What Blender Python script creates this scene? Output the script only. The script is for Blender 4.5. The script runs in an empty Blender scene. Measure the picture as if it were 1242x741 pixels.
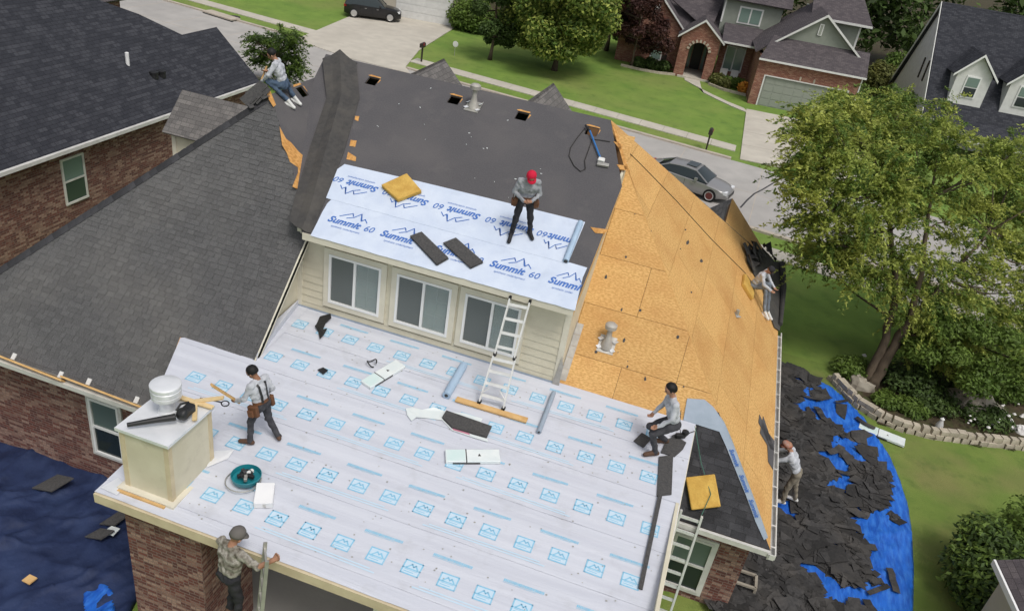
import bpy, math, random
import numpy as np
from mathutils import Vector, Matrix, noise
random.seed(7); RNG = np.random.default_rng(7)
sc = bpy.context.scene
COL = sc.collection
R = math.radians

# ------------------------------------------------------------------ camera
CAM = np.array([8.407, -14.172, 9.857])
FPX, CX, CY = 954.57, 621.0, 370.5           # focal length in pixels of a 1242 px wide frame
def cam_axes(yaw, p, r):
    f = np.array([math.sin(yaw)*math.cos(p), math.cos(yaw)*math.cos(p), -math.sin(p)])
    rt = np.array([math.cos(yaw), -math.sin(yaw), 0.]); dn = np.cross(f, rt)
    c, s = math.cos(r), math.sin(r)
    return np.array([c*rt+s*dn, -s*rt+c*dn, f])
CM = cam_axes(R(-13.094), R(29.605), R(-9.46))
cd = bpy.data.cameras.new('camera'); cam = bpy.data.objects.new('camera', cd); COL.objects.link(cam)
cd.sensor_width = 36; cd.lens = 36*FPX/1242; cd.clip_end = 3000; cd.clip_start = .1
mw = Matrix.Identity(4)
for i in range(3):
    mw[i][0] = CM[0][i]; mw[i][1] = -CM[1][i]; mw[i][2] = -CM[2][i]; mw[i][3] = CAM[i]
cam.matrix_world = mw; sc.camera = cam

# ------------------------------------------------------------------ light: bright overcast
SUN_EL, SUN_AZ = R(60), R(136)               # azimuth clockwise from +Y
wd = bpy.data.worlds.new('World'); sc.world = wd; wd.use_nodes = True
nt = wd.node_tree; nt.nodes.clear()
sky = nt.nodes.new('ShaderNodeTexSky'); sky.sky_type = 'NISHITA'; sky.sun_disc = False
sky.sun_elevation = SUN_EL; sky.sun_rotation = SUN_AZ; sky.air_density = 1.0; sky.dust_density = 4.0; sky.ozone_density = 1.0
hsv = nt.nodes.new('ShaderNodeHueSaturation'); hsv.inputs['Saturation'].default_value = .38
bg = nt.nodes.new('ShaderNodeBackground'); bg.inputs['Strength'].default_value = .115
wo = nt.nodes.new('ShaderNodeOutputWorld')
nt.links.new(sky.outputs[0], hsv.inputs['Color']); nt.links.new(hsv.outputs[0], bg.inputs[0]); nt.links.new(bg.outputs[0], wo.inputs[0])
sd = bpy.data.lights.new('sun', 'SUN'); sun = bpy.data.objects.new('sun', sd); COL.objects.link(sun)
sd.energy = 1.2; sd.angle = R(17); sd.color = (1, .96, .9)
sdir = Vector((math.sin(SUN_AZ)*math.cos(SUN_EL), math.cos(SUN_AZ)*math.cos(SUN_EL), math.sin(SUN_EL)))
sun.rotation_euler = (-sdir).to_track_quat('-Z', 'Y').to_euler(); sun.location = (0, 0, 40)
vs = sc.view_settings; vs.view_transform = 'Standard'; vs.look = 'None'; vs.gamma = 1; vs.exposure = .20; vs.use_curve_mapping = False
sc.cycles.max_bounces = 6; sc.cycles.diffuse_bounces = 3; sc.cycles.transparent_max_bounces = 8

# ------------------------------------------------------------------ measuring helpers (a sight line meets a real surface)
def ray(u, v):
    d = CM.T @ np.array([(u-CX)/FPX, (v-CY)/FPX, 1.]); return d/np.linalg.norm(d)
def hit(u, v, n, d):
    r = ray(u, v); n = np.array(n, float); return CAM + r*((d-n@CAM)/(n@r))
ZG = -3.9
SP, SS = .0934, .424
def on_patio(u, v): return hit(u, v, (0, -SP, 1), 0)
def on_shed(u, v): return hit(u, v, (0, -SS, 1), 2.3447)
def on_left(u, v): return hit(u, v, (0, -1, 1), 1.95)
def on_right(u, v): return hit(u, v, (1.005, 0, 1), 1.005*11.5-1.39)
def on_back(u, v): return hit(u, v, (0, -.94, 1), -.087)
def on_wing(u, v): return hit(u, v, (.92, 0, 1), 4.10-.92*2.04)
def gnd(u, v, z=ZG): return hit(u, v, (0, 0, 1), z)
def aty(u, v, y): return hit(u, v, (0, 1, 0), y)
def atx(u, v, x): return hit(u, v, (1, 0, 0), x)
V = lambda *a: np.array(a, float)

# ------------------------------------------------------------------ materials
M = {}
def nodes(name):
    m = bpy.data.materials.new(name); m.use_nodes = True; n = m.node_tree; M[name] = m
    return m, n, n.nodes['Principled BSDF'], n.links
def mk(name, c1, c2=None, scale=4., rough=.8, bump=0., bscale=None, detail=6., metal=0., coord='UV', stretch=(1, 1, 1), c3=None, s3=.4, f3=.5, spec=.3, lo=.35, hi=.65, island=0., objrand=0., alpha=1., trans=0., stain=None):
    m, n, b, L = nodes(name)
    b.inputs['Roughness'].default_value = rough; b.inputs['Metallic'].default_value = metal; b.inputs['Specular IOR Level'].default_value = spec
    b.inputs['Base Color'].default_value = (*c1, 1); b.inputs['Alpha'].default_value = alpha
    tc = n.nodes.new('ShaderNodeTexCoord'); mp = n.nodes.new('ShaderNodeMapping'); mp.inputs['Scale'].default_value = stretch
    L.new(tc.outputs[coord], mp.inputs[0]); out = None
    def mixc(fac, a, bcol, f=None):
        mx = n.nodes.new('ShaderNodeMix'); mx.data_type = 'RGBA'
        if a is None: mx.inputs[6].default_value = (*c1, 1)
        else: L.new(a, mx.inputs[6])
        mx.inputs[7].default_value = (*bcol, 1); L.new(fac, mx.inputs[0]); return mx.outputs[2]
    def nz(sc_, lo_, hi_, det=detail):
        t = n.nodes.new('ShaderNodeTexNoise'); t.inputs['Scale'].default_value = sc_; t.inputs['Detail'].default_value = det; L.new(mp.outputs[0], t.inputs[0])
        r = n.nodes.new('ShaderNodeMapRange'); r.inputs[1].default_value = lo_; r.inputs[2].default_value = hi_; L.new(t.outputs[0], r.inputs[0]); return t, r.outputs[0]
    if c2 is not None:
        t, f = nz(scale, lo, hi); out = mixc(f, None, c2)
    if c3 is not None:
        t3, f = nz(s3, .45, .7); mm = n.nodes.new('ShaderNodeMath'); mm.operation = 'MULTIPLY'; mm.inputs[1].default_value = f3; L.new(f, mm.inputs[0]); out = mixc(mm.outputs[0], out, c3)
    if stain is not None:
        col_, ss_, lo_, hi_, ff_ = stain; t = n.nodes.new('ShaderNodeTexNoise'); t.inputs['Scale'].default_value = ss_; t.inputs['Detail'].default_value = 9; t.inputs['Roughness'].default_value = .62; L.new(tc.outputs[coord], t.inputs[0])
        r = n.nodes.new('ShaderNodeMapRange'); r.inputs[1].default_value = lo_; r.inputs[2].default_value = hi_; r.inputs[4].default_value = ff_; L.new(t.outputs[0], r.inputs[0]); out = mixc(r.outputs[0], out, col_)
    if island or objrand:
        g = n.nodes.new('ShaderNodeNewGeometry') if island else n.nodes.new('ShaderNodeObjectInfo')
        src = g.outputs['Random Per Island'] if island else g.outputs['Random']
        h = n.nodes.new('ShaderNodeHueSaturation'); r = n.nodes.new('ShaderNodeMapRange'); k = island or objrand
        r.inputs[3].default_value = 1-k; r.inputs[4].default_value = 1+k; L.new(src, r.inputs[0]); L.new(r.outputs[0], h.inputs['Value'])
        if out is None: h.inputs['Color'].default_value = (*c1, 1)
        else: L.new(out, h.inputs['Color'])
        out = h.outputs[0]
    if out is not None: L.new(out, b.inputs['Base Color'])
    if bump:
        tb, _ = nz(bscale or scale*3, 0, 1)
        bp = n.nodes.new('ShaderNodeBump'); bp.inputs['Strength'].default_value = min(1, bump); bp.inputs['Distance'].default_value = .02; L.new(tb.outputs[0], bp.inputs['Height']); L.new(bp.outputs[0], b.inputs['Normal'])
    if trans:
        tr = n.nodes.new('ShaderNodeBsdfTranslucent'); ms = n.nodes.new('ShaderNodeMixShader'); ms.inputs[0].default_value = trans
        if out is not None: L.new(out, tr.inputs[0])
        else: tr.inputs[0].default_value = (*c1, 1)
        L.new(b.outputs[0], ms.inputs[1]); L.new(tr.outputs[0], ms.inputs[2]); L.new(ms.outputs[0], n.nodes['Material Output'].inputs[0])
    return m
def mk_brick(name, ca, cb, cc, mortar, bw=.21, rh=.073, ms=.010, bump=.6, rough=.9, squash=1., noise_s=7.):
    m, n, b, L = nodes(name); b.inputs['Roughness'].default_value = rough; b.inputs['Specular IOR Level'].default_value = .2
    tc = n.nodes.new('ShaderNodeTexCoord'); br = n.nodes.new('ShaderNodeTexBrick')
    for k, v in (('Scale', 1), ('Mortar Size', ms), ('Brick Width', bw), ('Row Height', rh), ('Bias', -.1), ('Mortar Smooth', .3)): br.inputs[k].default_value = v
    L.new(tc.outputs['UV'], br.inputs[0])
    br.inputs['Color1'].default_value = (*ca, 1); br.inputs['Color2'].default_value = (*cb, 1); br.inputs['Mortar'].default_value = (*mortar, 1)
    # one value for each brick, so odd bricks stand out
    sx = n.nodes.new('ShaderNodeSeparateXYZ'); L.new(tc.outputs['UV'], sx.inputs[0])
    def mth(op, a, v=None):
        q = n.nodes.new('ShaderNodeMath'); q.operation = op
        if hasattr(a, 'links'): L.new(a, q.inputs[0])
        else: q.inputs[0].default_value = a
        if v is not None:
            if hasattr(v, 'links'): L.new(v, q.inputs[1])
            else: q.inputs[1].default_value = v
        return q.outputs[0]
    row = mth('FLOOR', mth('DIVIDE', sx.outputs[1], rh)); off = mth('MULTIPLY', mth('MODULO', row, 2.), .5)
    colm = mth('FLOOR', mth('ADD', mth('DIVIDE', sx.outputs[0], bw), off))
    cx = n.nodes.new('ShaderNodeCombineXYZ'); L.new(colm, cx.inputs[0]); L.new(row, cx.inputs[1])
    wn = n.nodes.new('ShaderNodeTexWhiteNoise'); wn.noise_dimensions = '2D'; L.new(cx.outputs[0], wn.inputs[0])
    ns = n.nodes.new('ShaderNodeTexNoise'); ns.inputs['Scale'].default_value = 1.1; ns.inputs['Detail'].default_value = 4; L.new(tc.outputs['UV'], ns.inputs[0])
    th = mth('ADD', mth('MULTIPLY', wn.outputs[0], .62), mth('MULTIPLY', ns.outputs[0], .5))
    rp = n.nodes.new('ShaderNodeMapRange'); rp.inputs[1].default_value = .52; rp.inputs[2].default_value = .82; L.new(th, rp.inputs[0])
    mx = n.nodes.new('ShaderNodeMix'); mx.data_type = 'RGBA'; mx.inputs[7].default_value = (*cc, 1)
    im = mth('MULTIPLY', rp.outputs[0], mth('SUBTRACT', 1., br.outputs['Fac'])); L.new(im, mx.inputs[0]); L.new(br.outputs[0], mx.inputs[6])
    n2 = n.nodes.new('ShaderNodeTexNoise'); n2.inputs['Scale'].default_value = noise_s*6; n2.inputs['Detail'].default_value = 6; L.new(tc.outputs['UV'], n2.inputs[0])
    hv = n.nodes.new('ShaderNodeHueSaturation'); r2 = n.nodes.new('ShaderNodeMapRange'); r2.inputs[1].default_value = .3; r2.inputs[2].default_value = .7; r2.inputs[3].default_value = .72; r2.inputs[4].default_value = 1.3
    L.new(n2.outputs[0], r2.inputs[0]); L.new(r2.outputs[0], hv.inputs['Value']); L.new(mx.outputs[2], hv.inputs['Color']); L.new(hv.outputs[0], b.inputs['Base Color'])
    bp = n.nodes.new('ShaderNodeBump'); bp.invert = True; bp.inputs['Strength'].default_value = bump; bp.inputs['Distance'].default_value = .012
    L.new(br.outputs['Fac'], bp.inputs['Height']); L.new(bp.outputs[0], b.inputs['Normal'])
    return m
mk_brick('brick', (.175, .066, .052), (.10, .046, .042), (.34, .22, .17), (.20, .15, .13))
mk_brick('brick_red', (.25, .088, .058), (.18, .064, .046), (.36, .19, .13), (.26, .19, .155))
# asphalt shingles of far roofs: rows of tabs
mk_brick('shingle_slate', (.032, .034, .042), (.041, .043, .052), (.056, .058, .068), (.018, .018, .022), bw=.30, rh=.14, ms=.007, bump=.5, rough=.95)
mk_brick('shingle_grey', (.125, .118, .114), (.15, .142, .136), (.19, .178, .168), (.07, .066, .064), bw=.30, rh=.14, ms=.006, bump=.5, rough=.95)
mk_brick('shingle_brown', (.078, .068, .074), (.094, .082, .087), (.115, .10, .104), (.045, .04, .042), bw=.30, rh=.14, ms=.007, bump=.4, rough=.95)
mk('shingle_tab', (.142, .141, .142), (.080, .080, .082), 46, .95, .9, 90, c3=(.168, .162, .154), s3=.4, f3=.6, island=.11)
mk('shingle_tab_dark', (.048, .048, .053), (.03, .03, .033), 40, .95, .6, 90, c3=(.07, .07, .076), s3=2.5, f3=.6, objrand=.3)
mk('shingle_bed', (.05, .05, .05), (.07, .07, .07), 20, .95)
mk('felt', (.102, .098, .102), (.083, .080, .085), 30, .9, .35, 70, c3=(.125, .117, .117), s3=.7, f3=.7, stain=((.15, .14, .135), 1.6, .56, .8, .5))
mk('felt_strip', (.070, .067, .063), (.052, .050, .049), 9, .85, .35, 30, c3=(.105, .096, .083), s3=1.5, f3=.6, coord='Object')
mk('osb', (.69, .425, .165), (.53, .30, .10), 15, .8, .3, 60, c3=(.50, .245, .075), s3=.7, f3=.5, stretch=(1, 2.0, 1), objrand=.07, lo=.40, hi=.60, detail=14, stain=((.40, .17, .05), .6, .50, .75, .45))
mk('osb_scrap', (.66, .36, .12), (.46, .22, .06), 14, .8, .3, 40, coord='Object')
mk('joint_dark', (.11, .055, .02))
mk('glass_hung', (.11, .15, .135), None, rough=.1, spec=.6)
mk('paper', (.62, .64, .70), (.565, .585, .65), 1.6, .55, .4, 7, c3=(.49, .505, .57), s3=1.3, f3=.45, stretch=(.16, 3.2, 1), spec=.4, stain=((.42, .425, .45), 1.7, .55, .75, .5))
mk('paper_summit', (.62, .69, .80), (.57, .64, .765), 2.0, .5, .5, 6, c3=(.50, .58, .72), s3=1.0, f3=.5, spec=.45, stain=((.45, .51, .62), 2.2, .55, .75, .5))
mk('paper_blue', (.40, .52, .66), (.34, .46, .60), 3, .5, .2, 8, coord='Object')
mk('paper_grey', (.34, .40, .48), (.29, .35, .42), 3, .55, .4, 6, coord='Object')
mk('ink_cyan', (.22, .51, .70), (.31, .56, .72), 9, .6)
mk('ink_cyan_pale', (.50, .655, .775), (.56, .68, .78), 5, .6)
mk('ink_blue', (.045, .14, .46), (.09, .20, .52), 9, .6)
mk('cream', (.65, .605, .47), (.60, .555, .43), 3, .65, .1, 20, coord='Object', stain=((.45, .40, .29), 1.8, .55, .8, .5))
mk('cream_trim', (.70, .66, .54), (.64, .60, .49), 3, .6, .1, 20, coord='Object')
mk('fascia', (.63, .54, .37), (.55, .46, .31), 4, .7, .15, 20, coord='Object')
mk('white_vinyl', (.80, .80, .79), None, rough=.4, spec=.5)
mk('white_paint', (.70, .70, .68), (.62, .62, .60), 3, .6, coord='Object')
mk('gutter', (.66, .65, .62), (.54, .53, .50), 4, .45, spec=.5, coord='Object')
mk('concrete', (.55, .51, .435), (.48, .445, .38), 1.2, .9, .2, 12, c3=(.40, .365, .31), s3=.25, f3=.5)
mk('street', (.44, .42, .395), (.375, .36, .34), .9, .9, .2, 14, c3=(.31, .295, .28), s3=.16, f3=.6)
mk('curb', (.50, .44, .36), (.42, .37, .31), 2, .9)
mk('glass_dark', (.018, .028, .030), None, rough=.08, spec=.6)
mk('pane_screen', (.13, .145, .14), (.10, .115, .11), 60, .35, spec=.6)  # grey screened pane, lightened by a pale reflection put into its colour
mk('glass_clear', (.30, .38, .37), None, rough=.06, spec=.7, alpha=.35)
mk('blind', (.60, .63, .60), None, rough=.7)
mk('blind_back', (.22, .26, .25), None, rough=.7)
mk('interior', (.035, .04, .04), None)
mk('metal_roof', (.82, .83, .85), (.72, .74, .76), 3, .4, metal=.25, coord='Object')
mk('metal_dull', (.50, .49, .45), (.40, .39, .36), 6, .5, .2, 30, metal=.6, coord='Object')
mk('lead', (.47, .45, .41), (.38, .36, .33), 7, .6, .3, 25, metal=.25, coord='Object')
mk('alu', (.72, .73, .73), (.62, .63, .64), 6, .4, metal=.25, coord='Object')
mk('ladder_white', (.78, .78, .76), (.70, .70, .68), 6, .45, metal=.2, coord='Object')
mk('black_plastic', (.016, .016, .017), None, rough=.45, spec=.5)
mk('dark_grey', (.06, .06, .062), (.045, .045, .047), 8, .7, coord='Object')
mk('rubber', (.012, .012, .012), None, rough=.8)
mk('pine', (.66, .43, .19), (.55, .33, .13), 5, .75, .2, 20, coord='Object', stretch=(1, 1, 6))
mk('pine_pale', (.72, .55, .30), (.62, .46, .24), 5, .75, .2, 20, coord='Object')
mk('foam', (.62, .40, .10), (.52, .31, .07), 5, .95, .7, 22, coord='Object', c3=(.40, .23, .05), s3=2.2, f3=.6)
mk('shingle_piece', (.088, .085, .083), (.058, .057, .057), 25, .95, .5, 60, coord='Object')
mk('wrap_white', (.76, .80, .79), (.68, .74, .74), 4, .45, .2, 9, coord='Object', spec=.5)
mk('wrap_mint', (.60, .74, .72), (.66, .76, .75), 4, .45, .2, 9, coord='Object', spec=.5)
mk('wrap_pink', (.55, .22, .30), None, rough=.5)
mk('teal', (.012, .22, .26), (.01, .17, .21), 5, .4, coord='Object', spec=.5)
mk('blue_paint', (.03, .16, .42), None, rough=.4, spec=.5)
mk('box_white', (.82, .82, .82), (.78, .78, .79), 3, .6, coord='Object')
mk('tarp_blue', (.016, .14, .60), (.008, .08, .42), 3.0, .5, 1., 7, coord='Object', spec=.4, stretch=(2.6, .7, 1), c3=(.05, .22, .68), s3=4, f3=.7)
mk('tarp_navy', (.022, .036, .095), (.013, .022, .062), 2.2, .65, 1., 9, coord='Object', c3=(.035, .055, .13), s3=1.6, f3=.7, spec=.25)
mk('debris', (.052, .050, .049), (.036, .035, .035), 12, .95, .6, 30, coord='Object', c3=(.085, .077, .068), s3=1.4, f3=.5, island=.4)
mk('grass', (.135, .225, .040), (.18, .275, .050), .6, .95, .9, 30, c3=(.24, .24, .08), s3=.16, f3=.5, detail=14, stain=((.07, .13, .025), 1.3, .52, .7, .45))
mk('grass_dry', (.120, .185, .036), (.165, .225, .048), 1.1, .95, .9, 30, c3=(.215, .185, .078), s3=.5, f3=.6, detail=14, stain=((.07, .12, .025), 1.6, .52, .7, .5))
mk('mulch', (.045, .033, .020), (.075, .055, .032), 6, .95, .8, 20, c3=(.05, .08, .02), s3=1.5, f3=.6)
mk('stone', (.48, .43, .345), (.37, .325, .255), 6, .9, .5, 14, coord='Object', objrand=.15)
mk('boulder', (.36, .33, .27), (.24, .21, .17), 2, .9, .6, 7, coord='Object')
mk('bark', (.115, .088, .062), (.07, .053, .038), 5, .95, .9, 12, coord='Object', stretch=(1, 1, .25))
mk('leaf_lit', (.44, .48, .115), (.31, .375, .078), .5, .6, coord='Object', island=.35, trans=.42)  # yellow-green leaves, highlights of sunlit tops put into their colour
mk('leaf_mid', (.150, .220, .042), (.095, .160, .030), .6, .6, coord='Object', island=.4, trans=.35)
mk('leaf_dark', (.050, .088, .022), (.075, .12, .028), .5, .6, coord='Object', island=.4, trans=.25)
mk('leaf_purple', (.055, .022, .018), (.075, .034, .024), .7, .6, coord='Object', island=.35, trans=.2)
mk('leaf_olive', (.12, .14, .04), (.17, .17, .045), .8, .6, coord='Object', island=.4, trans=.25)
mk('petal', (.72, .70, .68), None, rough=.7)
mk('petal_orange', (.62, .20, .03), (.70, .35, .05), 3, .7, coord='Object')
mk('skin', (.40, .215, .14), (.34, .175, .11), 9, .6, coord='Object')
mk('skin_tan', (.27, .135, .080), None, rough=.6)
mk('hair_black', (.010, .009, .009), None, rough=.6)
mk('shirt_grey', (0.335, 0.345, 0.37), (0.25, 0.26, 0.285), 7, .9, .8, 16, coord='Object', stain=((0.133, 0.137, 0.148), 5., .55, .72, .6))
mk('shirt_light', (0.53, 0.545, 0.58), (0.41, 0.425, 0.46), 7, .9, .8, 16, coord='Object', stain=((0.204, 0.211, 0.227), 5., .55, .72, .6))
mk('shirt_camo', (.20, .18, .145), (.40, .38, .335), 11, .9, .4, 14, coord='Object', c3=(.075, .062, .045), s3=15, f3=.95)
mk('pants_dark', (0.02, 0.02, 0.024), (0.036, 0.035, 0.04), 7, .9, .8, 16, coord='Object', stain=((0.036, 0.036, 0.038), 5., .55, .72, .6))
mk('pants_grey', (0.065, 0.065, 0.073), (0.042, 0.042, 0.049), 7, .9, .8, 16, coord='Object', stain=((0.039, 0.039, 0.042), 5., .55, .72, .6))
mk('jeans', (0.085, 0.125, 0.185), (0.05, 0.08, 0.13), 7, .9, .8, 16, coord='Object', stain=((0.043, 0.056, 0.079), 5., .55, .72, .6))
mk('khaki', (0.265, 0.235, 0.185), (0.19, 0.165, 0.125), 7, .9, .8, 16, coord='Object', stain=((0.106, 0.094, 0.076), 5., .55, .72, .6))
mk('pants_bluegrey', (.20, .23, .27), (.16, .185, .22), 6, .9, .5, 14, coord='Object')
mk('boot_brown', (.10, .055, .035), None, rough=.7)
mk('shoe_white', (.68, .68, .66), None, rough=.6)
mk('shoe_black', (.02, .02, .022), None, rough=.6)
mk('leather', (.17, .075, .035), (.11, .05, .026), 7, .7, .3, 15, coord='Object')
mk('red_cap', (.55, .012, .045), None, rough=.8)
mk('grey_cap', (.13, .12, .11), None, rough=.8)
mk('orange_cap', (.42, .13, .07), (.32, .27, .24), 9, .8, coord='Object')
mk('car_grey', (.34, .335, .335), None, rough=.28, metal=.45, spec=.6)
mk('car_black', (.012, .012, .014), None, rough=.25, spec=.6)
mk('rim', (.60, .60, .60), None, rough=.3, metal=.8)
mk('rim_red', (.16, .05, .045), None, rough=.5, metal=.3)
mk('lamp_glass', (.75, .76, .78), None, rough=.15, spec=.6)
mk('tail_red', (.30, .01, .01), None, rough=.3)
mk('sage', (.255, .275, .235), (.23, .25, .212), 3, .8, coord='Object')
mk('sage_door', (.285, .305, .265), None, rough=.6)
mk('dark_door', (.022, .022, .02), None, rough=.4)
mk('bronze', (.05, .04, .035), None, rough=.5, metal=.3)
mk('tan_wall', (.50, .46, .38), (.46, .42, .35), 2, .85, coord='Object')
mk('chimney_panel', (.655, .61, .475), (.60, .555, .42), 2.2, .6, .15, 20, coord='Object', c3=(.54, .49, .37), s3=1.1, f3=.5, stain=((.40, .35, .26), 2.4, .57, .8, .5))
mk('rope', (.03, .028, .025), None)
mk('rope_green', (.06, .16, .12), None)

# ------------------------------------------------------------------ building blocks
WM = {}
def put(o, parent):
    COL.objects.link(o)
    if parent is not None: o.parent = parent; WM[o] = WM[parent]
    else: WM[o] = Matrix.Identity(4)
    return o
def thing(name, label, cat, loc=(0, 0, 0), rotz=0, group=None):
    o = bpy.data.objects.new(name, None); o.empty_display_size = .2; COL.objects.link(o)
    o.location = Vector([float(c) for c in loc]); o.rotation_euler = (0, 0, rotz)
    o['label'] = label; o['category'] = cat
    if group: o['group'] = group
    WM[o] = Matrix.Translation(o.location) @ Matrix.Rotation(rotz, 4, 'Z')
    return o
def tag(o, label, cat, group=None):
    o['label'] = label; o['category'] = cat
    if group: o['group'] = group
    return o
def inst(name, mesh, parent, mat4, local=False):
    o = bpy.data.objects.new(name, mesh); COL.objects.link(o); o.parent = parent
    o.matrix_local = mat4 if local else WM[parent].inverted() @ mat4
    WM[o] = WM[parent] @ o.matrix_local
    return o
def frame(o, u, v, n):
    m = Matrix.Identity(4)
    for i in range(3): m[i][0] = u[i]; m[i][1] = v[i]; m[i][2] = n[i]; m[i][3] = o[i]
    return m
def unit(a): a = np.asarray(a, float); return a/np.linalg.norm(a)
def autouv(me, world=None):
    nl = len(me.loops); uv = me.uv_layers.new(name='UVMap')
    co = np.empty(len(me.vertices)*3); me.vertices.foreach_get('co', co); co = co.reshape(-1, 3)
    li = np.empty(nl, int); me.loops.foreach_get('vertex_index', li)
    npol = len(me.polygons); nrm = np.empty(npol*3); me.polygons.foreach_get('normal', nrm); nrm = nrm.reshape(-1, 3)
    tot = np.empty(npol, int); me.polygons.foreach_get('loop_total', tot); pol = np.repeat(np.arange(npol), tot)
    n = nrm[pol]; p = co[li]
    u = np.stack([-n[:, 1], n[:, 0], np.zeros(nl)], 1); ln = np.linalg.norm(u, axis=1); flat = ln < .02
    u[flat] = (1, 0, 0); ln[flat] = 1; u /= ln[:, None]; v = np.cross(n, u)
    uv.data.foreach_set('uv', np.stack([(p*u).sum(1), (p*v).sum(1)], 1).ravel())
class MB:
    def __init__(s): s.v = []; s.f = []; s.m = []; s.mi = 0
    def add(s, pts, faces):
        k = len(s.v); s.v += [tuple(float(c) for c in p) for p in pts]; s.f += [tuple(i+k for i in f) for f in faces]; s.m += [s.mi]*len(faces); return s
    def poly(s, pts): return s.add(pts, [tuple(range(len(pts)))])
    def slab(s, pts, t, n=None):
        P = np.array(pts, float)
        if n is None:
            n = np.zeros(3)
            for i in range(len(P)): n += np.cross(P[i], P[(i+1) % len(P)])
            n = unit(n)
            if n[2] < 0 and abs(n[2]) > .02: P = P[::-1]; n = -n
        k = len(P); B = P-np.asarray(n)*t
        return s.add(list(P)+list(B), [tuple(range(k)), tuple(range(2*k-1, k-1, -1))]+[(i, i+k, (i+1) % k+k, (i+1) % k) for i in range(k)])
    def box(s, c, size, rot=None):
        h = np.array(size, float)/2; rot = np.eye(3) if rot is None else np.array(rot)
        P = [np.array(c)+rot@(h*np.array(q)) for q in ((-1, -1, -1), (1, -1, -1), (1, 1, -1), (-1, 1, -1), (-1, -1, 1), (1, -1, 1), (1, 1, 1), (-1, 1, 1))]
        return s.add(P, [(0, 3, 2, 1), (4, 5, 6, 7), (0, 1, 5, 4), (1, 2, 6, 5), (2, 3, 7, 6), (3, 0, 4, 7)])
    def bx(s, x0, x1, y0, y1, z0, z1): return s.box(((x0+x1)/2, (y0+y1)/2, (z0+z1)/2), (x1-x0, y1-y0, z1-z0))
    def beam(s, a, b, w, h, up=(0, 0, 1)):
        a = np.array(a, float); b = np.array(b, float); d = unit(b-a); r = np.cross(d, up)
        if np.linalg.norm(r) < 1e-4: r = np.array([1., 0, 0])
        r = unit(r); u = np.cross(r, d)
        return s.box((a+b)/2, (np.linalg.norm(b-a), w, h), np.stack([d, r, u], 1))
    def tube(s, pts, r, n=8, cap=True):
        pts = [np.array(p, float) for p in pts]; rs = r if hasattr(r, '__len__') else [r]*len(pts); P = []; F = []; ref = None
        for i, p in enumerate(pts):
            d = unit(pts[min(i+1, len(pts)-1)]-pts[max(i-1, 0)])
            if ref is None: ref = np.array([0, 0, 1.]) if abs(d[2]) < .9 else np.array([1., 0, 0])
            a = unit(np.cross(d, ref)); b = np.cross(a, d); ref = b
            for k in range(n):
                t = 2*math.pi*k/n; P.append(p+rs[i]*(math.cos(t)*a+math.sin(t)*b))
        for i in range(len(pts)-1):
            for k in range(n): F.append((i*n+k, (i+1)*n+k, (i+1)*n+(k+1) % n, i*n+(k+1) % n))
        if cap: F.append(tuple(range(n))); F.append(tuple(range(len(P)-1, len(P)-n-1, -1)))
        return s.add(P, F)
    def lathe(s, prof, c, n=20, ax=None):
        c = np.array(c, float); ax = np.eye(3) if ax is None else np.array(ax); P = []; F = []
        for r, z in prof:
            for k in range(n):
                t = 2*math.pi*k/n; P.append(c+ax@np.array([r*math.cos(t), r*math.sin(t), z]))
        for i in range(len(prof)-1):
            for k in range(n): F.append((i*n+k, i*n+(k+1) % n, (i+1)*n+(k+1) % n, (i+1)*n+k))
        F.append(tuple(range(n-1, -1, -1))); F.append(tuple(range(len(P)-n, len(P))))
        return s.add(P, F)
    def mesh(s, name, mats, smooth=False, inv=None):
        me = bpy.data.meshes.new(name); v = s.v
        if inv is not None: v = [tuple(inv @ Vector(p)) for p in v]
        me.from_pydata(v, [], s.f); me.update()
        for m_ in (mats if isinstance(mats, (list, tuple)) else [mats]): me.materials.append(M[m_])
        if len(set(s.m)) > 1: me.polygons.foreach_set('material_index', s.m)
        autouv(me)
        if smooth: me.polygons.foreach_set('use_smooth', [True]*len(me.polygons))
        return me
    def build(s, name, mats, parent=None, smooth=False, bevel=0, kind=None):
        inv = WM[parent].inverted() if parent is not None else None
        o = put(bpy.data.objects.new(name, s.mesh(name, mats, False, inv)), parent)
        if smooth: o.data.set_sharp_from_angle(angle=R(40)); o.data.polygons.foreach_set('use_smooth', [True]*len(o.data.polygons))
        if bevel:
            b = o.modifiers.new('bevel', 'BEVEL'); b.width = bevel; b.segments = 2; b.limit_method = 'ANGLE'
        if kind: o['kind'] = kind
        return o
def struct(name, mb, mat, smooth=False): return mb.build(name, mat, None, smooth, kind='structure')
def inpoly(x, y, P):
    c = False; j = len(P)-1
    for i in range(len(P)):
        if (P[i][1] > y) != (P[j][1] > y) and x < (P[j][0]-P[i][0])*(y-P[i][1])/(P[j][1]-P[i][1])+P[i][0]: c = not c
        j = i
    return c
def clip(P, a, b, keep):   # keep the side where a.p <= b (2-D)
    out = []
    for i in range(len(P)):
        p, q = P[i], P[(i+1) % len(P)]; dp, dq = np.dot(a, p)-b, np.dot(a, q)-b
        if dp <= 0: out.append(p)
        if dp*dq < 0: out.append(p+(q-p)*dp/(dp-dq))
    return out
def cliprect(P, x0, x1, y0, y1):
    P = [np.array(p, float) for p in P]
    for a, b in (((1, 0), x1), ((-1, 0), -x0), ((0, 1), y1), ((0, -1), -y0)):
        P = clip(P, np.array(a, float), b, 1)
        if len(P) < 3: return []
    return P
def area2(P): return abs(sum(P[i][0]*P[(i+1) % len(P)][1]-P[(i+1) % len(P)][0]*P[i][1] for i in range(len(P))))/2
def fbm(x, y, z=0., o=4): return noise.fractal(Vector((x, y, z)), 1.0, 2.0, o)
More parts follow.
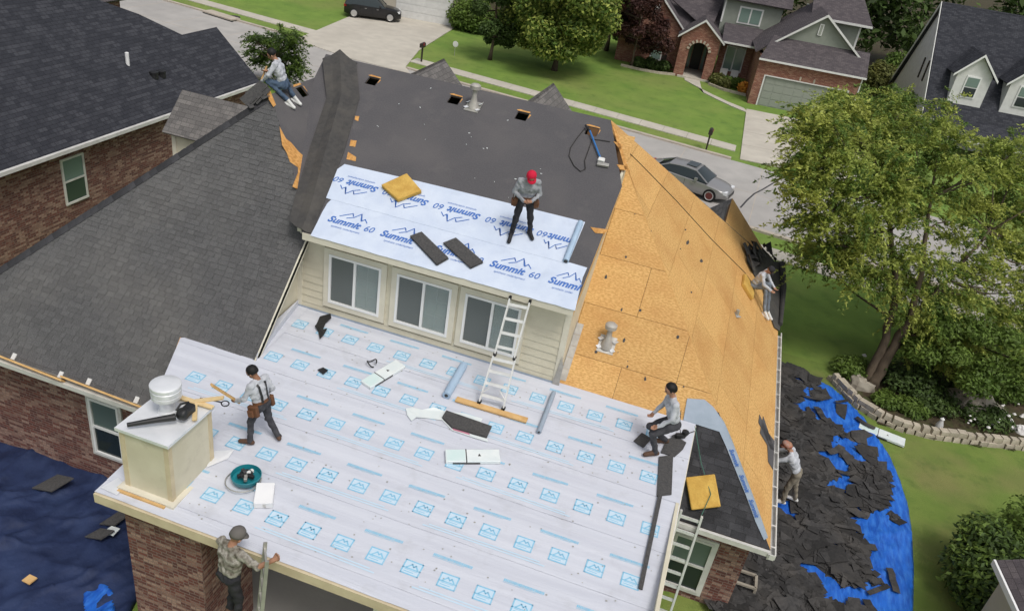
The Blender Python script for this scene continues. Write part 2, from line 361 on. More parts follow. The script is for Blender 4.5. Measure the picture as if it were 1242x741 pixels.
# ================================================================== terrain, street, paths
def sm(t): t = min(1, max(0, t)); return t*t*(3-2*t)
def gz(x, y): return ZG-.72*sm((10-x)/2.5)*sm((2-y)/3)
def axis(lo, hi, f0, f1, st):
    a = list(np.arange(f0, f1+1e-6, st)); d = st; x = f0
    while x > lo: d *= 1.5; x -= d; a.insert(0, x)
    d = st; x = f1
    while x < hi: d *= 1.5; x += d; a.append(x)
    return a
xs, ys = axis(-900, 900, -30, 45, 1.), axis(-300, 1500, -20, 60, 1.)
mb = MB(); mb.v = [(x, y, gz(x, y)) for y in ys for x in xs]; nx = len(xs)
mb.f = [(j*nx+i, j*nx+i+1, (j+1)*nx+i+1, (j+1)*nx+i) for j in range(len(ys)-1) for i in range(nx-1)]; mb.m = [0]*len(mb.f)
struct('ground', mb, 'grass', True)

cpx = [(248, 14), (291.5, 26.7), (363.7, 48.7), (425.5, 70.6), (497.7, 88), (555.6, 98), (636.7, 120), (756, 155.6), (839.8, 185.3), (893, 196)]
cp = np.array([gnd(*p) for p in cpx]); pf = np.polyfit(cp[:, 0], cp[:, 1], 2); x0c, x1c = cp[0, 0], cp[-1, 0]
def yc(x):
    xc = min(max(x, x0c), x1c+2); return np.polyval(pf, xc)+(x-xc)*np.polyval(np.polyder(pf), xc)
XS = np.arange(-70, 60.1, 2.)
def strip(name, f0, f1, z, mat, t=None, xr=XS):
    m = MB()
    for a, b in zip(xr[:-1], xr[1:]):
        q = [(a, f0(a), ZG+z), (b, f0(b), ZG+z), (b, f1(b), ZG+z), (a, f1(a), ZG+z)]
        m.slab(q, t) if t else m.poly(q)
    return struct(name, m, mat)
strip('street', lambda x: yc(x)-9.9, lambda x: yc(x), .010, 'street')
# expansion joints cut across the street
m = MB()
for x in np.arange(-40, 40, 4.6):
    m.beam((x, yc(x)-9.8, ZG+.013), (x+.4, yc(x)-.1, ZG+.013), .035, .004)
for a, b in zip(XS[:-1], XS[1:]): m.beam((a, yc(a)-4.9, ZG+.013), (b, yc(b)-4.9, ZG+.013), .035, .004)
o = m.build('street_joints', 'curb'); o['kind'] = 'structure'
# slabs of the far pavement, one by one where they can be told apart
def pavement(f0, f1, x0, x1, step=1.55):
    root = None; m = MB()
    for a in np.arange(x0, x1, step):
        b = a+step-.02; m = MB(); m.slab([(a, f0(a), ZG+.05), (b, f0(b), ZG+.05), (b, f1(b), ZG+.05), (a, f1(a), ZG+.05)], .06)
        if root is None: root = struct('pavement', m, 'concrete')
        else: m.build('paving_slab', 'concrete', root)
pavement(lambda x: yc(x)+1.9, lambda x: yc(x)+3.2, -14., 9.2)
pavement(lambda x: yc(x)+1.9, lambda x: yc(x)+3.2, -50., -21.)
pavement(lambda x: yc(x)-12.9, lambda x: yc(x)-11.7, 10., 30.)
for nm, f0, f1, xr in (('kerb', lambda x: yc(x), lambda x: yc(x)+.28, np.arange(-70, -20.9, 1.5)), ('kerb', lambda x: yc(x), lambda x: yc(x)+.28, np.arange(-13.4, 9.3, 1.5)), ('kerb', lambda x: yc(x)-10.2, lambda x: yc(x)-9.9, np.arange(-30, 40, 2.))):
    strip(nm, f0, f1, .11, 'curb', .2, xr)
def flat(name, px, z, mat, struct_=True):
    m = MB(); m.slab([V(*gnd(*p)[:2], ZG+z) for p in px], .05); return struct(name, m, mat)
# driveway of the brick house, cast in panels
A0, B0 = gnd(919.8, 128), gnd(1015, 147)
UO = unit(B0-A0); VO = np.array([-UO[1], UO[0], 0.])
def O(u, v, h=0.): return A0+UO*u+VO*v+V(0, 0, h)
dl0, dl1 = gnd(905, 133), gnd(897, 194)
root = None
for i in range(4):
    for j in range(2):
        t0, t1 = i/4, (i+1)/4; l0 = dl0+(dl1-dl0)*t0; l1 = dl0+(dl1-dl0)*t1
        wd0, wd1 = 7.3+.5*t0, 7.3+.5*t1
        q = [l0+UO*(wd0*j/2+.015), l0+UO*(wd0*(j+1)/2-.015), l1+UO*(wd1*(j+1)/2-.015)+VO*.03, l1+UO*(wd1*j/2+.015)+VO*.03]
        m = MB(); m.slab([V(p[0], p[1], ZG+.06) for p in q], .05)
        if root is None: root = struct('driveway', m, 'concrete')
        else: m.build('driveway_panel', 'concrete', root)
flat('driveway', [(424, 21), (446, 6), (575, 20), (546, 38), (508, 62), (492, 82), (497, 90), (425, 72), (358, 49)], .055, 'concrete')
m = MB(); pth = [gnd(*p) for p in ((838, 92), (840, 101), (850, 110), (866, 118), (885, 127), (905, 135))]
for i in range(len(pth)-1):
    m = MB(); w = .75-.1*i*.3; n0 = V(-.35, .94, 0) if i > 1 else V(-.9, .4, 0); n1 = V(-.35, .94, 0) if i > 0 else V(-.9, .4, 0)
    m.slab([pth[i]-n0*w+V(0, 0, .05), pth[i+1]-n1*w+V(0, 0, .05), pth[i+1]+n1*w+V(0, 0, .05), pth[i]+n0*w+V(0, 0, .05)], .05)
    if i == 0: root = struct('path', m, 'concrete')
    else: m.build('path_slab', 'concrete', root)
# cracks sealed with tar in the street
m = MB(); ck = [gnd(*p, ZG+.014) for p in ((898, 252), (906, 243), (915, 235), (925, 230), (935, 224), (948, 216))]
for a, b in zip(ck[:-1], ck[1:]): m.beam(a, b, .09, .006)
o = m.build('tar_seam', 'dark_grey'); o['kind'] = 'structure'
# storm drain in the far kerb
t = thing('storm_drain', 'long dark storm drain inlet in the kerb at the far left of the street', 'drain', gnd(266, 22))
p0, p1 = gnd(249, 16), gnd(284, 27); m = MB(); m.beam(p0+V(0, .2, .14), p1+V(0, .2, .14), .9, .09); m.build('lid', 'curb', t)
m = MB(); m.beam(p0+V(0, -.2, .05), p1+V(0, -.2, .05), .12, .1); m.build('inlet', 'interior', t)
m = MB(); m.lathe([(.45, 0), (.45, .03), (.3, .035)], gnd(284, 22)+V(0, 0, .06), 16); m.build('manhole_lid', 'bronze', t)

# dried lawn on the right of the house, garden bed behind its stone edge
def patch(name, px, z, mat, nz=.0, step=.5):
    P = [gnd(*p)[:2] for p in px]; P = np.array(P); x0, y0 = P.min(0); x1, y1 = P.max(0); m = MB(); idx = {}
    def vid(i, j):
        if (i, j) not in idx:
            x, y = x0+i*step, y0+j*step; idx[i, j] = len(m.v); m.v.append((x, y, gz(x, y)+z+nz*fbm(x*1.2, y*1.2)))
        return idx[i, j]
    for i in range(int((x1-x0)/step)+1):
        for j in range(int((y1-y0)/step)+1):
            if inpoly(x0+(i+.5)*step, y0+(j+.5)*step, P): m.f.append((vid(i, j), vid(i+1, j), vid(i+1, j+1), vid(i, j+1)))
    m.m = [0]*len(m.f); return struct(name, m, mat, True)
patch('lawn', [(935, 425), (1000, 447), (1060, 440), (1200, 455), (1340, 460), (1330, 800), (900, 800), (880, 720)], .012, 'grass_dry')
bed_px = [(1006, 462), (1022, 478), (1042, 497), (1064, 511), (1092, 523), (1130, 532), (1180, 539), (1300, 552), (1330, 470), (1215, 470), (1110, 440), (1030, 447)]
patch('garden_bed', bed_px, .06, 'mulch', .05, .35)

# ================================================================== the house being roofed
H = thing('roofed_house', 'brick house in the middle with stripped plywood roof and white underlayment', 'house', (5., 3., ZG))
def zs(y): return 2.3447+SS*y
def zl(y): return 1.95+y
def zr(x): return 4.505-1.005*(x-5.635)
def zb(y): return -.087+.94*y
def zw(x): return 4.10-.92*(x+2.04)
def zp(y): return SP*y
RID = 5.096
E_ = V(5.635, RID, 4.505); T_ = V(-.447, .685, 2.635); W_ = V(-2.04, 2.15, 4.10); VT = V(-2.04, 4.14, 4.10)
from mathutils.geometry import tessellate_polygon
def deck(name, outer, holes, mat, t=.05, parent=H):
    o = [Vector(p) for p in outer]; hs = [[Vector(p) for p in h] for h in holes]; allp = [p for l in [o]+hs for p in l]
    tri = tessellate_polygon([o]+hs); m = MB(); n = (o[1]-o[0]).cross(o[2]-o[1]).normalized()
    n = Vector((0, 0, 0))
    for i in range(len(o)): n += o[i].cross(o[(i+1) % len(o)])
    n.normalize()
    if n.z < 0: n = -n
    k = len(allp); vv = list(allp)+[p-n*t for p in allp]; F = []
    for a, b, c in tri:
        nn = (allp[b]-allp[a]).cross(allp[c]-allp[a])
        if nn.dot(n) < 0: b, c = c, b
        F.append((a, b, c)); F.append((a+k, c+k, b+k))
    s = 0
    for l in [o]+hs:
        q = len(l)
        for i in range(q):
            a, b = s+i, s+(i+1) % q; F.append((a, a+k, b+k, b))
        s += q
    m.add(vv, F); return m.build(name, mat, parent)
UX = V(1, 0, 0)
nS = unit(V(0, -SS, 1)); vS = unit(V(0, 1, SS))
nP = unit(V(0, -SP, 1)); vP = unit(V(0, 1, SP))
nR = unit(V(1.005, 0, 1)); vR = unit(V(-1, 0, 1.005)); nB = unit(V(0, -.94, 1)); vB = unit(V(0, 1, .94))
nW = unit(V(.92, 0, 1)); vW = unit(V(-1, 0, .92)); nL = unit(V(0, -1, 1)); vL = unit(V(0, 1, 1))
def rect(c, u, v, a, b): return [c-u*a-v*b, c+u*a-v*b, c+u*a+v*b, c-u*a+v*b]
hole_c = [on_shed(451.5, 98.5), on_shed(551, 121.5), on_shed(633, 141), on_shed(718, 159.5)]
holes = [rect(c, UX, vS, .15, .16) for c in hole_c]
felt = deck('felt_roof', [V(.33, -.43, zs(-.43)), V(6.49, -.43, zs(-.43)), V(6.49, 3.07, zs(3.07)), E_, V(-2.25, RID, 4.505), VT, T_], holes, 'felt')
hw = on_wing(366.5, 111); hwr = rect(hw, V(0, 1, 0), vW, .15, .15)
wingface = deck('felt_roof', [W_, T_, VT], [hwr], 'felt')
for c, u, v, n in [(c, UX, vS, nS) for c in hole_c]+[(hw, V(0, 1, 0), vW, nW)]:
    m = MB()
    for s_ in (-1, 1):
        m.box(c+u*s_*.162-n*.032, (.022, .34, .045), np.stack([u, v, n], 1)); m.box(c+v*s_*.172-n*.032, (.34, .022, .045), np.stack([u, v, n], 1))
    fr = m.build('vent_opening', 'osb_scrap', H)
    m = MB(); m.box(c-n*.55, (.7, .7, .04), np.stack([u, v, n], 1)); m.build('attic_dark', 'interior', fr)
    # splintered edge left by the old vent
    m = MB(); k = random.random()
    m.slab([c+u*q[0]+v*q[1]+n*.006 for q in ((-.17, .17), (.16, .165), (.15, .20+.03*k), (.02, .215), (-.12, .23), (-.20, .19))], .005)
    m.build('torn_edge', 'osb_scrap', fr); m = MB(); m.slab([c+u*q[0]+v*q[1]+n*.006 for q in ((.165, .12), (.19+.03*k, .10), (.175, -.06), (.168, -.05))], .005); m.build('torn_edge', 'osb_scrap', fr)
# places where the felt is torn down to the boards
zz = lambda L_, ox, oy, s_: [(ox+a/s_, oy+b/s_) for a, b in L_]
def tear(px, on, n, lift=.007):
    m = MB(); m.slab([on(*p)+n*lift for p in px], .005); return m.build('torn_patch', 'osb_scrap', H)
tear(zz([(190, 303), (215, 350), (235, 365), (262, 398), (292, 425), (296, 445), (275, 500), (260, 547), (240, 537), (262, 482), (262, 462), (230, 440), (218, 405), (200, 375)], 280, 60, 3.222), on_wing, nW)
tear(zz([(135, 150), (150, 155), (176, 218), (166, 226), (150, 200)], 280, 60, 3.222), on_wing, nW)
for c in ([(486, 262), (502, 262), (498, 282), (484, 276)], [(468, 355), (492, 358), (486, 382), (464, 378)], [(458, 402), (490, 422), (488, 438), (452, 430)]): tear(zz(c, 280, 60, 3.222), on_shed, nS)
tear([(737, 495), (744, 494), (740, 499)], on_back, nB)
# left wing, shingled face towards us
deck('shingled_roof', [W_, T_, V(.30, -.05, zl(-.05)), V(.30, -2.2, zl(-2.2)), V(-1.2, -2.2, zl(-2.2)), V(-1.2, -3.3, zl(-3.3)), V(-7.92, -3.3, zl(-3.3))], [], 'shingle_bed', .08)
m = MB(); rngs = random.Random(3)
Lpoly = [(-2.04, 2.15), (-.447, .685), (.30, -.05), (.30, -3.3), (-7.92, -3.3)]
row = 0; sl = -3.32*math.sqrt(2)
while sl < 2.15*math.sqrt(2):
    y0 = sl/math.sqrt(2); y1 = (sl+.130)/math.sqrt(2); x = -8.2+rngs.random()*.3
    while x < .4:
        w = rngs.choice((.12, .17, .21, .26)); x1 = x+w-.006
        cs = [(x, y0), (x1, y0), (x1, min(y1, 2.1)), (x, min(y1, 2.1))]
        P = cliprect([np.array(q) for q in Lpoly], x, x1, y0, y1)
        if len(P) >= 3 and area2(P) > .002:
            hgt = lambda yy: (.012 if rngs.random() < .5 else .008)*(1-(yy-y0)/(y1-y0))+.003
            hh = rngs.choice((.008, .013))
            top = [V(q[0], q[1], zl(q[1]))+nL*(hh*(1-(q[1]-y0)/(y1-y0))+.003) for q in P]
            k = len(m.v); m.v += [tuple(t_) for t_ in top]+[tuple(t_-nL*.016) for t_ in top]; q = len(top)
            m.f.append(tuple(range(k, k+q))); m.f += [(k+i, k+i+q, k+(i+1) % q+q, k+(i+1) % q) for i in range(q)]; m.m += [0]*(q+1)
        x += w
    sl += .118; row += 1
m.build('shingle_courses', 'shingle_tab', H, kind='stuff')
# ridge caps along the left hip
hipd = unit(V(-7.92, -3.3, zl(-3.3))-W_); hl = np.linalg.norm(V(-7.92, -3.3, zl(-3.3))-W_); side = unit(np.cross(hipd, (0, 0, 1)))
cap = MB()
for s_ in (-1, 1): cap.slab([V(0, 0, .03), V(.27, 0, .018), V(.27, s_*.15, -.075), V(0, s_*.15, -.062)], .012)
capme = cap.mesh('ridge_cap', 'shingle_tab_dark'); capup = np.cross(side, hipd)
capup = capup if capup[2] > 0 else -capup
for i in range(1, int(hl/.2)): inst('ridge_cap', capme, H, frame(W_+hipd*(i*.2), hipd, np.cross(capup, hipd), capup))
deck('roof_face', [W_, V(-7.92, -3.3, -1.35), V(-7.92, 9., -1.35), V(-2.04, 6., 4.10)], [], 'shingle_grey', .08)
deck('roof_face', [V(-2.25, RID, 4.50), V(5.635, RID, 4.50), V(11.8, 12.9, -1.66), V(-8.4, 12.9, -1.66)], [], 'shingle_grey', .08)
# plywood faces: right side and back, sheet by sheet
def sheets(poly2, to3, n, ox=0., oy=0., sx=2.44, sy=1.22, gap=.0045):
    P = np.array(poly2); x0, y0 = P.min(0); x1, y1 = P.max(0); j = 0; y = y0-oy
    while y < y1:
        x = x0-ox-(sx/2 if j % 2 else 0)
        while x < x1:
            C = cliprect(poly2, x+gap, x+sx-gap, y+gap, y+sy-gap)
            if len(C) >= 3 and area2(C) > .03:
                m = MB(); m.slab([to3(*c)+n*.004 for c in C], .014, None); o = m.build('plywood_sheet', 'osb', H)
            x += sx
        y += sy; j += 1
r2 = lambda x, y: (y, (11.5-x)*1.41783)        # (along Y, up the slope)
def r3(a, s_): x = 11.5-s_/1.41783; return V(x, a, zr(x))
RP = [(11.5, -1.39), (11.5, 12.1), (9.21, 12.1), (9.143, 9.545), (5.635, RID), (5.8, 4.71)]
deck('roof_deck', [V(x, y, zr(x)-.012) for x, y in RP], [], 'joint_dark', .08)
sheets([r2(*p) for p in RP], r3, nR, .9, .0)
kB = math.sqrt(1+.94**2)
def b3(x, s_): y = -1.39+s_/kB; return V(x, y, zb(y))
BP = [(9.0, -1.39), (11.5, -1.39), (5.8, 4.71), (5.2, 4.71), (5.2, -.05), (9.0, -.05)]
deck('roof_deck', [V(x, y, zb(y)-.012) for x, y in BP], [], 'joint_dark', .08)
cut = .36                                        # old shingles below this line, bare boards above
bp_up = [(11.5-(5.7/6.1)*(cut+1.39), cut), (5.8, 4.71), (6.36, 4.71), (6.36, -.02), (9.4, -.02), (9.4, cut)]
sheets([(x, (y+1.39)*kB) for x, y in bp_up], b3, nB, .6, .35)
# old dark shingles on the lower back corner, tab by tab
nsh = 0; s_ = 0.; low = [(9.3, -1.39), (11.5, -1.39), (9.87, cut), (9.3, cut)]
lowp = [(x, (y+1.39)*kB) for x, y in low]
while s_ < (cut+1.39)*kB-.02:
    x = 9.1+random.random()*.25
    while x < 11.5:
        C = cliprect(lowp, x, x+.296, s_, s_+.15)
        if len(C) >= 3 and area2(C) > .004:
            m = MB(); m.slab([b3(*c)+nB*(.006+.008*(1-(c[1]-s_)/.15)) for c in C], .016); m.build('shingle', 'shingle_tab_dark', H)
        x += .30
    s_ += .145
# grey paper folded over the hip
hipK, hipT = V(11.46, -1.36, zr(11.46)), V(5.8, 4.71, 4.34)
def strip_paper(px_l, px_r, name, mat, onl, onr, nl, nr_):
    m = MB()
    m.slab([onl(*p)+nl*.03 for p in px_l], .006); m.slab([onr(*p)+nr_*.03 for p in px_r], .006); return m.build(name, mat, H)
hp = lambda t: hipK+(hipT-hipK)*t
def onB(x, y, d=.032): return V(x, y, zb(y))+nB*d
def pxv(p): q = CM @ (np.asarray(p)-CAM); return CY+FPX*q[1]/q[2]
def hip_at(v): return min((hp(t) for t in np.linspace(0, .6, 241)), key=lambda p: abs(pxv(p)-v))
hL = zz([(285, 135), (310, 190), (350, 290), (385, 375), (420, 470), (452, 540)], 780, 480, 3.089)
hR = zz([(300, 100), (328, 165), (368, 270), (408, 375), (442, 470), (463, 530)], 780, 480, 3.089)
hM = [hip_at((a[1]+b[1])/2)+V(.02, 0, .05) for a, b in zip(hL, hR)]
m = MB()
for i in range(5):
    m.add([on_back(*hL[i])+nB*.03, on_back(*hL[i+1])+nB*.03, hM[i+1], hM[i]], [(0, 1, 2, 3)]); m.add([hM[i], hM[i+1], on_right(*hR[i+1])+nR*.03, on_right(*hR[i])+nR*.03], [(0, 1, 2, 3)])
tpx = zz([(165, 10), (150, 92), (285, 135)], 780, 480, 3.089); m.add([on_back(*q)+nB*.03 for q in tpx]+[hM[0], on_back(*zz([(262, 42)], 780, 480, 3.089)[0])+nB*.035, on_back(*zz([(230, 15)], 780, 480, 3.089)[0])+nB*.03], [(0, 1, 2, 3, 4, 5)])
m.add([hM[0], on_right(*hR[0])+nR*.03, on_back(*zz([(262, 42)], 780, 480, 3.089)[0])+nB*.035], [(0, 1, 2)])
hipstrip = m.build('hip_paper', 'paper_grey', H)
# chalk line snapped over the plywood
m = MB(); ln = [on_right(*p)+nR*.012 for p in ((748, 172), (775, 198), (820, 244), (862, 290), (903, 331), (918, 352))]; m.tube(ln, .010, 5); m.build('chalk_line', 'rope', H)
# front gables seen over the ridge
for gx, zr_ in ((0.0, 4.36), (3.38, 4.37)):
    m = MB()
    for sg in (-1, 1): m.slab([V(gx, 5.2, zr_), V(gx, 8.0, zr_), V(gx+sg*1.7, 8.0, zr_-1.7), V(gx+sg*1.7, 6.2, zr_-1.7)], .07)
    g = m.build('front_gable_roof', 'shingle_grey', H)
    m = MB(); m.slab([V(gx-1.6, 7.8, zr_-1.62), V(gx+1.6, 7.8, zr_-1.62), V(gx, 7.8, zr_-.06)], .05, V(0, 1, 0)); m.build('gable_wall', 'cream', g)
m = MB(); tz = zr(9.21)
m.slab([V(9.19, 9.2, tz-.01), V(9.19, 12.1, tz-.01), V(6.6, 12.1, tz-2.2), V(6.6, 9.2, tz-2.2)], .07); m.build('front_gable_roof', 'shingle_grey', H)
m = MB(); m.slab([V(6.7, 12.05, -2.3), V(11.3, 12.05, -1.45), V(9.2, 12.05, tz-.1)], .05, V(0, 1, 0)); m.build('gable_wall', 'cream', H)
# small gable wing on the far left
m = MB(); m.slab([V(-7.62, 6.05, 2.18), V(-7.62, 5., 1.12), V(-4.2, 5., 1.12), V(-4.2, 6.05, 2.18)], .07); m.slab([V(-7.62, 6.05, 2.18), V(-4.2, 6.05, 2.18), V(-4.2, 7.1, 1.12), V(-7.62, 7.1, 1.12)], .07)
m.build('side_gable_roof', 'shingle_grey', H)
m = MB(); m.bx(-7.4, -4.4, 5.22, 6.9, -1.5, 1.22); m.build('side_wall', 'cream', H)
m = MB(); m.bx(-7.44, -7.30, 5.19, 5.22, -1.5, 1.15); m.bx(-7.3, -4.4, 5.19, 5.22, 1.02, 1.16); m.build('corner_board', 'cream_trim', H)
# ------------------------------------------------------------------ walls
# dormer wall of lap siding between and around three windows
win = [(.81, 2.09), (2.47, 3.76), (4.08, 5.35)]; WZ0, WZ1 = .36, 1.60; TR = .13
m = MB(); m.bx(.02, 6.38, .02, .12, -.3, 2.25)
for a, b in win: pass
# (the sheathing is laid in pieces so that the window openings stay open)
m = MB(); xsp = [0.0]+[q for w in win for q in w]+[6.40]
m.bx(0, 6.40, .02, .10, -.3, WZ0); m.bx(0, 6.40, .02, .10, WZ1, 2.25)
for i in range(0, len(xsp), 2): m.bx(xsp[i], xsp[i+1], .021, .099, WZ0, WZ1)
wall = m.build('dormer_wall', 'cream', H)
bz = -.02; xl0 = .0
while bz < 2.0:
    z1 = min(bz+.185, 2.05)
    segs = [(.0, 6.40)] if (z1 <= WZ0-TR+.02 or bz >= WZ1+TR-.02) else [(xsp[i]+(TR if i else 0), xsp[i+1]-(TR if i+1 < len(xsp)-1 else 0)) for i in range(0, len(xsp), 2)]
    for a, b in segs:
        if b-a < .05: continue
        m = MB(); m.add([(a, -.004, z1), (b, -.004, z1), (b, -.022, bz), (a, -.022, bz), (a, .02, z1), (b, .02, z1), (b, .02, bz), (a, .02, bz)], [(0, 3, 2, 1), (4, 5, 6, 7), (3, 7, 6, 2), (0, 1, 5, 4), (1, 2, 6, 5), (0, 4, 7, 3)]); m.build('siding_board', 'cream', wall)
    bz = z1
for a, b in ((-.01, .12), (6.29, 6.42)):
    m = MB(); m.bx(a, b, -.034, .0, .0, 2.05); m.build('corner_board', 'cream_trim', wall)
def window(parent, x0, x1, z0, z1, y, sash='slider', trim=TR, tm='cream_trim', blinds=(0, 1), nrm=-1, fm='white_vinyl'):
    w = MB(); t = trim
    w.bx(x0-t, x1+t, y-.045, y-.0, z1, z1+t); w.bx(x0-t, x1+t, y-.045, y, z0-t, z0); w.bx(x0-t, x0, y-.043, y, z0, z1); w.bx(x1, x1+t, y-.043, y, z0, z1)
    wo_ = w.build('window', tm, parent)
    f = MB(); k = .055
    f.bx(x0, x1, y-.06, y+.05, z1-k, z1); f.bx(x0, x1, y-.06, y+.05, z0, z0+k); f.bx(x0, x0+k, y-.058, y+.05, z0+k, z1-k); f.bx(x1-k, x1, y-.058, y+.05, z0+k, z1-k)
    if sash == 'slider': xm = (x0+x1)/2; f.bx(xm-.03, xm+.03, y-.055, y+.05, z0+k, z1-k)
    else: zm = (z0+z1)/2; f.bx(x0+k, x1-k, y-.055, y+.05, zm-.03, zm+.03)
    f.build('frame', fm, wo_)
    if sash == 'slider': cells = [(x0+k, xm-.03, z0+k, z1-k), (xm+.03, x1-k, z0+k, z1-k)]
    else: cells = [(x0+k, x1-k, z0+k, zm-.03), (x0+k, x1-k, zm+.03, z1-k)]
    for i, (a, b, c, d) in enumerate(cells):
        g_ = MB()
        if sash == 'slider':
            for q in (1/3, 2/3): g_.bx(a, b, y-.0125, y-.006, c+(d-c)*q-.008, c+(d-c)*q+.008)
            g_.bx((a+b)/2-.008, (a+b)/2+.008, y-.0127, y-.0058, c, d)
            if i in blinds: g_.build('muntin', 'blind', wo_)
        p = MB(); p.bx(a, b, y-.022, y-.014, c, d)
        if i in blinds:
            p.build('pane', 'glass_clear', wo_); s_ = MB()
            zz_ = c+.02
            while zz_ < d-.01: s_.add([(a, y+.05, zz_+.028), (b, y+.05, zz_+.028), (b, y+.028, zz_), (a, y+.028, zz_)], [(3, 2, 1, 0)]); zz_ += .042
            s_.build('blind_slats', 'blind', wo_, kind='stuff'); s_ = MB(); s_.bx(a, b, y+.07, y+.08, c, d); s_.build('blind_backing', 'blind_back', wo_)
        else: p.build('pane', 'pane_screen' if sash == 'slider' else ('glass_hung' if i else 'glass_dark'), wo_)
    return wo_
for a, b in win: window(wall, a, b, WZ0, WZ1, -.01, blinds=(1,))
# soffit board, fascia and lower trim of the dormer
m = MB(); m.bx(.42, 6.46, -.40, -.01, 2.005, 2.03); m.build('soffit', 'cream_trim', H)
m = MB(); m.bx(.36, 6.49, -.455, -.432, 1.995, 2.155); m.build('fascia', 'cream_trim', H)
m = MB(); m.bx(.08, 6.40, -.05, -.0225, 1.86, 2.0); m.build('frieze_board', 'cream_trim', H)
m = MB(); m.slab([V(6.40, -.0, .03), V(6.40, -.0, 2.2), V(6.40, 3.9, zs(3.9)-.06), V(6.40, 3.9, zb(3.9)-.1)], .06, V(1, 0, 0)); m.build('cheek_wall', 'cream', H)
m = MB(); m.slab([V(6.495, -.43, zs(-.43)-.005), V(6.495, 3.05, zs(3.05)-.005), V(6.495, 3.05, zs(3.05)-.17), V(6.495, -.43, zs(-.43)-.17)], .02, V(1, 0, 0)); m.build('rake_board', 'pine', H)
m = MB()
for i in range(5):                                # step flashing where the plywood meets the dormer
    y = .12+i*.2; m.slab([V(6.41, y, zb(y)+.02), V(6.56, y, zb(y)+.02), V(6.56, y+.2, zb(y+.2)+.012), V(6.41, y+.2, zb(y+.2)+.012)], .004); m.slab([V(6.412, y, zb(y)+.02), V(6.412, y+.2, zb(y+.2)+.02), V(6.412, y+.2, zb(y+.2)+.12), V(6.412, y, zb(y)+.12)], .004, V(1, 0, 0))
m.slab([V(6.30, -.06, 0), V(6.46, -.06, 0), V(6.46, -.06, .5), V(6.40, -.06, .75)], .006, V(0, -1, 0))
m.build('step_flashing', 'lead', H)
m = MB(); m.slab([V(0, -2.15, -.34), V(0, .05, -.05), V(0, .05, zl(.05)-.10), V(0, -2.15, zl(-2.15)-.10)], .06, V(1, 0, 0)); m.build('cheek_wall', 'cream', H)
m = MB(); m.beam(V(.285, -.02, zl(-.02)-.07), V(.285, -2.16, zl(-2.16)-.07), .03, .16, nL); m.build('rake_board', 'cream_trim', H)
# brick walls of the ground floor
def wallbox(x0, x1, y0, y1, z0, z1, mat='brick', name='wall'): mm = MB(); mm.bx(x0, x1, y0, y1, z0, z1); return mm.build(name, mat, H)
wl = wallbox(-7.45, 0.2, -2.9, -2.6, -5.0, -1.42)
wallbox(-7.45, -7.15, -2.6, 8.8, -5.0, -1.42)
wallbox(11.0, 11.25, -.9, 11.8, -4.6, -1.45)
wrt = wallbox(0.3, 10.999, -.92, -.7, -4.9, -1.5)
wallbox(0.05, .28, -2.6, -.7, -4.9, -.35, 'brick')
w_ = window(wl, -3.55, -2.75, -3.65, -2.05, -2.905, 'hung', .07, 'gutter', ())
w_ = window(wrt, 9.72, 10.56, -3.62, -2.12, -.925, 'hung', .07, 'gutter', (), fm='gutter')
w2_ = window(wrt, 8.85, 9.62, -3.62, -2.12, -.925, 'hung', .07, 'gutter', (), fm='gutter')
m = MB(); m.bx(-7.9, -.9, -3.28, -2.9, -1.50, -1.47); m.build('soffit', 'cream_trim', H)
# left eave: metal edge, gutter board, pine toe boards on white brackets
m = MB(); m.bx(-8.0, -1.2, -3.44, -3.33, -1.50, -1.39); m.build('gutter', 'gutter', H)
m = MB(); m.bx(-8.0, -1.2, -3.325, -3.31, -1.52, -1.34); m.build('gutter_board', 'metal_dull', H)
tb = thing('toe_board', 'long yellow pine toe board along the gutter at the far left', 'board', V(-6, -3.2, -1.2))
for a, b in ((on_left(-30, 420), on_left(80, 463)), ):
    m = MB(); m.beam(a+nL*.09, b+nL*.09, .04, .14, nL); m.build('plank', 'pine', tb)
    for q in (.42, .93):
        p = a+(b-a)*q+nL*.03; m = MB(); m.box(p+vL*.10, (.10, .14, .02), np.stack([UX, vL, nL], 1)); m.build('bracket', 'white_paint', tb)
tb = thing('toe_board', 'short yellow pine toe board on two white brackets behind the chimney', 'board', V(-3, -3.2, -1.2))
a, b = on_left(79, 458), on_left(186, 499); m = MB(); m.beam(a+nL*.10, b+nL*.10, .04, .14, nL); m.build('plank', 'pine', tb)
for q in (.26, .80):
    p = a+(b-a)*q+nL*.03; m = MB(); m.box(p+vL*.10, (.10, .14, .02), np.stack([UX, vL, nL], 1)); m.build('bracket', 'white_paint', tb)
# right eave: gutter with hanger straps
gt = MB(); gt.bx(11.60, 11.625, -1.5, 8.0, -1.52, -1.40); gt.bx(11.50, 11.60, -1.5, 8.0, -1.53, -1.515); gt.bx(11.475, 11.50, -1.5, 12.0, -1.56, -1.42); gt.bx(11.5, 11.6, -1.52, -1.5, -1.53, -1.4)
g = gt.build('gutter', 'gutter', H)
for i in range(15):
    y = -1.3+i*.64; m = MB(); m.bx(11.44, 11.605, y, y+.035, -1.398, -1.388); m.build('gutter_hanger', 'gutter', g)
m = MB(); m.bx(9.0, 11.5, -1.47, -1.40, -1.52, -1.40); m.build('gutter', 'gutter', H)
m = MB(); m.bx(9.0, 11.5, -1.40, -.92, -1.56, -1.53); m.bx(11.02, 11.5, -.92, 12., -1.56, -1.53); m.build('soffit', 'cream_trim', H)
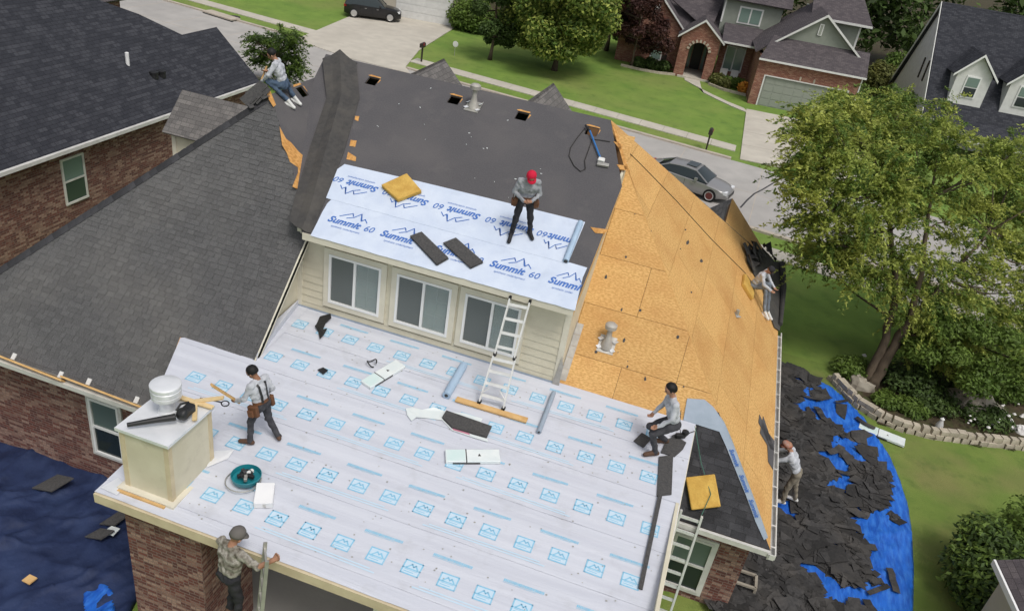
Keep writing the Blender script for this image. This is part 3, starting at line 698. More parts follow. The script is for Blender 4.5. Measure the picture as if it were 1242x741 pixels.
# patio roof on posts
pp = [(-1.58, -2.16), (-1.0, -3.4), (-.14, -4.5), (-.14, -6.27), (9.46, -6.27), (9.46, .06), (.02, .06), (.02, -2.16)]
deck('patio_roof', [V(x, y, zp(y)-.01) for x, y in pp], [], 'osb', .03)
m = MB(); m.bx(-.14, 9.46, -6.33, -6.272, zp(-6.3)-.20, zp(-6.3)-.005); m.build('fascia', 'fascia', H)
m = MB(); m.slab([V(-.145, -6.27, zp(-6.27)-.005), V(-.145, -4.5, zp(-4.5)-.005), V(-.145, -4.5, zp(-4.5)-.2), V(-.145, -6.27, zp(-6.27)-.2)], .03, V(-1, 0, 0)); m.build('fascia', 'fascia', H)
m = MB(); m.slab([V(9.49, -6.27, zp(-6.27)-.005), V(9.49, .0, -.005), V(9.49, .0, -.19), V(9.49, -6.27, zp(-6.27)-.19)], .03, V(1, 0, 0)); m.build('fascia', 'cream_trim', H)
m = MB(); m.bx(-.1, 9.44, -6.26, -.95, -.80, -.77); m.build('patio_ceiling', 'cream', H)
m = MB(); m.bx(9.40, 9.46, -6.2, .0, -.80, -.2); m.bx(-.12, 9.4, -6.24, -6.18, -.78, -.62); m.slab([V(-.1, -2.3, -.35), V(-1.5, -2.3, -.35), V(-.1, -4.4, -.5)], .1); m.build('beam', 'cream', H)
pier = wallbox(.20, 1.75, -6.06, -4.6, -4.9, -.77, 'brick', 'brick_pier')
for x in (5.2, 9.2):
    m = MB(); m.bx(x-.12, x+.12, -6.14, -5.9, -4.9, -.77); m.build('post', 'cream_trim', H)
# underlayment on the patio roof, five overlapping courses
bands = [(-6.29, -5.98, 0), (-6.0, -4.76, 1), (-4.78, -3.54, 2), (-3.56, -2.29, 3), (-2.31, -1.05, 4), (-1.07, .05, 5)]
LE = lambda y: -1.54 if y > -2.2 else (-1.54+(y+2.2)*(-.5/1.2) if y > -3.4 else (-1.03+(-3.4-y)*.80 if y > -4.5 else -.145))
sheetobj = []
for k, (y0, y1, i) in enumerate(bands):
    m = MB(); L_ = []; yy = [y0]+[q for q in (-4.5, -3.4, -2.2) if y0 < q < y1]+[y1]
    xl = [(.02 if y > -2.14 else LE(y)) for y in yy]
    # wavy lower edge, the lap of the course lifts a little
    nseg = 48; bot = []
    for q in range(nseg+1):
        x = xl[0]+(9.475-xl[0])*q/nseg; bot.append(V(x, y0+.012*fbm(x*.9, k*3.1), zp(y0)+.012+.010*abs(fbm(x*1.7, k*5.+9))))
    top = [V(x, y, zp(y)+.003) for x, y in zip(xl, yy)][1:]
    m.slab(bot+[V(9.475, y1, zp(y1)+.003)]+top[::-1], .004); sheetobj.append(m.build('underlayment_sheet', 'paper', H))
# paper turned up against the left cheek wall
m = MB(); m.add([V(.02, .04, .005+.01), V(.02, -2.15, zp(-2.15)+.015), V(.30, -2.15, zp(-2.15)+.02), V(.30, .04, .02), V(.012, .04, .20), V(.012, -1.0, .14), V(.26, -2.12, .02)], [(0, 1, 2, 3)]); m.poly([V(.035, -.02, .015), V(.035, -.02, .17), V(.035, -1.05, .10), V(.30, -2.14, -.06), V(.31, -2.16, -.2)]); m.build('paper_upturn', 'paper', H)
m = MB(); m.slab([V(.0, -.036, .004), V(6.35, -.036, .004), V(6.35, -.036, .05), V(0, -.036, .05)], .004, V(0, -1, 0)); m.build('paper_upturn', 'paper_grey', H)
# print: boxed emblem and thin line of type, repeated on each sheet
def lines_mesh(name, segs, w, mat, polys=()):
    mm = MB()
    for a, b in segs:
        a = V(*a, 0); b = V(*b, 0); d = unit(b-a); n = V(-d[1], d[0], 0)*w/2; mm.poly([a-n-d*w/2, b-n+d*w/2, b+n+d*w/2, a+n-d*w/2])
    for p in polys: mm.poly([V(*q, 0) for q in p])
    return mm.mesh(name, mat)
bw, bh = .150, .128
fx = [((-bw, -bh), (bw, -bh)), ((bw, -bh), (bw, bh)), ((bw, bh), (-bw, bh)), ((-bw, bh), (-bw, -bh)), ((-bw, -.02), (bw, -.02))]
fx += [((-.09, -.005), (-.02, .07)), ((-.02, .07), (.02, .03)), ((.02, .03), (.05, .06)), ((.05, .06), (.10, 0))]
emblem = lines_mesh('emblem', fx, .025, 'ink_cyan', [[(-.11, -.05), (.11, -.05), (.11, -.04), (-.11, -.04)], [(-.11, -.09), (.06, -.09), (.06, -.075), (-.11, -.075)]])
tint = MB(); tint.poly([V(-bw, -bh, 0), V(bw, -bh, 0), V(bw, bh, 0), V(-bw, bh, 0)]); tintme = tint.mesh('emblem_tint', 'ink_cyan_pale')
rr = random.Random(5); segs = []; x = -.36
while x < .34:
    w = rr.choice((.012, .018, .022)); segs.append([(x, -.028), (x+w, -.028), (x+w+.004, .026), (x+.004, .026)]); x += w+rr.choice((.005, .006, .02 if .18 < x < .22 else .006))
typeline = lines_mesh('type_line', [((-.36, -.045), (.2, -.045))], .007, 'ink_cyan', segs)
rowsP = [(-.65, .572, 1.61, 5), (-1.89, .044, 3.63, 4), (-3.135, .30, 3.25, 3), (-4.36, .186, 3.78, 2), (-5.57, .526, 4.77, 1)]
jit = random.Random(11)
def sticker(name, me, x, y, par, lift=.0):
    k = [b for b in bands if b[0] <= y <= b[1]][0]; tt = (y-k[0])/(k[1]-k[0]); h = .003+(.012+.004)*(1-tt)+.003+lift
    a = jit.uniform(-.02, .02); u = UX*math.cos(a)+vP*math.sin(a); v = -UX*math.sin(a)+vP*math.cos(a)
    inst(name, me, par, frame(V(x+jit.uniform(-.008, .008), y, zp(y))+nP*h, u, v, nP))
for y, ph, tp, si in rowsP:
    x = ph-2.2*.634
    while x < 9.3:
        if x > LE(y)+.2 and (x > .35 or y < -2.3):
            sticker('emblem_tint', tintme, x, y, sheetobj[si], -.0012); sticker('emblem', emblem, x, y, sheetobj[si])
        x += .634
    x = tp-1.265*5
    while x < 9.1:
        if x > max(.75, LE(y)+.5): sticker('type_line', typeline, x, y+.405, sheetobj[si])
        x += 1.265
# pale wide print between the rows
m_ = lines_mesh('pale_line', [((-1.1, 0), (1.1, 0)), ((-1.0, .05), (1.0, .05))], .028, 'ink_cyan_pale')
for y, ph, tp, si in rowsP:
    x = ph
    while x < 8.2:
        if x-1.2 > LE(y-.33) and (x > 1.5 or y < -2.3) and y-.33 > bands[0][0]+.3: sticker('pale_line', m_, x+.4, y-.31, sheetobj[si], -.001)
        x += 2.9
# nail heads pressed into the sheets
m = MB(); jn = random.Random(4)
for i in range(300):
    y = jn.uniform(-6.1, -.1); x = jn.uniform(.5 if y > -2.3 else 0., 9.4); c = V(x, y, zp(y))+nP*.016; r_ = jn.uniform(.010, .019)
    m.poly([c+UX*r_*math.cos(t)+vP*r_*math.sin(t) for t in (0, 1.05, 2.1, 3.14, 4.19, 5.24)])
m.build('cap_nails', 'metal_dull', H, kind='stuff')

# two sheets on the dormer roof with large lettering
def sheet_shed(pts, amp=.006, lift=.012):
    mm = MB(); mm.slab([V(x, y, zs(y))+nS*(lift+amp*fbm(x*2, y*2)) for x, y in pts], .004); return mm.build('underlayment_sheet', 'paper_summit', H)
lowx = [(.57+(6.52-.57)*i/30, -.47+.012*fbm(i*.7, 2)) for i in range(31)]
s_low = sheet_shed(lowx+[(6.47, -.1), (6.42, .35), (6.43, .62)]+[(6.4-(6.4-.48)*i/12, .63) for i in range(1, 13)]+[(.45, .45), (.47, .2), (.52, -.1)], .004, .010)
topx = [(6.02, .60), (6.02, 1.77)]
s_up = sheet_shed([(.30+(6.02-.30)*i/20, .575+.01*fbm(i*.9, 7)) for i in range(21)]+[(6.02, 1.77), (4.0, 1.74), (2., 1.70), (.22, 1.64), (.13, 1.40), (.10, 1.1), (.20, .9), (.12, .70)], .004, .017)
def textmesh(body, size, shear=0., off=0., mat='ink_blue'):
    c = bpy.data.curves.new('type', 'FONT'); c.body = body; c.size = size; c.shear = shear; c.offset = off; c.align_x = 'CENTER'; c.align_y = 'BOTTOM'; c.resolution_u = 3; c.fill_mode = 'FRONT'
    ob = bpy.data.objects.new('type', c); COL.objects.link(ob); dg = bpy.context.evaluated_depsgraph_get()
    me = bpy.data.meshes.new_from_object(ob.evaluated_get(dg)); bpy.data.objects.remove(ob); bpy.data.curves.remove(c)
    me.materials.clear(); me.materials.append(M[mat]); autouv(me) if not me.uv_layers else None
    return me
tx1 = textmesh('Summit', .245, .28, .008); tx2 = textmesh('60', .235, .2, .0008); tx3 = textmesh('synthetic underlayment', .072, .12, .0); 
def poly_line(P, w0=.02): return [(P[i], P[i+1]) for i in range(len(P)-1)]
mt = lines_mesh('mountain_mark', poly_line([(-.37, .0), (-.22, .10), (-.13, .16), (-.09, .09)])+poly_line([(-.20, -.01), (-.06, .06), (.06, .21), (.15, .02), (.20, .09), (.28, .0)]), .020, 'ink_blue', [[(.05, .21), (.075, .20), (.155, .03), (.13, .0), (.10, .06)], [(-.14, .17), (-.11, .15), (-.07, .08), (-.10, .09)]])
def logo(cx, y, flip, par, lift):
    u, v = (UX, vS) if not flip else (-UX, -vS)
    o_ = V(cx, y, zs(y))+nS*lift
    for nm, me, du, dv in (('lettering', tx1, -.17, -.075), ('lettering', tx2, .43, -.075), ('lettering', tx3, -.05, -.165), ('mountain_mark', mt, .03, .20)):
        inst(nm, me, par, frame(o_+u*du+v*dv, u, v, nS))
for cx in (1.24, 2.50, 3.76, 5.02): logo(cx, .03, False, s_low, .019)
for cx in (.78, 2.02, 3.26, 4.50): logo(cx, 1.20, True, s_up, .026)
# cut-off repeats at the ends of the two sheets
tx1c = textmesh('Summi', .245, .28, .008); tx3c = textmesh('synthetic under', .072, .12, 0)
c6 = V(6.10, .03, zs(.03))+nS*.019
inst('lettering', tx1c, s_low, frame(c6+vS*-.075, UX, vS, nS)); inst('lettering', tx3c, s_low, frame(c6+vS*-.165+UX*.02, UX, vS, nS)); inst('mountain_mark', mt, s_low, frame(c6+vS*.20+UX*.1, UX*.8, vS, nS))
txr = textmesh('mmit', .245, .28, .008); c7 = V(5.56, 1.20, zs(1.20))+nS*.026
inst('lettering', txr, s_up, frame(c7+vS*.075+UX*.1, -UX, -vS, nS)); inst('lettering', tx2, s_up, frame(c7+vS*.075-UX*.30, -UX, -vS, nS)); inst('mountain_mark', mt, s_up, frame(c7-vS*.20, -UX*.8, -vS, nS))
txl = textmesh('Summit', .12, .28, .004); 
for i_ in (1, 2, 3):
    a_, b_ = on_back(*hL[i_]), on_back(*hL[i_+1]); u_ = unit(hM[i_+1]-hM[i_]); q_ = (a_+b_+hM[i_]+hM[i_+1])/4; e1 = (hM[i_]+hM[i_+1])/2-(a_+b_)/2; n_ = unit(np.cross(u_, e1)); n_ = n_ if n_[2] > 0 else -n_
    inst('lettering', txl, hipstrip, frame(q_+n_*.035-unit(np.cross(n_, u_))*.05, u_, unit(np.cross(n_, u_)), n_))
# rolls at the ends of sheets
m = MB(); a, b = on_shed(704, 272)+nS*.06, on_shed(686, 319)+nS*.06; m.tube([a, b], .065, 14); rl = tag(m.build('paper_roll', 'paper_blue', None, True), 'thin roll of pale blue underlayment at the end of the upper dormer sheet', 'roll')
m = MB(); m.tube([b-unit(a-b)*.004, b-unit(a-b)*.02], [.04, .038], 12); m.build('core', 'dark_grey', rl)

# ------------------------------------------------------------------ dark felt strip in the valley
VB = V(-.30, .45, 2.55); vdir = unit(VB-VT)
def valley(t, w, lift, side):
    c = VT+(V(.05, -.2, 2.40)-VT)*t
    d = UX if side > 0 else V(0, -1, 0)
    return c
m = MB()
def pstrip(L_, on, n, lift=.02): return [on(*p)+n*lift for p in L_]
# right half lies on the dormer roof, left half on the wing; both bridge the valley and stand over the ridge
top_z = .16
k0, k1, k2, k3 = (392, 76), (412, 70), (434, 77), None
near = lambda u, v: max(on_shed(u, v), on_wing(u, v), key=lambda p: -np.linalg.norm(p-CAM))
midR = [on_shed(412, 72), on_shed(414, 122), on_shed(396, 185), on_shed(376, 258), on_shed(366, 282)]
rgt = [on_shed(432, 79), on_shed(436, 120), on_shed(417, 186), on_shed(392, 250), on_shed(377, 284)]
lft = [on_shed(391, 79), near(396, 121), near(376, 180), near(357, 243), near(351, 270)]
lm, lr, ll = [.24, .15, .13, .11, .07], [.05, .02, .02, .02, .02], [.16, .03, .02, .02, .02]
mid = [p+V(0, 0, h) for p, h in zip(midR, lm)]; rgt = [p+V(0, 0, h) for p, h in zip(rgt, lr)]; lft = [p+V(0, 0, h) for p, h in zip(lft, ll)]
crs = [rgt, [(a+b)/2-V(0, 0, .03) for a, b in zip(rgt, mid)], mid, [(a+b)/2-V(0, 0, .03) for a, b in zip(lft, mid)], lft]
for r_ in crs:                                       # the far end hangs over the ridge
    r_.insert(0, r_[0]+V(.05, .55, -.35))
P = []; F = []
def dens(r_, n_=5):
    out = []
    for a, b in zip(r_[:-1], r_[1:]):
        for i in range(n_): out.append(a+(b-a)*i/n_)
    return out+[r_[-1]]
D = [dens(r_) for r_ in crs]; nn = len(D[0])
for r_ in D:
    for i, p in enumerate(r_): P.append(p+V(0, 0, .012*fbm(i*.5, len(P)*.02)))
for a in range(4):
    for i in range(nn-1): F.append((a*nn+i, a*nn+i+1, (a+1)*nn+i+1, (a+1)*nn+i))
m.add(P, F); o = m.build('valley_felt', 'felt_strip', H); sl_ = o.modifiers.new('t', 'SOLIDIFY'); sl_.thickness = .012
# crumpled end of the old hip caps by the kneeling roofer
m = MB()
for i, (a, b, w) in enumerate((((306, 122), (324, 106), .5), ((310, 118), (322, 104), .34), ((298, 128), (316, 112), .42), ((310, 118), (322, 108), .22), ((300, 128), (312, 120), .2), ((303, 126), (309, 134), .12), ((318, 112), (326, 122), .2))):
    p, q = on_left(*a)+nL*.06, on_left(*b)+nL*.10; d = unit(q-p); s_ = unit(np.cross(d, nL)); m.slab([p-s_*w/2, q-s_*w*.4, q+s_*w*.5+nL*.05, p+s_*w/2+nL*.03], .012)
m.build('loose_hip_cap', 'shingle_piece', H)
# ragged boards at the edge between felt and plywood
m = MB()
for c in ([(741, 148), (748, 160), (757, 190), (764, 208), (758, 206), (750, 178)], [(716, 276), (738, 279), (733, 284), (722, 283)], [(748, 200), (762, 202), (762, 208), (752, 206)], [(744, 172), (756, 176), (752, 182)]):
    m = MB(); m.slab([on_shed(*p)+nS*.012 for p in c], .008); m.build('torn_patch', 'osb_scrap', H)
# torn felt remains on the right eave and by the sitting roofer
m = MB(); L_ = zz([(434, 70), (452, 110), (468, 140), (490, 170), (488, 205), (475, 200), (460, 165), (440, 120), (430, 100)], 780, 480, 3.089)
for c in (L_,): m.slab([on_right(*p)+nR*.02 for p in c], .006)
m.slab([on_right(*p)+nR*.02 for p in ((925, 505), (930, 520), (938, 545), (937, 570), (931, 560), (930, 540), (921, 525))], .006)
m.build('felt_remnant', 'felt', H)
m = MB(); fl = [(905, 318), (903, 300), (912, 304), (920, 303), (930, 308), (938, 318), (948, 318), (951, 330), (949, 370), (944, 402), (938, 398), (932, 380), (927, 362), (922, 345), (914, 335)]
m.slab([on_right(*p)+nR*.05 for p in fl], .02); fr_ = m.build('felt_remnant', 'felt_strip', H)
m = MB(); jr = random.Random(8)
for i in range(22):
    c = on_right(jr.uniform(904, 932), jr.uniform(300, 322))+nR*jr.uniform(.06, .2); a = jr.uniform(0, 6.28); u = V(0, math.cos(a), 0)+vR*math.sin(a); v = np.cross(nR, u); s_ = jr.uniform(.12, .32)
    m.slab([c-u*s_-v*s_*.5, c+u*s_*.9-v*s_*.4+nR*jr.uniform(-.1, .15), c+u*s_*.7+v*s_*.5+nR*jr.uniform(-.1, .2), c-u*s_*.8+v*s_*.45], .012)
m.tube([on_right(944, 322)+nR*.15, on_right(946, 350)+nR*.13, on_right(943, 395)+nR*.1], [.10, .10, .06], 10)
m.slab([on_right(*p)+nR*.12 for p in ((897, 297), (900, 296), (906, 309), (903, 311))], .02)
m.build('torn_shingle_heap', 'debris', fr_, kind='stuff')

# ------------------------------------------------------------------ vents and flashings
def pipe_vent(base, n, name, h, mat='lead', hood=True, fl=.30):
    t = MB(); u = UX; v = unit(np.cross(n, u)); fr = np.stack([u, v, n], 1)
    t.box(base+n*.012, (fl*1.25, fl*1.35, .012), fr); o = t.build(name, 'metal_dull', H)
    t = MB(); t.lathe([(fl*.50, .0), (fl*.42, .10), (fl*.30, .20), (.062, .32), (.058, h-.12)], base-V(0, 0, .06), 18); t.build('cone', mat, o, True)
    t = MB(); t.lathe([(.062, h-.14), (.13, h-.11), (.135, h-.02), (.09, h+.02), (.02, h+.03)], base-V(0, 0, .06), 18); t.build('cap', mat, o, True)
    # crumpled flashing corners
    for a, b, l in ((-.9, .5, .10), (.9, .5, .12), (.8, -.6, .03), (-.85, -.5, .02)):
        t = MB(); c = base+u*a*fl*.62+v*b*fl*.62+n*.03; t.slab([c-u*.07, c+v*.06, c+u*.08+n*l, c-v*.05+n*l*.4], .006); t.build('bent_flashing', 'metal_roof', o)
    return o
pipe_vent(on_shed(574, 130), nS, 'roof_vent', .62)
pipe_vent(on_back(736, 418), nB, 'roof_vent', .60)
m = MB(); c = on_right(893, 383); m.slab([c+nR*.02+V(0, -.12, 0), c+nR*.02+vR*.12, c+nR*.02+V(0, .1, 0), c+nR*.10-vR*.1], .008); m.lathe([(.05, 0), (.045, .18)], c, 12); m.build('roof_vent', 'metal_dull', H)
# ------------------------------------------------------------------ chimney
cx0, cx1, cy0, cy1 = .25, 1.18, -5.98, -4.86; cz0, cz1 = zp(cy0)-.02, .77
m = MB(); m.bx(cx0, cx1, cy0, cy1, cz0, cz1-.02); ch = m.build('chimney', 'chimney_panel', H)
for x, y in ((cx0, cy0), (cx1, cy0), (cx1, cy1), (cx0, cy1)):
    m = MB(); m.bx(x-.012-(.07 if x == cx1 else 0), x+.012+(.07 if x == cx0 else 0), y-.012-(.07 if y == cy1 else 0), y+.012+(.07 if y == cy0 else 0), cz0+.02, cz1-.03); m.build('corner_trim', 'fascia', ch)
m = MB(); m.bx(cx0-.05, cx1+.05, cy0-.05, cy1+.05, cz1-.02, cz1); m.bx(cx0-.052, cx1+.052, cy0-.054, cy0-.05, cz1-.06, cz1); m.bx(cx1+.05, cx1+.054, cy0-.05, cy1+.05, cz1-.06, cz1); m.build('metal_top', 'metal_roof', ch)
m = MB(); m.bx(cx0-.10, cx1+.10, cy0-.12, cy1+.1, zp(cy0)-.01, zp(cy0)+.05); m.build('skirt_board', 'cream_trim', ch)
m = MB(); m.bx(cx0-.06, cx1-.05, cy0-.17, cy0-.125, zp(cy0)-.02, zp(cy0)+.03); m.build('skirt_board', 'pine', ch)
m = MB(); m.slab([V(1.2, -5.1, zp(-5.1)+.03), V(1.42, -4.75, zp(-4.75)+.03), V(1.40, -4.55, zp(-4.55)+.05), V(1.1, -4.7, zp(-4.7)+.04)], .006); m.build('flashing', 'metal_roof', ch); m = MB(); m.slab([V(-.1, -6.2, zp(-6.2)+.03), V(.25, -6.22, zp(-6.2)+.03), V(.24, -6.0, zp(-6.)+.04), V(0, -5.9, zp(-5.9)+.03)], .006); m.build('flashing', 'metal_roof', ch)
cc = V(.66, -5.30, cz1)
m = MB(); m.lathe([(.22, .0), (.17, .012), (.16, .05), (.128, .06), (.128, .34)], cc, 20); fl_ = m.build('flue', 'metal_roof', ch, True)
m = MB(); m.lathe([(.20, .30), (.245, .33), (.25, .40), (.23, .41), (.25, .42), (.255, .50), (.235, .515), (.255, .53), (.255, .585), (.235, .60), (.03, .605)], cc, 28); m.build('flue_cap', 'metal_roof', fl_, True)
# blower lying on the chimney, off-cuts of lumber behind it
bl = thing('leaf_blower', 'black leaf blower lying on the metal chimney top', 'blower', V(.95, -5.4, cz1+.02))
m = MB(); m.tube([V(.42, -5.98, cz1+.10), V(.75, -5.72, cz1+.14), V(1.0, -5.52, cz1+.16)], [.038, .05, .065], 12); m.build('nozzle', 'black_plastic', bl, True)
m = MB(); m.lathe([(.03, -.08), (.09, -.07), (.115, 0), (.10, .08), (.04, .10)], V(1.04, -5.40, cz1+.16), 16, np.array([[0, 0, 1], [0, 1, 0], [-1, 0, 0]])); m.box(V(1.06, -5.28, cz1+.17), (.15, .22, .15)); m.build('housing', 'black_plastic', bl, True, .02)
m = MB(); m.tube([V(1.0, -5.50, cz1+.28), V(1.02, -5.40, cz1+.36), V(1.05, -5.24, cz1+.30)], .02, 8); m.build('handle', 'black_plastic', bl, True)
for i, (a, b, w, lab) in enumerate((((.78, -4.98, cz1+.02), (1.36, -4.72, cz1+.16), .09, 'pale lumber off-cut sticking out towards the man at the chimney'), ((.60, -4.94, cz1+.05), (1.28, -4.92, cz1+.05), .09, 'pale lumber off-cut lying level behind the flue'), ((1.0, -5.02, cz1+.09), (1.24, -5.36, cz1+.07), .08, 'short pale off-cut hanging over the right chimney edge'), ((.28, -4.98, cz1+.03), (.62, -4.9, cz1+.04), .09, 'pale off-cut end on the left behind the flue'))):
    m = MB(); m.beam(a, b, w, .035); tag(m.build('lumber_offcut', 'pine_pale', None, False, .004), lab, 'lumber', 'off-cuts on the chimney')
m = MB(); q0 = V(1.36, -4.78, cz1+.10); m.tube([q0-V(.4, .05, .02), q0], .012, 6); m.tube([q0+V(.07+.07*math.cos(t), .05*math.sin(t), .02*math.sin(t)) for t in np.linspace(3.14, 9.4, 14)], .012, 6); tag(m.build('hook_tool', 'black_plastic', None, True), 'thin black tool with a loop handle sticking out of the lumber on the chimney', 'tool')
# ================================================================== neighbouring houses
def wbox(T, name, mat, x0, x1, y0, y1, z0, z1): m = MB(); m.bx(x0, x1, y0, y1, z0, z1); return m.build(name, mat, T)
# house on the left: its roof slope and brick side wall face us
N = thing('neighbour_house', 'brick house on the left with dark slate-grey shingle roof', 'house', (-15., 5., gz(-15, 5)))
zn = lambda x: -.5+.9*(-11.7-x)
m = MB(); m.slab([V(-11.7, -9, -.5), V(-11.7, 16.4, -.5), V(-13.85, 16.4, zn(-13.85)), V(-13.85, 14.1, zn(-13.85)), V(-14.75, 12.75, zn(-14.75)), V(-15.75, 10.6, zn(-15.75)), V(-15.75, -9, zn(-15.75))], .12); nr1 = m.build('roof', 'shingle_slate', N)
m = MB(); m.slab([V(-15.75, -9, zn(-15.75)), V(-15.75, 10.6, zn(-15.75)), V(-20., 10.6, zn(-15.75)-3.8), V(-20., -9, zn(-15.75)-3.8)], .12); m.slab([V(-15.75, 10.6, zn(-15.75)), V(-13.85, 14.1, zn(-13.85)), V(-14.2, 16.0, 0.), V(-20, 15.6, -.5), V(-20, 10.6, -.6)], .1); m.slab([V(-13.85, 14.0, zn(-13.85)), V(-13.85, 16.4, zn(-13.85)), V(-16.0, 16.4, -.5), V(-16.0, 13., -.5)], .12); m.build('roof', 'shingle_slate', N)
m = MB(); m.bx(-11.70, -11.58, -9, 16.45, -.62, -.50); m.build('gutter', 'gutter', N)
m = MB(); m.bx(-12.1, -11.70, -9, 16.3, -.66, -.63); m.build('soffit', 'white_paint', N)
m = MB(); m.bx(-12.4, -12.1, -9, 16.0, -5, -.62); m.bx(-15.6, -12.4, 15.7, 16.0, -5, -.62); nw = m.build('wall', 'brick', N)
m = MB(); m.slab([V(-15.9, 16.05, -.62), V(-12.1, 16.05, -.62), V(-13.85, 16.05, 1.2)], .1, V(0, 1, 0)); m.build('gable_wall', 'brick', N)
def xwin(T, x, y0, y1, z0, z1, tm, gm=('glass_dark', 'glass_dark')):
    m = MB(); k = .07; s_ = 1
    m.bx(x, x+.05, y0-k, y1+k, z1, z1+k); m.bx(x, x+.06, y0-k, y1+k, z0-k, z0); m.bx(x, x+.048, y0-k, y0, z0, z1); m.bx(x, x+.048, y1, y1+k, z0, z1); zm = (z0+z1)/2; m.bx(x, x+.046, y0, y1, zm-.03, zm+.03)
    w = m.build('window', tm, T)
    for a, b, g in ((z0, zm-.03, gm[0]), (zm+.03, z1, gm[1])): p = MB(); p.bx(x+.005, x+.02, y0, y1, a, b); p.build('pane', g, w)
    return w
mk('glass_teal', (.17, .24, .21), None, rough=.12, spec=.6)
mk('glass_green', (.05, .075, .06), None, rough=.12, spec=.6)
xwin(nw, -12.098, 5.48, 6.33, -2.57, -1.08, 'gutter', ('glass_green', 'glass_teal'))
p = hit(155, 78, (.9, 0, 1), -.5-.9*11.7); m = MB(); m.lathe([(.07, -.1), (.07, .42), (.05, .43)], p, 12); m.build('vent_pipe', 'white_vinyl', N, True)
for px in ((187, 92.5), (196, 91)):
    p = hit(*px, (.9, 0, 1), -.5-.9*11.7); m = MB(); m.lathe([(.16, -.1), (.15, .08), (.17, .09), (.17, .16), (.05, .2)], p, 12); m.build('roof_vent', 'black_plastic', N, True)
m = MB(); m.bx(-22., -16.5, 4, 13, -.2, .2); 
N2 = thing('dark_roof_house', 'house with a dark brown roof cut off at the top left corner', 'house', (-30., 14., ZG))
m = MB(); m.slab([V(-23, -4, .4), V(-23, 22, .4), V(-28, 22, 4.4), V(-28, -4, 4.4)], .12); m.slab([V(-33, -4, .4), V(-33, 22, .4), V(-28, 22, 4.4), V(-28, -4, 4.4)], .12); m.build('roof', 'shingle_brown', N2)
m = MB(); m.bx(-32.6, -23.4, -3.5, 21.5, -4.2, .4); m.build('wall', 'brick', N2)

# ---- brick and sage-green house across the street, in its own axes (u along the front, v away from us, h up)
BO = thing('brick_house', 'brick and sage green house with double garage across the street', 'house', O(0, 4), math.atan2(UO[1], UO[0]))
class OB(MB):
    def o(s, u0, u1, v0, v1, h0, h1): return s.add([O(*q) for q in ((u0, v0, h0), (u1, v0, h0), (u1, v1, h0), (u0, v1, h0), (u0, v0, h1), (u1, v0, h1), (u1, v1, h1), (u0, v1, h1))], [(0, 3, 2, 1), (4, 5, 6, 7), (0, 1, 5, 4), (1, 2, 6, 5), (2, 3, 7, 6), (3, 0, 4, 7)])
    def sl(s, pts, t, n=None): return s.slab([O(*p) for p in pts], t, n)
def ob(name, mat, par, *boxes):
    m = OB()
    for b in boxes: m.o(*b)
    return m.build(name, mat, par)
FN = -VO
gw = ob('wall', 'brick_red', BO, (-.85, -.12, 0, .3, 0, 3.5), (5.86, 6.5, 0, .3, 0, 3.5), (-.12, 5.86, 0, .3, 2.2, 3.5), (-.85, -.55, .3, 9, 0, 3.5), (6.2, 6.5, .3, 12, 0, 3.5))
gd = ob('garage_door', 'sage_door', BO, (-.12, 5.86, .12, .16, 0, 2.2))
for i in range(4):
    for j in range(8): ob('door_panel', 'sage_door', gd, (-.02+j*.735, .62+j*.735, .10, .13, .06+i*.54, .52+i*.54))
ob('door_trim', 'white_paint', BO, (-.22, -.12, -.03, .12, 0, 2.2)); ob('door_trim', 'white_paint', BO, (5.86, 5.96, -.03, .12, 0, 2.2)); ob('door_trim', 'white_paint', BO, (-.22, 5.96, -.032, .12, 2.2, 2.28))
for u_ in (2.3, 3.3): ob('keystone', 'stone', BO, (u_, u_+.12, -.03, .05, 2.3, 2.6))
m = OB(); m.sl([(-.95, -.35, 3.42), (6.75, -.35, 3.42), (6.75, 1.35, 4.9), (-.2, 1.35, 4.9)], .08); m.build('skirt_roof', 'shingle_brown', BO)
ob('fascia', 'white_paint', BO, (-.95, 6.75, -.40, -.352, 3.30, 3.43)); ob('downpipe', 'white_paint', BO, (6.52, 6.60, -.06, .02, 0, 3.35))
m = OB(); m.sl([(.1, 1.3, 4.55), (5.95, 1.3, 4.55), (3.02, 1.3, 6.85)], .1, FN); gw2 = m.build('gable_wall', 'sage', BO)
ob('gable_window', 'white_paint', gw2, (2.72, 3.02, 1.22, 1.3, 5.45, 6.25)); ob('pane', 'sage_door', gw2, (2.79, 2.95, 1.2, 1.23, 5.52, 6.18))
m = OB(); m.sl([(3.02, .95, 6.98), (-1.25, .95, 3.62), (-1.25, 9, 3.62), (3.02, 9, 6.98)], .1); m.build('roof', 'shingle_brown', BO)
m = OB(); m.sl([(3.02, .95, 6.98), (6.35, .95, 4.35), (6.35, 5.2, 4.35), (3.02, 5.2, 6.98)], .1); m.build('roof', 'shingle_brown', BO)
m = OB(); m.sl([(3.02, .93, 6.98), (-.25, .93, 4.42), (-.25, .93, 4.26), (3.02, .93, 6.80)], .04, FN); m.sl([(3.02, .93, 6.98), (6.30, .93, 4.40), (6.30, .93, 4.24), (3.02, .93, 6.80)], .04, FN); m.build('rake_board', 'white_paint', BO)
ob('upper_wall', 'sage', BO, (2.8, 6.3, 5.2, 12, 3.5, 6.35)); ob('corner_board', 'white_paint', BO, (6.2, 6.34, 5.17, 5.3, 4.2, 6.3))
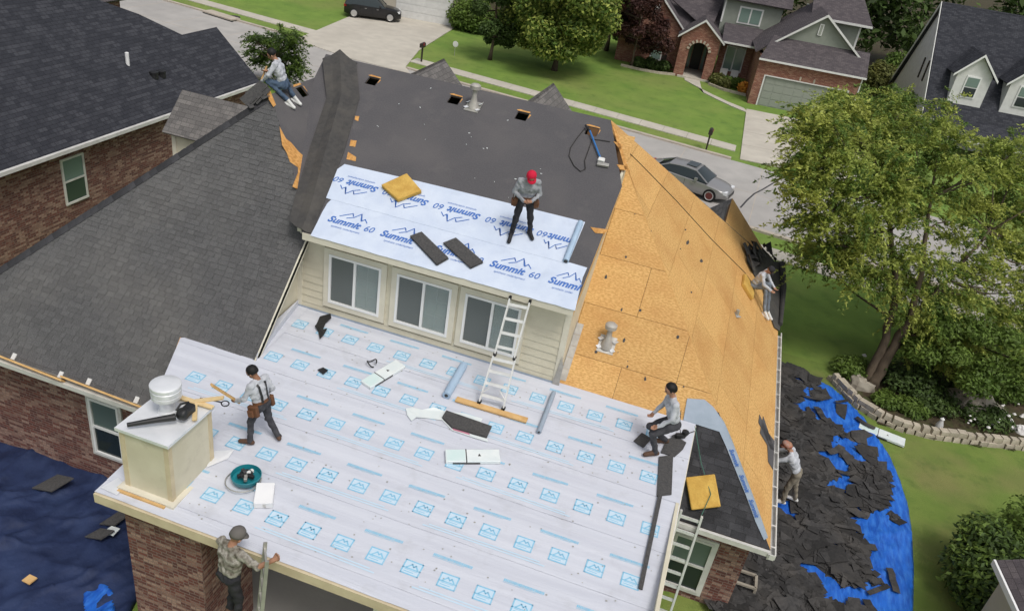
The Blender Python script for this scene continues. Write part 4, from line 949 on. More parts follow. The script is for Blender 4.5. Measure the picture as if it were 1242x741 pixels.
m = OB(); m.sl([(2.4, 4.7, 6.30), (7.0, 4.7, 6.30), (5.6, 8.5, 9.0), (2.4, 8.5, 9.0)], .1); m.sl([(7.0, 4.7, 6.30), (7.0, 12.5, 6.30), (5.6, 8.6, 9.0)], .1); m.build('roof', 'shingle_brown', BO); ob('fascia', 'white_paint', BO, (2.9, 7.0, 4.62, 4.69, 6.14, 6.30))
# middle: porch wall and window, upper storey with a window
mw_ = ob('wall', 'brick_red', BO, (-3.5, -.85, 6.8, 7.1, 0, 3.3))
w_ = ob('window', 'white_paint', mw_, (-3.0, -1.4, 6.74, 6.8, .75, 2.75)); ob('pane', 'glass_teal', w_, (-2.9, -2.25, 6.71, 6.745, .85, 2.65)); ob('pane', 'glass_teal', w_, (-2.15, -1.5, 6.71, 6.745, .85, 2.65))
m = OB(); m.sl([(-3.6, 4.8, 3.3), (-.5, 4.8, 3.3), (-.5, 7.6, 4.35), (-3.6, 7.6, 4.35)], .1); m.build('porch_roof', 'shingle_brown', BO); ob('fascia', 'white_paint', BO, (-3.6, -.6, 4.74, 4.80, 3.16, 3.30))
uw = ob('upper_wall', 'sage', BO, (-4.0, .6, 7.5, 12, 3.4, 6.3)); ob('corner_board', 'white_paint', BO, (-4.02, -3.88, 7.46, 7.52, 4.3, 6.2))
w_ = ob('window', 'white_paint', uw, (-2.75, -.85, 7.44, 7.5, 4.45, 5.75)); ob('pane', 'glass_teal', w_, (-2.62, -1.86, 7.41, 7.45, 4.57, 5.63)); ob('pane', 'glass_teal', w_, (-1.74, -.98, 7.41, 7.45, 4.57, 5.63))
m = OB(); m.sl([(-4.5, 7.0, 6.2), (1.2, 7.0, 6.2), (1.2, 10.5, 8.6), (-4.5, 10.5, 8.6)], .1); m.sl([(-4.6, 6.5, 3.45), (-9., 8.6, 5.6), (-4.2, 8.6, 5.6)], .1); m.build('roof', 'shingle_brown', BO)
# entrance gable with an arched opening
def arch(u0, u1, h0, hs, ht, n=10):
    c = (u0+u1)/2; r = (u1-u0)/2; return [(u0, h0)]+[(c-r*math.cos(math.pi*i/n), hs+(ht-hs)*math.sin(math.pi*i/n)) for i in range(n+1)]+[(u1, h0)]
m = OB(); a_ = arch(-5.95, -4.45, 0., 2.2, 2.85); outer = [(-6.75, 0), (-6.75, 3.25), (-5.22, 4.5), (-3.7, 3.25), (-3.7, 0)]
left_ = [(-6.75, 0.), (-6.75, 3.25), (-5.2, 4.5)]+[(p[0], p[1]) for p in a_[:len(a_)//2+1]][::-1]
right_ = [(-3.7, 0.), (-3.7, 3.25), (-5.2, 4.5)]+[(p[0], p[1]) for p in a_[len(a_)//2:]]
for L_ in (left_, right_):
    k = len(L_); tri = tessellate_polygon([[Vector((q[0], q[1], 0)) for q in L_]])
    for v_, flip in ((4.6, 1), (4.95, -1)): m.add([O(q[0], v_, q[1]) for q in L_], [t if flip > 0 else t[::-1] for t in tri])
    m.add([O(q[0], v_, q[1]) for v_ in (4.6, 4.95) for q in L_], [(i, (i+1) % k, (i+1) % k+k, i+k) for i in range(k)])
m.o(-6.75, -6.45, 4.95, 8, 0, 3.2); m.o(-4., -3.7, 4.95, 7, 0, 3.2); eg = m.build('entrance_wall', 'brick_red', BO)
for i in range(9):
    t_ = math.pi*(i+.5)/9; c_ = (-5.2-.87*math.cos(t_), 2.2+.78*math.sin(t_)); m = OB(); m.box(O(c_[0], 4.56, c_[1]), (.16, .08, .22), Matrix.Rotation(BO.rotation_euler[2], 3, 'Z') @ Matrix.Rotation(math.pi/2-t_ if False else -(math.pi/2-t_), 3, 'Y')); m.build('arch_stone', 'stone', eg)
ob('back_wall', 'brick_red', BO, (-6.6, -3.5, 8.0, 8.2, 0, 3.2)); fd = ob('front_door', 'dark_door', BO, (-5.55, -4.75, 7.93, 8.0, .15, 2.4)); ob('sidelight', 'glass_teal', fd, (-5.85, -5.62, 7.94, 7.99, .2, 2.4)); ob('sidelight', 'glass_teal', fd, (-4.68, -4.45, 7.94, 7.99, .2, 2.4))
ob('porch_floor', 'concrete', BO, (-6.4, -3.7, 4.4, 8.0, 0, .14))
for sg in (-1, 1):
    m = OB(); m.sl([(-5.2, 4.35, 4.68), (-5.2+sg*1.85, 4.35, 3.16), (-5.2+sg*1.85, 7.5, 3.16), (-5.2, 7.5, 4.68)], .09); m.build('roof', 'shingle_brown', BO)
    m = OB(); m.sl([(-5.2, 4.33, 4.68), (-5.2+sg*1.85, 4.33, 3.16), (-5.2+sg*1.85, 4.33, 3.0), (-5.2, 4.33, 4.5)], .04, FN); m.build('rake_board', 'white_paint', BO)
# left brick gable with a window
m = OB(); m.sl([(-11.8, 6.3, 0), (-6.7, 6.3, 0), (-6.7, 6.3, 3.3), (-9.2, 6.3, 5.7), (-11.8, 6.3, 3.3)], .3, FN); lg = m.build('gable_wall', 'brick_red', BO)
w_ = ob('window', 'white_paint', lg, (-8.95, -8.0, 6.24, 6.3, .6, 2.45)); ob('pane', 'glass_teal', w_, (-8.86, -8.09, 6.21, 6.245, .7, 1.48)); ob('pane', 'glass_teal', w_, (-8.86, -8.09, 6.21, 6.245, 1.56, 2.36)); ob('shutter', 'bronze', lg, (-7.95, -7.55, 6.23, 6.3, .6, 2.45)); ob('gable_vent', 'white_paint', lg, (-9.45, -8.95, 6.22, 6.3, 4.1, 4.9))
for sg in (-1, 1):
    m = OB(); m.sl([(-9.2, 6.0, 5.85), (-9.2+sg*2.85, 6.0, 3.1), (-9.2+sg*2.85, 12, 3.1), (-9.2, 12, 5.85)], .1); m.build('roof', 'shingle_brown', BO)
    m = OB(); m.sl([(-9.2, 5.97, 5.85), (-9.2+sg*2.85, 5.97, 3.1), (-9.2+sg*2.85, 5.97, 2.94), (-9.2, 5.97, 5.67)], .04, FN); m.build('rake_board', 'white_paint', BO)
for i, (u_, c_) in enumerate(((-2.75, 'left white porch chair behind the shrubs'), (-1.85, 'right white porch chair behind the shrubs'))):
    T = thing('porch_chair', c_, 'chair', O(u_, 6.0), math.atan2(UO[1], UO[0]), 'porch chairs'); ob('seat', 'white_paint', T, (u_-.3, u_+.3, 5.7, 6.25, .35, .42)); ob('backrest', 'white_paint', T, (u_-.3, u_+.3, 6.22, 6.30, .42, 1.0))
    for du in (-.26, .26):
        for dv in (5.74, 6.2): ob('leg', 'white_paint', T, (u_+du-.03, u_+du+.03, dv-.03, dv+.03, 0, .35))

ob('back_wall', 'brick_red', BO, (-11.4, -3.9, 8.6, 12, 0, 3.3)); m = OB(); m.sl([(-8., 6.9, 3.3), (-3.9, 6.9, 3.3), (-3.9, 11, 6.4), (-9.2, 11, 6.0)], .1); m.build('roof', 'shingle_brown', BO)
# ---- pale house with dormers at the top right
PH = thing('dormer_house', 'white sided house with a steep dark roof and dormers, top right', 'house', O(16, 5), math.atan2(UO[1], UO[0]))
hr = lambda v: 3.4+1.2*(v-.47)
m = OB(); m.sl([(11.2, -1.3, hr(-1.3)), (30, -1.3, hr(-1.3)), (30, 5, hr(5)), (11.2, 5, hr(5))], .12); m.sl([(11.2, 5, hr(5)), (30, 5, hr(5)), (30, 11, 1.6), (11.2, 11, 1.6)], .12); m.build('roof', 'shingle_slate', PH)
m = OB(); m.sl([(11.4, -1., 0), (11.4, 10.6, 0), (11.4, 10.6, 1.6), (11.4, 5, hr(5)-.15), (11.4, -1., hr(-1.)-.15)], .2, -UO); pw = m.build('gable_wall', 'white_paint', PH)
for v_, h_ in ((3.6, 3.4), (4.9, 3.4)):
    ob('shutter', 'bronze', pw, (11.32, 11.40, v_-.55, v_-.38, h_, h_+1.5))
ob('wall', 'white_paint', PH, (11.5, 30, -1., -.8, 0, 1.7))
m = OB(); m.sl([(11.1, -1.32, hr(-1.3)), (11.1, 5, hr(5)), (11.1, 11, 1.6), (11.1, 11, 1.4), (11.1, 5, hr(5)-.25), (11.1, -1.3, hr(-1.3)-.2)], .05, -UO); m.build('rake_board', 'white_paint', PH)
for du in (0., 3.6, 7.2):
    u0, u1, uc = 12.6+du, 14.9+du, 13.75+du
    m = OB(); m.sl([(u0, 0, 2.75), (u1, 0, 2.75), (u1, 0, 5.0), (uc, 0, 6.25), (u0, 0, 5.0)], .15, FN); m.o(u0, u0+.1, .15, 2.2, 2.7, 5.0); m.o(u1-.1, u1, .15, 2.2, 2.7, 5.0); dw = m.build('dormer_wall', 'white_paint', PH)
    w_ = ob('window', 'white_vinyl', dw, (uc-.5, uc+.5, -.06, .0, 3.35, 4.85)); ob('pane', 'glass_teal', w_, (uc-.4, uc+.4, -.09, -.055, 4.13, 4.75)); ob('pane', 'glass_dark', w_, (uc-.4, uc+.4, -.09, -.055, 3.45, 4.05))
    for sg in (-1, 1):
        m = OB(); m.sl([(uc, -.3, 6.42), (uc+sg*1.5, -.3, 4.85), (uc+sg*1.5, 2.6, 4.85), (uc, 3.2, 6.42)], .1); m.build('dormer_roof', 'shingle_slate', dw)
        m = OB(); m.sl([(uc, -.32, 6.42), (uc+sg*1.5, -.32, 4.85), (uc+sg*1.5, -.32, 4.68), (uc, -.32, 6.24)], .04, FN); m.build('rake_board', 'white_vinyl', dw)
m = OB(); m.sl([(12.4, -3.6, 1.2), (30, -3.6, 1.2), (30, -1.2, 2.0), (12.4, -1.2, 2.0)], .1); m.build('porch_roof', 'shingle_slate', PH); ob('fascia', 'white_paint', PH, (12.4, 30, -3.68, -3.6, 1.05, 1.2))
# ---- beige house with white garage door at the top, beyond the wide drive
ga, gb = gnd(478, 20), gnd(549, 33); GU = unit(gb-ga); GV = np.array([-GU[1], GU[0], 0.])
GH = thing('beige_house', 'beige house with a wide white garage door at the top, by the dark vehicle', 'house', ga, math.atan2(GU[1], GU[0]))
def gb_(name, mat, u0, u1, v0, v1, h0, h1, par=GH): m = MB(); m.add([ga+GU*q[0]+GV*q[1]+V(0, 0, q[2]) for q in ((u0, v0, h0), (u1, v0, h0), (u1, v1, h0), (u0, v1, h0), (u0, v0, h1), (u1, v0, h1), (u1, v1, h1), (u0, v1, h1))], [(0, 3, 2, 1), (4, 5, 6, 7), (0, 1, 5, 4), (1, 2, 6, 5), (2, 3, 7, 6), (3, 0, 4, 7)]); return m.build(name, mat, par)
gl = float(np.linalg.norm(gb-ga)); gb_('wall', 'tan_wall', -3, gl+.6, .1, 8, 0, 3.4); g_ = gb_('garage_door', 'white_paint', .1, gl-.2, .02, .1, 0, 2.4)
for i in range(4): gb_('door_panel', 'white_paint', .2, gl-.3, 0, .03, .06+i*.59, .56+i*.59, g_)
m = MB(); m.slab([ga+GU*q[0]+GV*q[1]+V(0, 0, q[2]) for q in ((-3.5, -.5, 3.3), (gl+1.1, -.5, 3.3), (gl+1.1, 4, 6.2), (-3.5, 4, 6.2))], .1); m.slab([ga+GU*q[0]+GV*q[1]+V(0, 0, q[2]) for q in ((-3.5, 8.5, 3.3), (gl+1.1, 8.5, 3.3), (gl+1.1, 4, 6.2), (-3.5, 4, 6.2))], .1); m.build('roof', 'shingle_brown', GH)
# ---- shed roof in the bottom right corner
s0 = hit(1206, 679, (0, 0, 1), -1.6); SH = thing('garden_shed', 'small shed roof with white edge in the bottom right corner', 'shed', V(s0[0]+1, s0[1]-1, ZG))
s1 = hit(1218, 720, (0, 0, 1), -1.75); sd_ = unit((s1-s0)*V(1, 1, 0)); su = unit(V(-sd_[1], sd_[0], 0)); su = su if su[0] > 0 else -su
q0 = s0-sd_*0.; m = MB(); m.slab([q0, q0+su*1.3+V(0, 0, .55), q0+su*1.3+sd_*2.4+V(0, 0, .55), q0+sd_*2.4], .05); m.slab([q0+su*1.3+V(0, 0, .55), q0+su*2.6, q0+su*2.6+sd_*2.4, q0+su*1.3+sd_*2.4+V(0, 0, .55)], .05); m.build('roof', 'shingle_brown', SH)
m = MB(); m.beam(q0+V(0, 0, -.05), q0+sd_*2.4+V(0, 0, -.05), .05, .14); m.build('fascia', 'white_vinyl', SH)
m = MB(); c_ = q0+su*1.3+sd_*1.2; m.box(V(c_[0], c_[1], (ZG-1.65)/2), (2.1, 2.1, -1.65-ZG), np.stack([su, -sd_ if False else np.cross((0, 0, 1), su), V(0, 0, 1)], 1)); m.build('wall', 'tan_wall', SH)

# ================================================================== trees and shrubs
def leaf_mesh(name, clumps, n, size, mat, rng, flat_=.75, shell=.45):
    """clumps: (x,y,z, rx,rz); n leaves shared out by clump volume; every leaf is a small folded blade"""
    C = np.array(clumps, float); w = C[:, 3]**2*C[:, 4]**.6; w /= w.sum(); idx = rng.choice(len(C), n, p=w); c = C[idx]
    d = rng.normal(size=(n, 3)); d /= np.linalg.norm(d, axis=1)[:, None]; r = rng.random(n)**shell
    # twig-like streaks: leaves gather along radial sprays
    pos = c[:, :3]+d*r[:, None]*np.stack([c[:, 3], c[:, 3], c[:, 4]], 1)
    wob = rng.normal(size=(n, 3))*.06*c[:, 3:4]; pos += wob
    nrm = d*.6+rng.normal(size=(n, 3))*.55+np.array([0, 0, flat_]); nrm /= np.linalg.norm(nrm, axis=1)[:, None]
    t = np.cross(nrm, rng.normal(size=(n, 3))); t /= np.linalg.norm(t, axis=1)[:, None]; b = np.cross(nrm, t)
    s_ = size*(.6+.8*rng.random(n))[:, None]
    v = np.stack([pos-t*s_, pos-b*s_*.45, pos+t*s_, pos+b*s_*.45], 1)
    v[:, 1] += nrm*s_*.18; v[:, 3] += nrm*s_*.18
    me = bpy.data.meshes.new(name); me.vertices.add(n*4); me.vertices.foreach_set('co', v.reshape(-1)); me.loops.add(n*4); me.loops.foreach_set('vertex_index', np.arange(n*4, dtype=np.int32))
    me.polygons.add(n); me.polygons.foreach_set('loop_start', np.arange(0, n*4, 4, dtype=np.int32)); me.polygons.foreach_set('loop_total', np.full(n, 4, np.int32)); me.update(calc_edges=True); me.validate(); me.materials.append(M[mat]); return me
def spray_mesh(name, C, axis, n, per, size, mat, rng):
    """leaves strung along short drooping twigs that leave each clump outwards"""
    C = np.array(C, float); w = C[:, 3]**1.5; w /= w.sum(); idx = rng.choice(len(C), n, p=w); c = C[idx]
    o = c[:, :3]-axis; o[:, 2] *= .5; o /= np.linalg.norm(o, axis=1)[:, None]+1e-6
    d = o*.7+rng.normal(size=(n, 3))*.75; d[:, 2] = d[:, 2]*.45+.18; d /= np.linalg.norm(d, axis=1)[:, None]
    st = c[:, :3]+rng.normal(size=(n, 3))*c[:, 3:4]*np.array([.34, .34, .22]); ln = .45+.75*rng.random(n)
    t = rng.random((n, per)); tt = t[..., None]
    pos = st[:, None]+d[:, None]*(tt*ln[:, None, None])+np.array([0, 0, -1.])*(tt**2*.42*ln[:, None, None])+rng.normal(size=(n, per, 3))*(.075*(1.15-t))[..., None]
    N = n*per; pos = pos.reshape(N, 3); dd = np.repeat(d, per, 0)
    nrm = rng.normal(size=(N, 3))*.5+np.array([0, 0, 1.]); nrm /= np.linalg.norm(nrm, axis=1)[:, None]
    tg = dd+rng.normal(size=(N, 3))*.7+np.array([0, 0, -.35]); tg -= nrm*(tg*nrm).sum(1)[:, None]; tg /= np.linalg.norm(tg, axis=1)[:, None]; b = np.cross(nrm, tg); s_ = size*(.55+.9*rng.random(N))[:, None]
    v = np.stack([pos-tg*s_, pos-b*s_*.38, pos+tg*s_, pos+b*s_*.38], 1); n4 = N*4
    me = bpy.data.meshes.new(name); me.vertices.add(n4); me.vertices.foreach_set('co', v.reshape(-1)); me.loops.add(n4); me.loops.foreach_set('vertex_index', np.arange(n4, dtype=np.int32))
    me.polygons.add(N); me.polygons.foreach_set('loop_start', np.arange(0, n4, 4, dtype=np.int32)); me.polygons.foreach_set('loop_total', np.full(N, 4, np.int32)); me.update(calc_edges=True); me.validate(); me.materials.append(M[mat]); return me
def tree(name, label, base, clumps, n, size, mat, trunks, seed, group=None, cat='tree', limb=.05, mat2=None, flat_=.75, spray=None):
    rng = np.random.default_rng(seed); T = thing(name, label, cat, base, 0, group); inv = WM[T].inverted()
    C = [np.array(c, float)-np.array([*base, 0, 0]) for c in clumps]
    tm = MB(); tips = []
    for pts, r0, r1 in trunks:
        pts = [np.array(p, float)-base for p in pts]; P = []
        for a, b in zip(pts[:-1], pts[1:]):
            for i in range(4): P.append(a+(b-a)*i/4+np.array([rng.normal()*.03, rng.normal()*.03, 0])*(1 if i else 0))
        P.append(pts[-1]); rs = [r0+(r1-r0)*i/(len(P)-1) for i in range(len(P))]; rs[0] *= 1.35; tm.tube(P, rs, 9); tips += [(p, r) for p, r in zip(P[len(P)//3:], rs[len(P)//3:])]
    for ci, c in enumerate(C):
        if limb and tips and (len(C) < 80 or ci % 4 == 0):
            p, r = min(tips, key=lambda q: np.linalg.norm(q[0]-c[:3])+.6*abs(q[0][2]-c[2]+.6)); e = c[:3]
            mid = (p+e)/2+np.array([0, 0, -.08*np.linalg.norm(e-p)])+rng.normal(size=3)*.08; tm.tube([p, mid, e], [min(r*.6, limb*1.5), limb*.8, limb*.25], 6)
            for k in range(3):
                q = e+rng.normal(size=3)*np.array([c[3], c[3], c[4]])*.45; tm.tube([mid+(e-mid)*.5, q], [limb*.35, limb*.12], 5)
    if tm.v:
        o = bpy.data.objects.new('trunk', tm.mesh('trunk', 'bark', True)); put(o, T)
    if spray:
        axis = np.mean([c[:3] for c in C], 0)
        for k_, (tw, mt_) in enumerate(spray): put(bpy.data.objects.new('crown', spray_mesh('crown', C, axis, tw, 46, size, mt_, rng)), T)
        return T
    me = leaf_mesh('crown', C, n, size, mat, rng, flat_); put(bpy.data.objects.new('crown', me), T)
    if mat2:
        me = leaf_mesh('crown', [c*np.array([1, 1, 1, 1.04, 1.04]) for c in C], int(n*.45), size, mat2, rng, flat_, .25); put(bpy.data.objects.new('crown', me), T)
    return T
rt = random.Random(21)
# the big tree on the right: clumps spread through its crown
tb_ = gnd(1056, 470); cl = []
spots = [(985, 128, 11), (1010, 118, 12), (1040, 112, 13), (1075, 100, 14), (1100, 120, 15), (1128, 140, 14), (975, 165, 10), (1000, 150, 11), (1035, 140, 12), (1070, 135, 13), (1105, 160, 13), (1150, 165, 14), (1190, 165, 15), (1225, 170, 15), (965, 200, 10), (995, 190, 10.5), (1030, 180, 11), (1065, 175, 12), (1105, 195, 12), (1145, 200, 13), (1185, 205, 14), (1225, 215, 15), (972, 240, 9.5), (990, 225, 10), (1020, 220, 10.5), (1060, 215, 11), (1100, 230, 12), (1140, 240, 13), (1185, 245, 14), (1230, 255, 15), (975, 275, 9.5), (1000, 265, 10), (1035, 260, 10.5), (1075, 260, 11.5), (1115, 270, 12), (1160, 280, 13), (1205, 290, 14), (1245, 300, 15), (990, 305, 10), (1020, 300, 10.5), (1055, 300, 11), (1095, 305, 12), (1140, 315, 12.5), (1185, 325, 13.5), (1230, 345, 14), (1045, 335, 11), (1080, 345, 11.5), (1120, 350, 12), (1165, 360, 13), (1210, 375, 13.5), (1250, 390, 14), (1105, 385, 12), (1145, 395, 12.5), (1190, 405, 13), (1235, 425, 13.5), (1265, 230, 15), (1275, 330, 15), (1150, 430, 12.5), (1200, 440, 13), (1125, 415, 12)]
for u_, v_, y_ in spots:
    dn = 22 if v_ < 150 else (10 if v_ < 200 else 0)
    for k_ in range(5):
        uu = u_+rt.uniform(-20, 20); p = aty(uu+(12 if u_ < 1000 else 0), v_+dn+rt.uniform(-14, 14), y_+rt.uniform(-1.0, 1.2)); r_ = rt.uniform(.30, .66); cl.append((*p, r_, r_*rt.uniform(.35, .6)))
for i in range(90):                                  # far half of the crown
    u_, v_, y_ = rt.choice(spots); p = aty(max(985, u_)+rt.uniform(-10, 25), max(v_, 135)+rt.uniform(-8, 14), y_+rt.uniform(1.5, 4.0)); r_ = rt.uniform(.4, .75); cl.append((*p, r_, r_*.5))
k1 = [tb_, aty(1078, 430, 11.2), aty(1105, 385, 11.6), aty(1120, 320, 12.), aty(1130, 240, 13.)]
k2 = [tb_+V(-.15, .1, 0), aty(1075, 410, 11.4), aty(1087, 360, 11.8), aty(1080, 280, 12.), aty(1060, 190, 12.5)]
k3 = [aty(1105, 385, 11.6), aty(1150, 340, 12.5), aty(1200, 280, 13.6)]
tree('shade_tree', 'large bright green shade tree on the right with forked trunks', tb_, cl, 150000, .062, 'leaf_mid', [(k1, .20, .05), (k2, .16, .05), (k3, .09, .04)], 5, limb=.035, spray=((1350, 'leaf_mid'), (2900, 'leaf_lit')))
# darker tree with low limbs behind the bed, right edge
db = gnd(1143, 470); cl = []
for u_, v_, y_ in ((1150, 395, 11.5), (1185, 400, 11.5), (1225, 410, 11.5), (1120, 425, 11.), (1160, 430, 10.8), (1205, 445, 11.), (1245, 440, 11), (1135, 370, 12), (1240, 470, 10.5), (1185, 465, 10.4)):
    p = aty(u_, v_, y_); r_ = rt.uniform(.5, .75); cl.append((*p, r_, r_*.55))
tree('understory_tree', 'low leafy tree behind the garden bed at the right edge', db, cl, 13000, .07, 'leaf_mid', [([db, aty(1150, 430, db[1]), aty(1165, 395, db[1])], .11, .05), ([aty(1148, 455, db[1]), aty(1185, 425, db[1]+.2), aty(1215, 410, db[1]+.3)], .07, .03)], 9)
def bush(label, px, r, h, n, mat, seed, size=.07, name='shrub', group=None, base=None, mat2=None):
    b = gnd(*px) if base is None else base; rg = random.Random(seed); cl = [(b[0], b[1], b[2]+h*.45, r, h*.5)]
    for i in range(7):
        a = rg.uniform(0, 6.28); q = rg.uniform(.35, .75)*r; cl.append((b[0]+q*math.cos(a), b[1]+q*math.sin(a), b[2]+h*rg.uniform(.35, .8), r*rg.uniform(.3, .5), h*rg.uniform(.2, .32)))
    return tree(name, label, b, cl, n, size, mat, [([b, b+V(.05, 0, h*.5)], .03, .015)], seed, group, 'shrub', .015, mat2)
for i, (px, r, h, mt_, lab) in enumerate((((1092, 470), 1.0, 1.0, 'leaf_dark', 'rounded dark shrub right behind the forked tree trunks'), ((1030, 455), .7, .6, 'leaf_mid', 'low green shrub at the left end of the garden bed'), ((1125, 490), 1.0, .7, 'leaf_dark', 'low dark shrub in the middle of the garden bed'), ((1105, 500), .55, .4, 'leaf_mid', 'small green plant close to the stone edging'), ((1190, 510), .9, .55, 'leaf_dark', 'dark ground-hugging shrub in front of the boulder'), ((1215, 480), .8, .7, 'leaf_mid', 'green shrub right of the boulder at the picture edge'), ((1150, 465), .9, .9, 'leaf_dark', 'dark shrub above the boulder under the low limbs'), ((1075, 490), .5, .35, 'leaf_mid', 'small plant at the foot of the forked trunk'))): bush(lab, px, r, h, 2600, mt_, 40+i)
bush('dark green bush beside the shed roof in the bottom right corner', (1208, 735), 1.45, 1.7, 9000, 'leaf_dark', 60, .08, mat2='leaf_mid'); bush('large green bush behind the shed roof at the right edge', (1262, 700), 1.5, 1.8, 7000, 'leaf_mid', 61, .08)
# young tree on the street side behind the kneeling roofer
b = gnd(338, 108); cl = []
for u_, v_, r_ in ((345, 42, .75), (333, 52, .8), (352, 55, .8), (318, 50, .5), (308, 48, .35), (340, 68, .85), (325, 66, .7), (356, 72, .6), (316, 74, .45), (350, 84, .6), (335, 82, .6), (312, 62, .4), (360, 82, .35)):
    p = aty(u_, v_, b[1]+rt.uniform(-.8, .8)); cl.append((*p, r_*1.15, r_*1.1))
tree('young_tree', 'small leafy green tree by the street behind the kneeling roofer', b, cl, 9000, .075, 'leaf_mid', [([b, b+V(0, 0, 2.0), aty(340, 60, b[1])], .10, .04)], 12, spray=((240, 'leaf_mid'), (160, 'leaf_dark')))
# more trees fill the gap behind the brick house
def street_tree(name, label, bpx, top, rad, n, mat, seed, size=.17, mat2=None, tr=.14, zbot=1.4, nc=30):
    b = gnd(*bpx); rg = random.Random(seed); cl = []
    for i in range(nc):
        a = rg.uniform(0, 6.28); h = rg.uniform(zbot, top); t_ = (h-zbot)/(top-zbot); prof = math.sin(math.pi*min(1, .18+.80*t_))**.7
        q = rad*prof*math.sqrt(rg.uniform(.05, 1)); r_ = rad*rg.uniform(.22, .36); cl.append((b[0]+q*math.cos(a), b[1]+q*math.sin(a), b[2]+h, r_, r_*.75))
    return tree(name, label, b, cl, int(n*1.5), size*.8, mat, [([b, b+V(.1, 0, top*.35), b+V(-.1, .1, top*.8)], tr, .04)], seed, None, 'tree', .05, mat2)
street_tree('lawn_tree', 'small dark tree on the far lawn left of the big maple', (594, 73), 6.2, 1.9, 9000, 'leaf_dark', 31, .15, zbot=1.3)
street_tree('maple_tree', 'big round maple casting shade on the far lawn', (672, 86), 9.5, 4.3, 26000, 'leaf_mid', 32, .19, 'leaf_lit', .2, 1.9, 60)
street_tree('maple_tree', 'maple right behind the big round one, beside the purple tree', (735, 62), 9.0, 3.2, 12000, 'leaf_mid', 33, .19, None, .18, 1.8)
street_tree('purple_tree', 'purple leaved plum tree in front of the brick gable', (764, 82), 6.6, 2.7, 14000, 'leaf_purple', 34, .15, None, .10, 1.5)
for i, (px, w_, lab) in enumerate((((560, 36), 1.4, 'clipped hedge right of the white garage door at the top'), ((578, 40), 1.5, 'dense hedge behind the small dark lawn tree'))): bush(lab, px, w_, 2.6, 5000, 'leaf_mid', 70+i, .15, 'hedge')
# bushes between the two houses on the right
for i, (px, r, h, mt_, lab) in enumerate((((1062, 118), 1.7, 3.0, 'leaf_olive', 'yellow-green bush right of the garage, beside the drive'), ((1085, 110), 2.0, 3.6, 'leaf_mid', 'tall green bush between the two far houses'), ((1095, 150), 1.8, 2.6, 'leaf_mid', 'green bush below the pale gable wall'), ((1070, 150), 1.3, 1.8, 'leaf_olive', 'small olive bush in front of the garage corner'), ((1230, 165), 2.0, 3.0, 'leaf_mid', 'bush in front of the right dormer'), ((1120, 130), 1.6, 3.4, 'leaf_olive', 'feathery olive bush against the pale gable'))): bush(lab, px, r, h, 5000, mt_, 80+i, .15)
for i, (u_, v_, r, mt_, lab) in enumerate(((-3.3, 4.2, .6, 'leaf_olive', 'yellowish shrub nearest the entrance of the brick house'), (-2.4, 4.3, .6, 'leaf_mid', 'green shrub under the porch window'), (-1.5, 4.2, .65, 'leaf_mid', 'green shrub right of centre under the porch window'), (-1.1, 3.2, .45, 'petal_orange', 'orange flowering shrub beside the garage corner'), (-2.6, 3.3, .45, 'leaf_olive', 'low olive shrub at the edge of the front bed'), (-7.6, 5.3, .6, 'leaf_dark', 'dark clipped shrub left of the entrance'), (-8.6, 5.2, .7, 'leaf_dark', 'dark clipped shrub under the gable window'), (-9.7, 5.0, .6, 'leaf_dark', 'dark clipped shrub at the left end of the front bed'))): bush(lab, None, r, .9, 2200, mt_, 90+i, .1, base=O(u_, v_))
m = MB(); eb = [O(*q)+V(0, 0, .0) for q in ((-11, 4.2), (-9.5, 3.9), (-7.9, 4.0), (-6.6, 4.6))]
for a, b in zip(eb[:-1], eb[1:]): m.beam(a+V(0, 0, .08), b+V(0, 0, .08), .18, .2)
tag(m.build('bed_edging', 'stone'), 'pale stone edging curving in front of the brick gable', 'edging')
m = MB(); eb = [O(*q) for q in ((-3.8, 3.6), (-2.6, 2.6), (-.9, 2.2))]
for a, b in zip(eb[:-1], eb[1:]): m.beam(a+V(0, 0, .08), b+V(0, 0, .08), .18, .2)
tag(m.build('bed_edging', 'stone'), 'pale stone edging of the bed beside the garage', 'edging')
# the dark wood behind the houses reads as one mass
rg = np.random.default_rng(77); cl = []
for i in range(150):
    a = rg.uniform(-30, 60); cl.append((*O(a, rg.uniform(24, 34), 0)[:2], ZG+rg.uniform(1.5, 13), rg.uniform(2, 3.6), rg.uniform(1.6, 2.6)))
for i in range(110):
    a = rg.uniform(-90, -24); cl.append((*O(a, rg.uniform(34, 46), 0)[:2], ZG+rg.uniform(1.5, 12), rg.uniform(2.5, 4), rg.uniform(1.6, 2.8)))
for i in range(160):
    cl.append((*O(rg.uniform(30, 150), rg.uniform(20, 60), 0)[:2], ZG+rg.uniform(1., 13), rg.uniform(2.5, 4.5), rg.uniform(1.8, 3)))
m = MB(); m.slab([O(*q)+V(0, 0, .03) for q in ((-120, 17), (200, 17), (300, 400), (-200, 400))], .02); struct('forest_floor', m, 'mulch')
me = leaf_mesh('wood', cl, 120000, .42, 'leaf_dark', rg); o = put(bpy.data.objects.new('woodland', me), None); o['kind'] = 'stuff'; o['label'] = 'dark wood rising behind the houses'; o['category'] = 'trees'
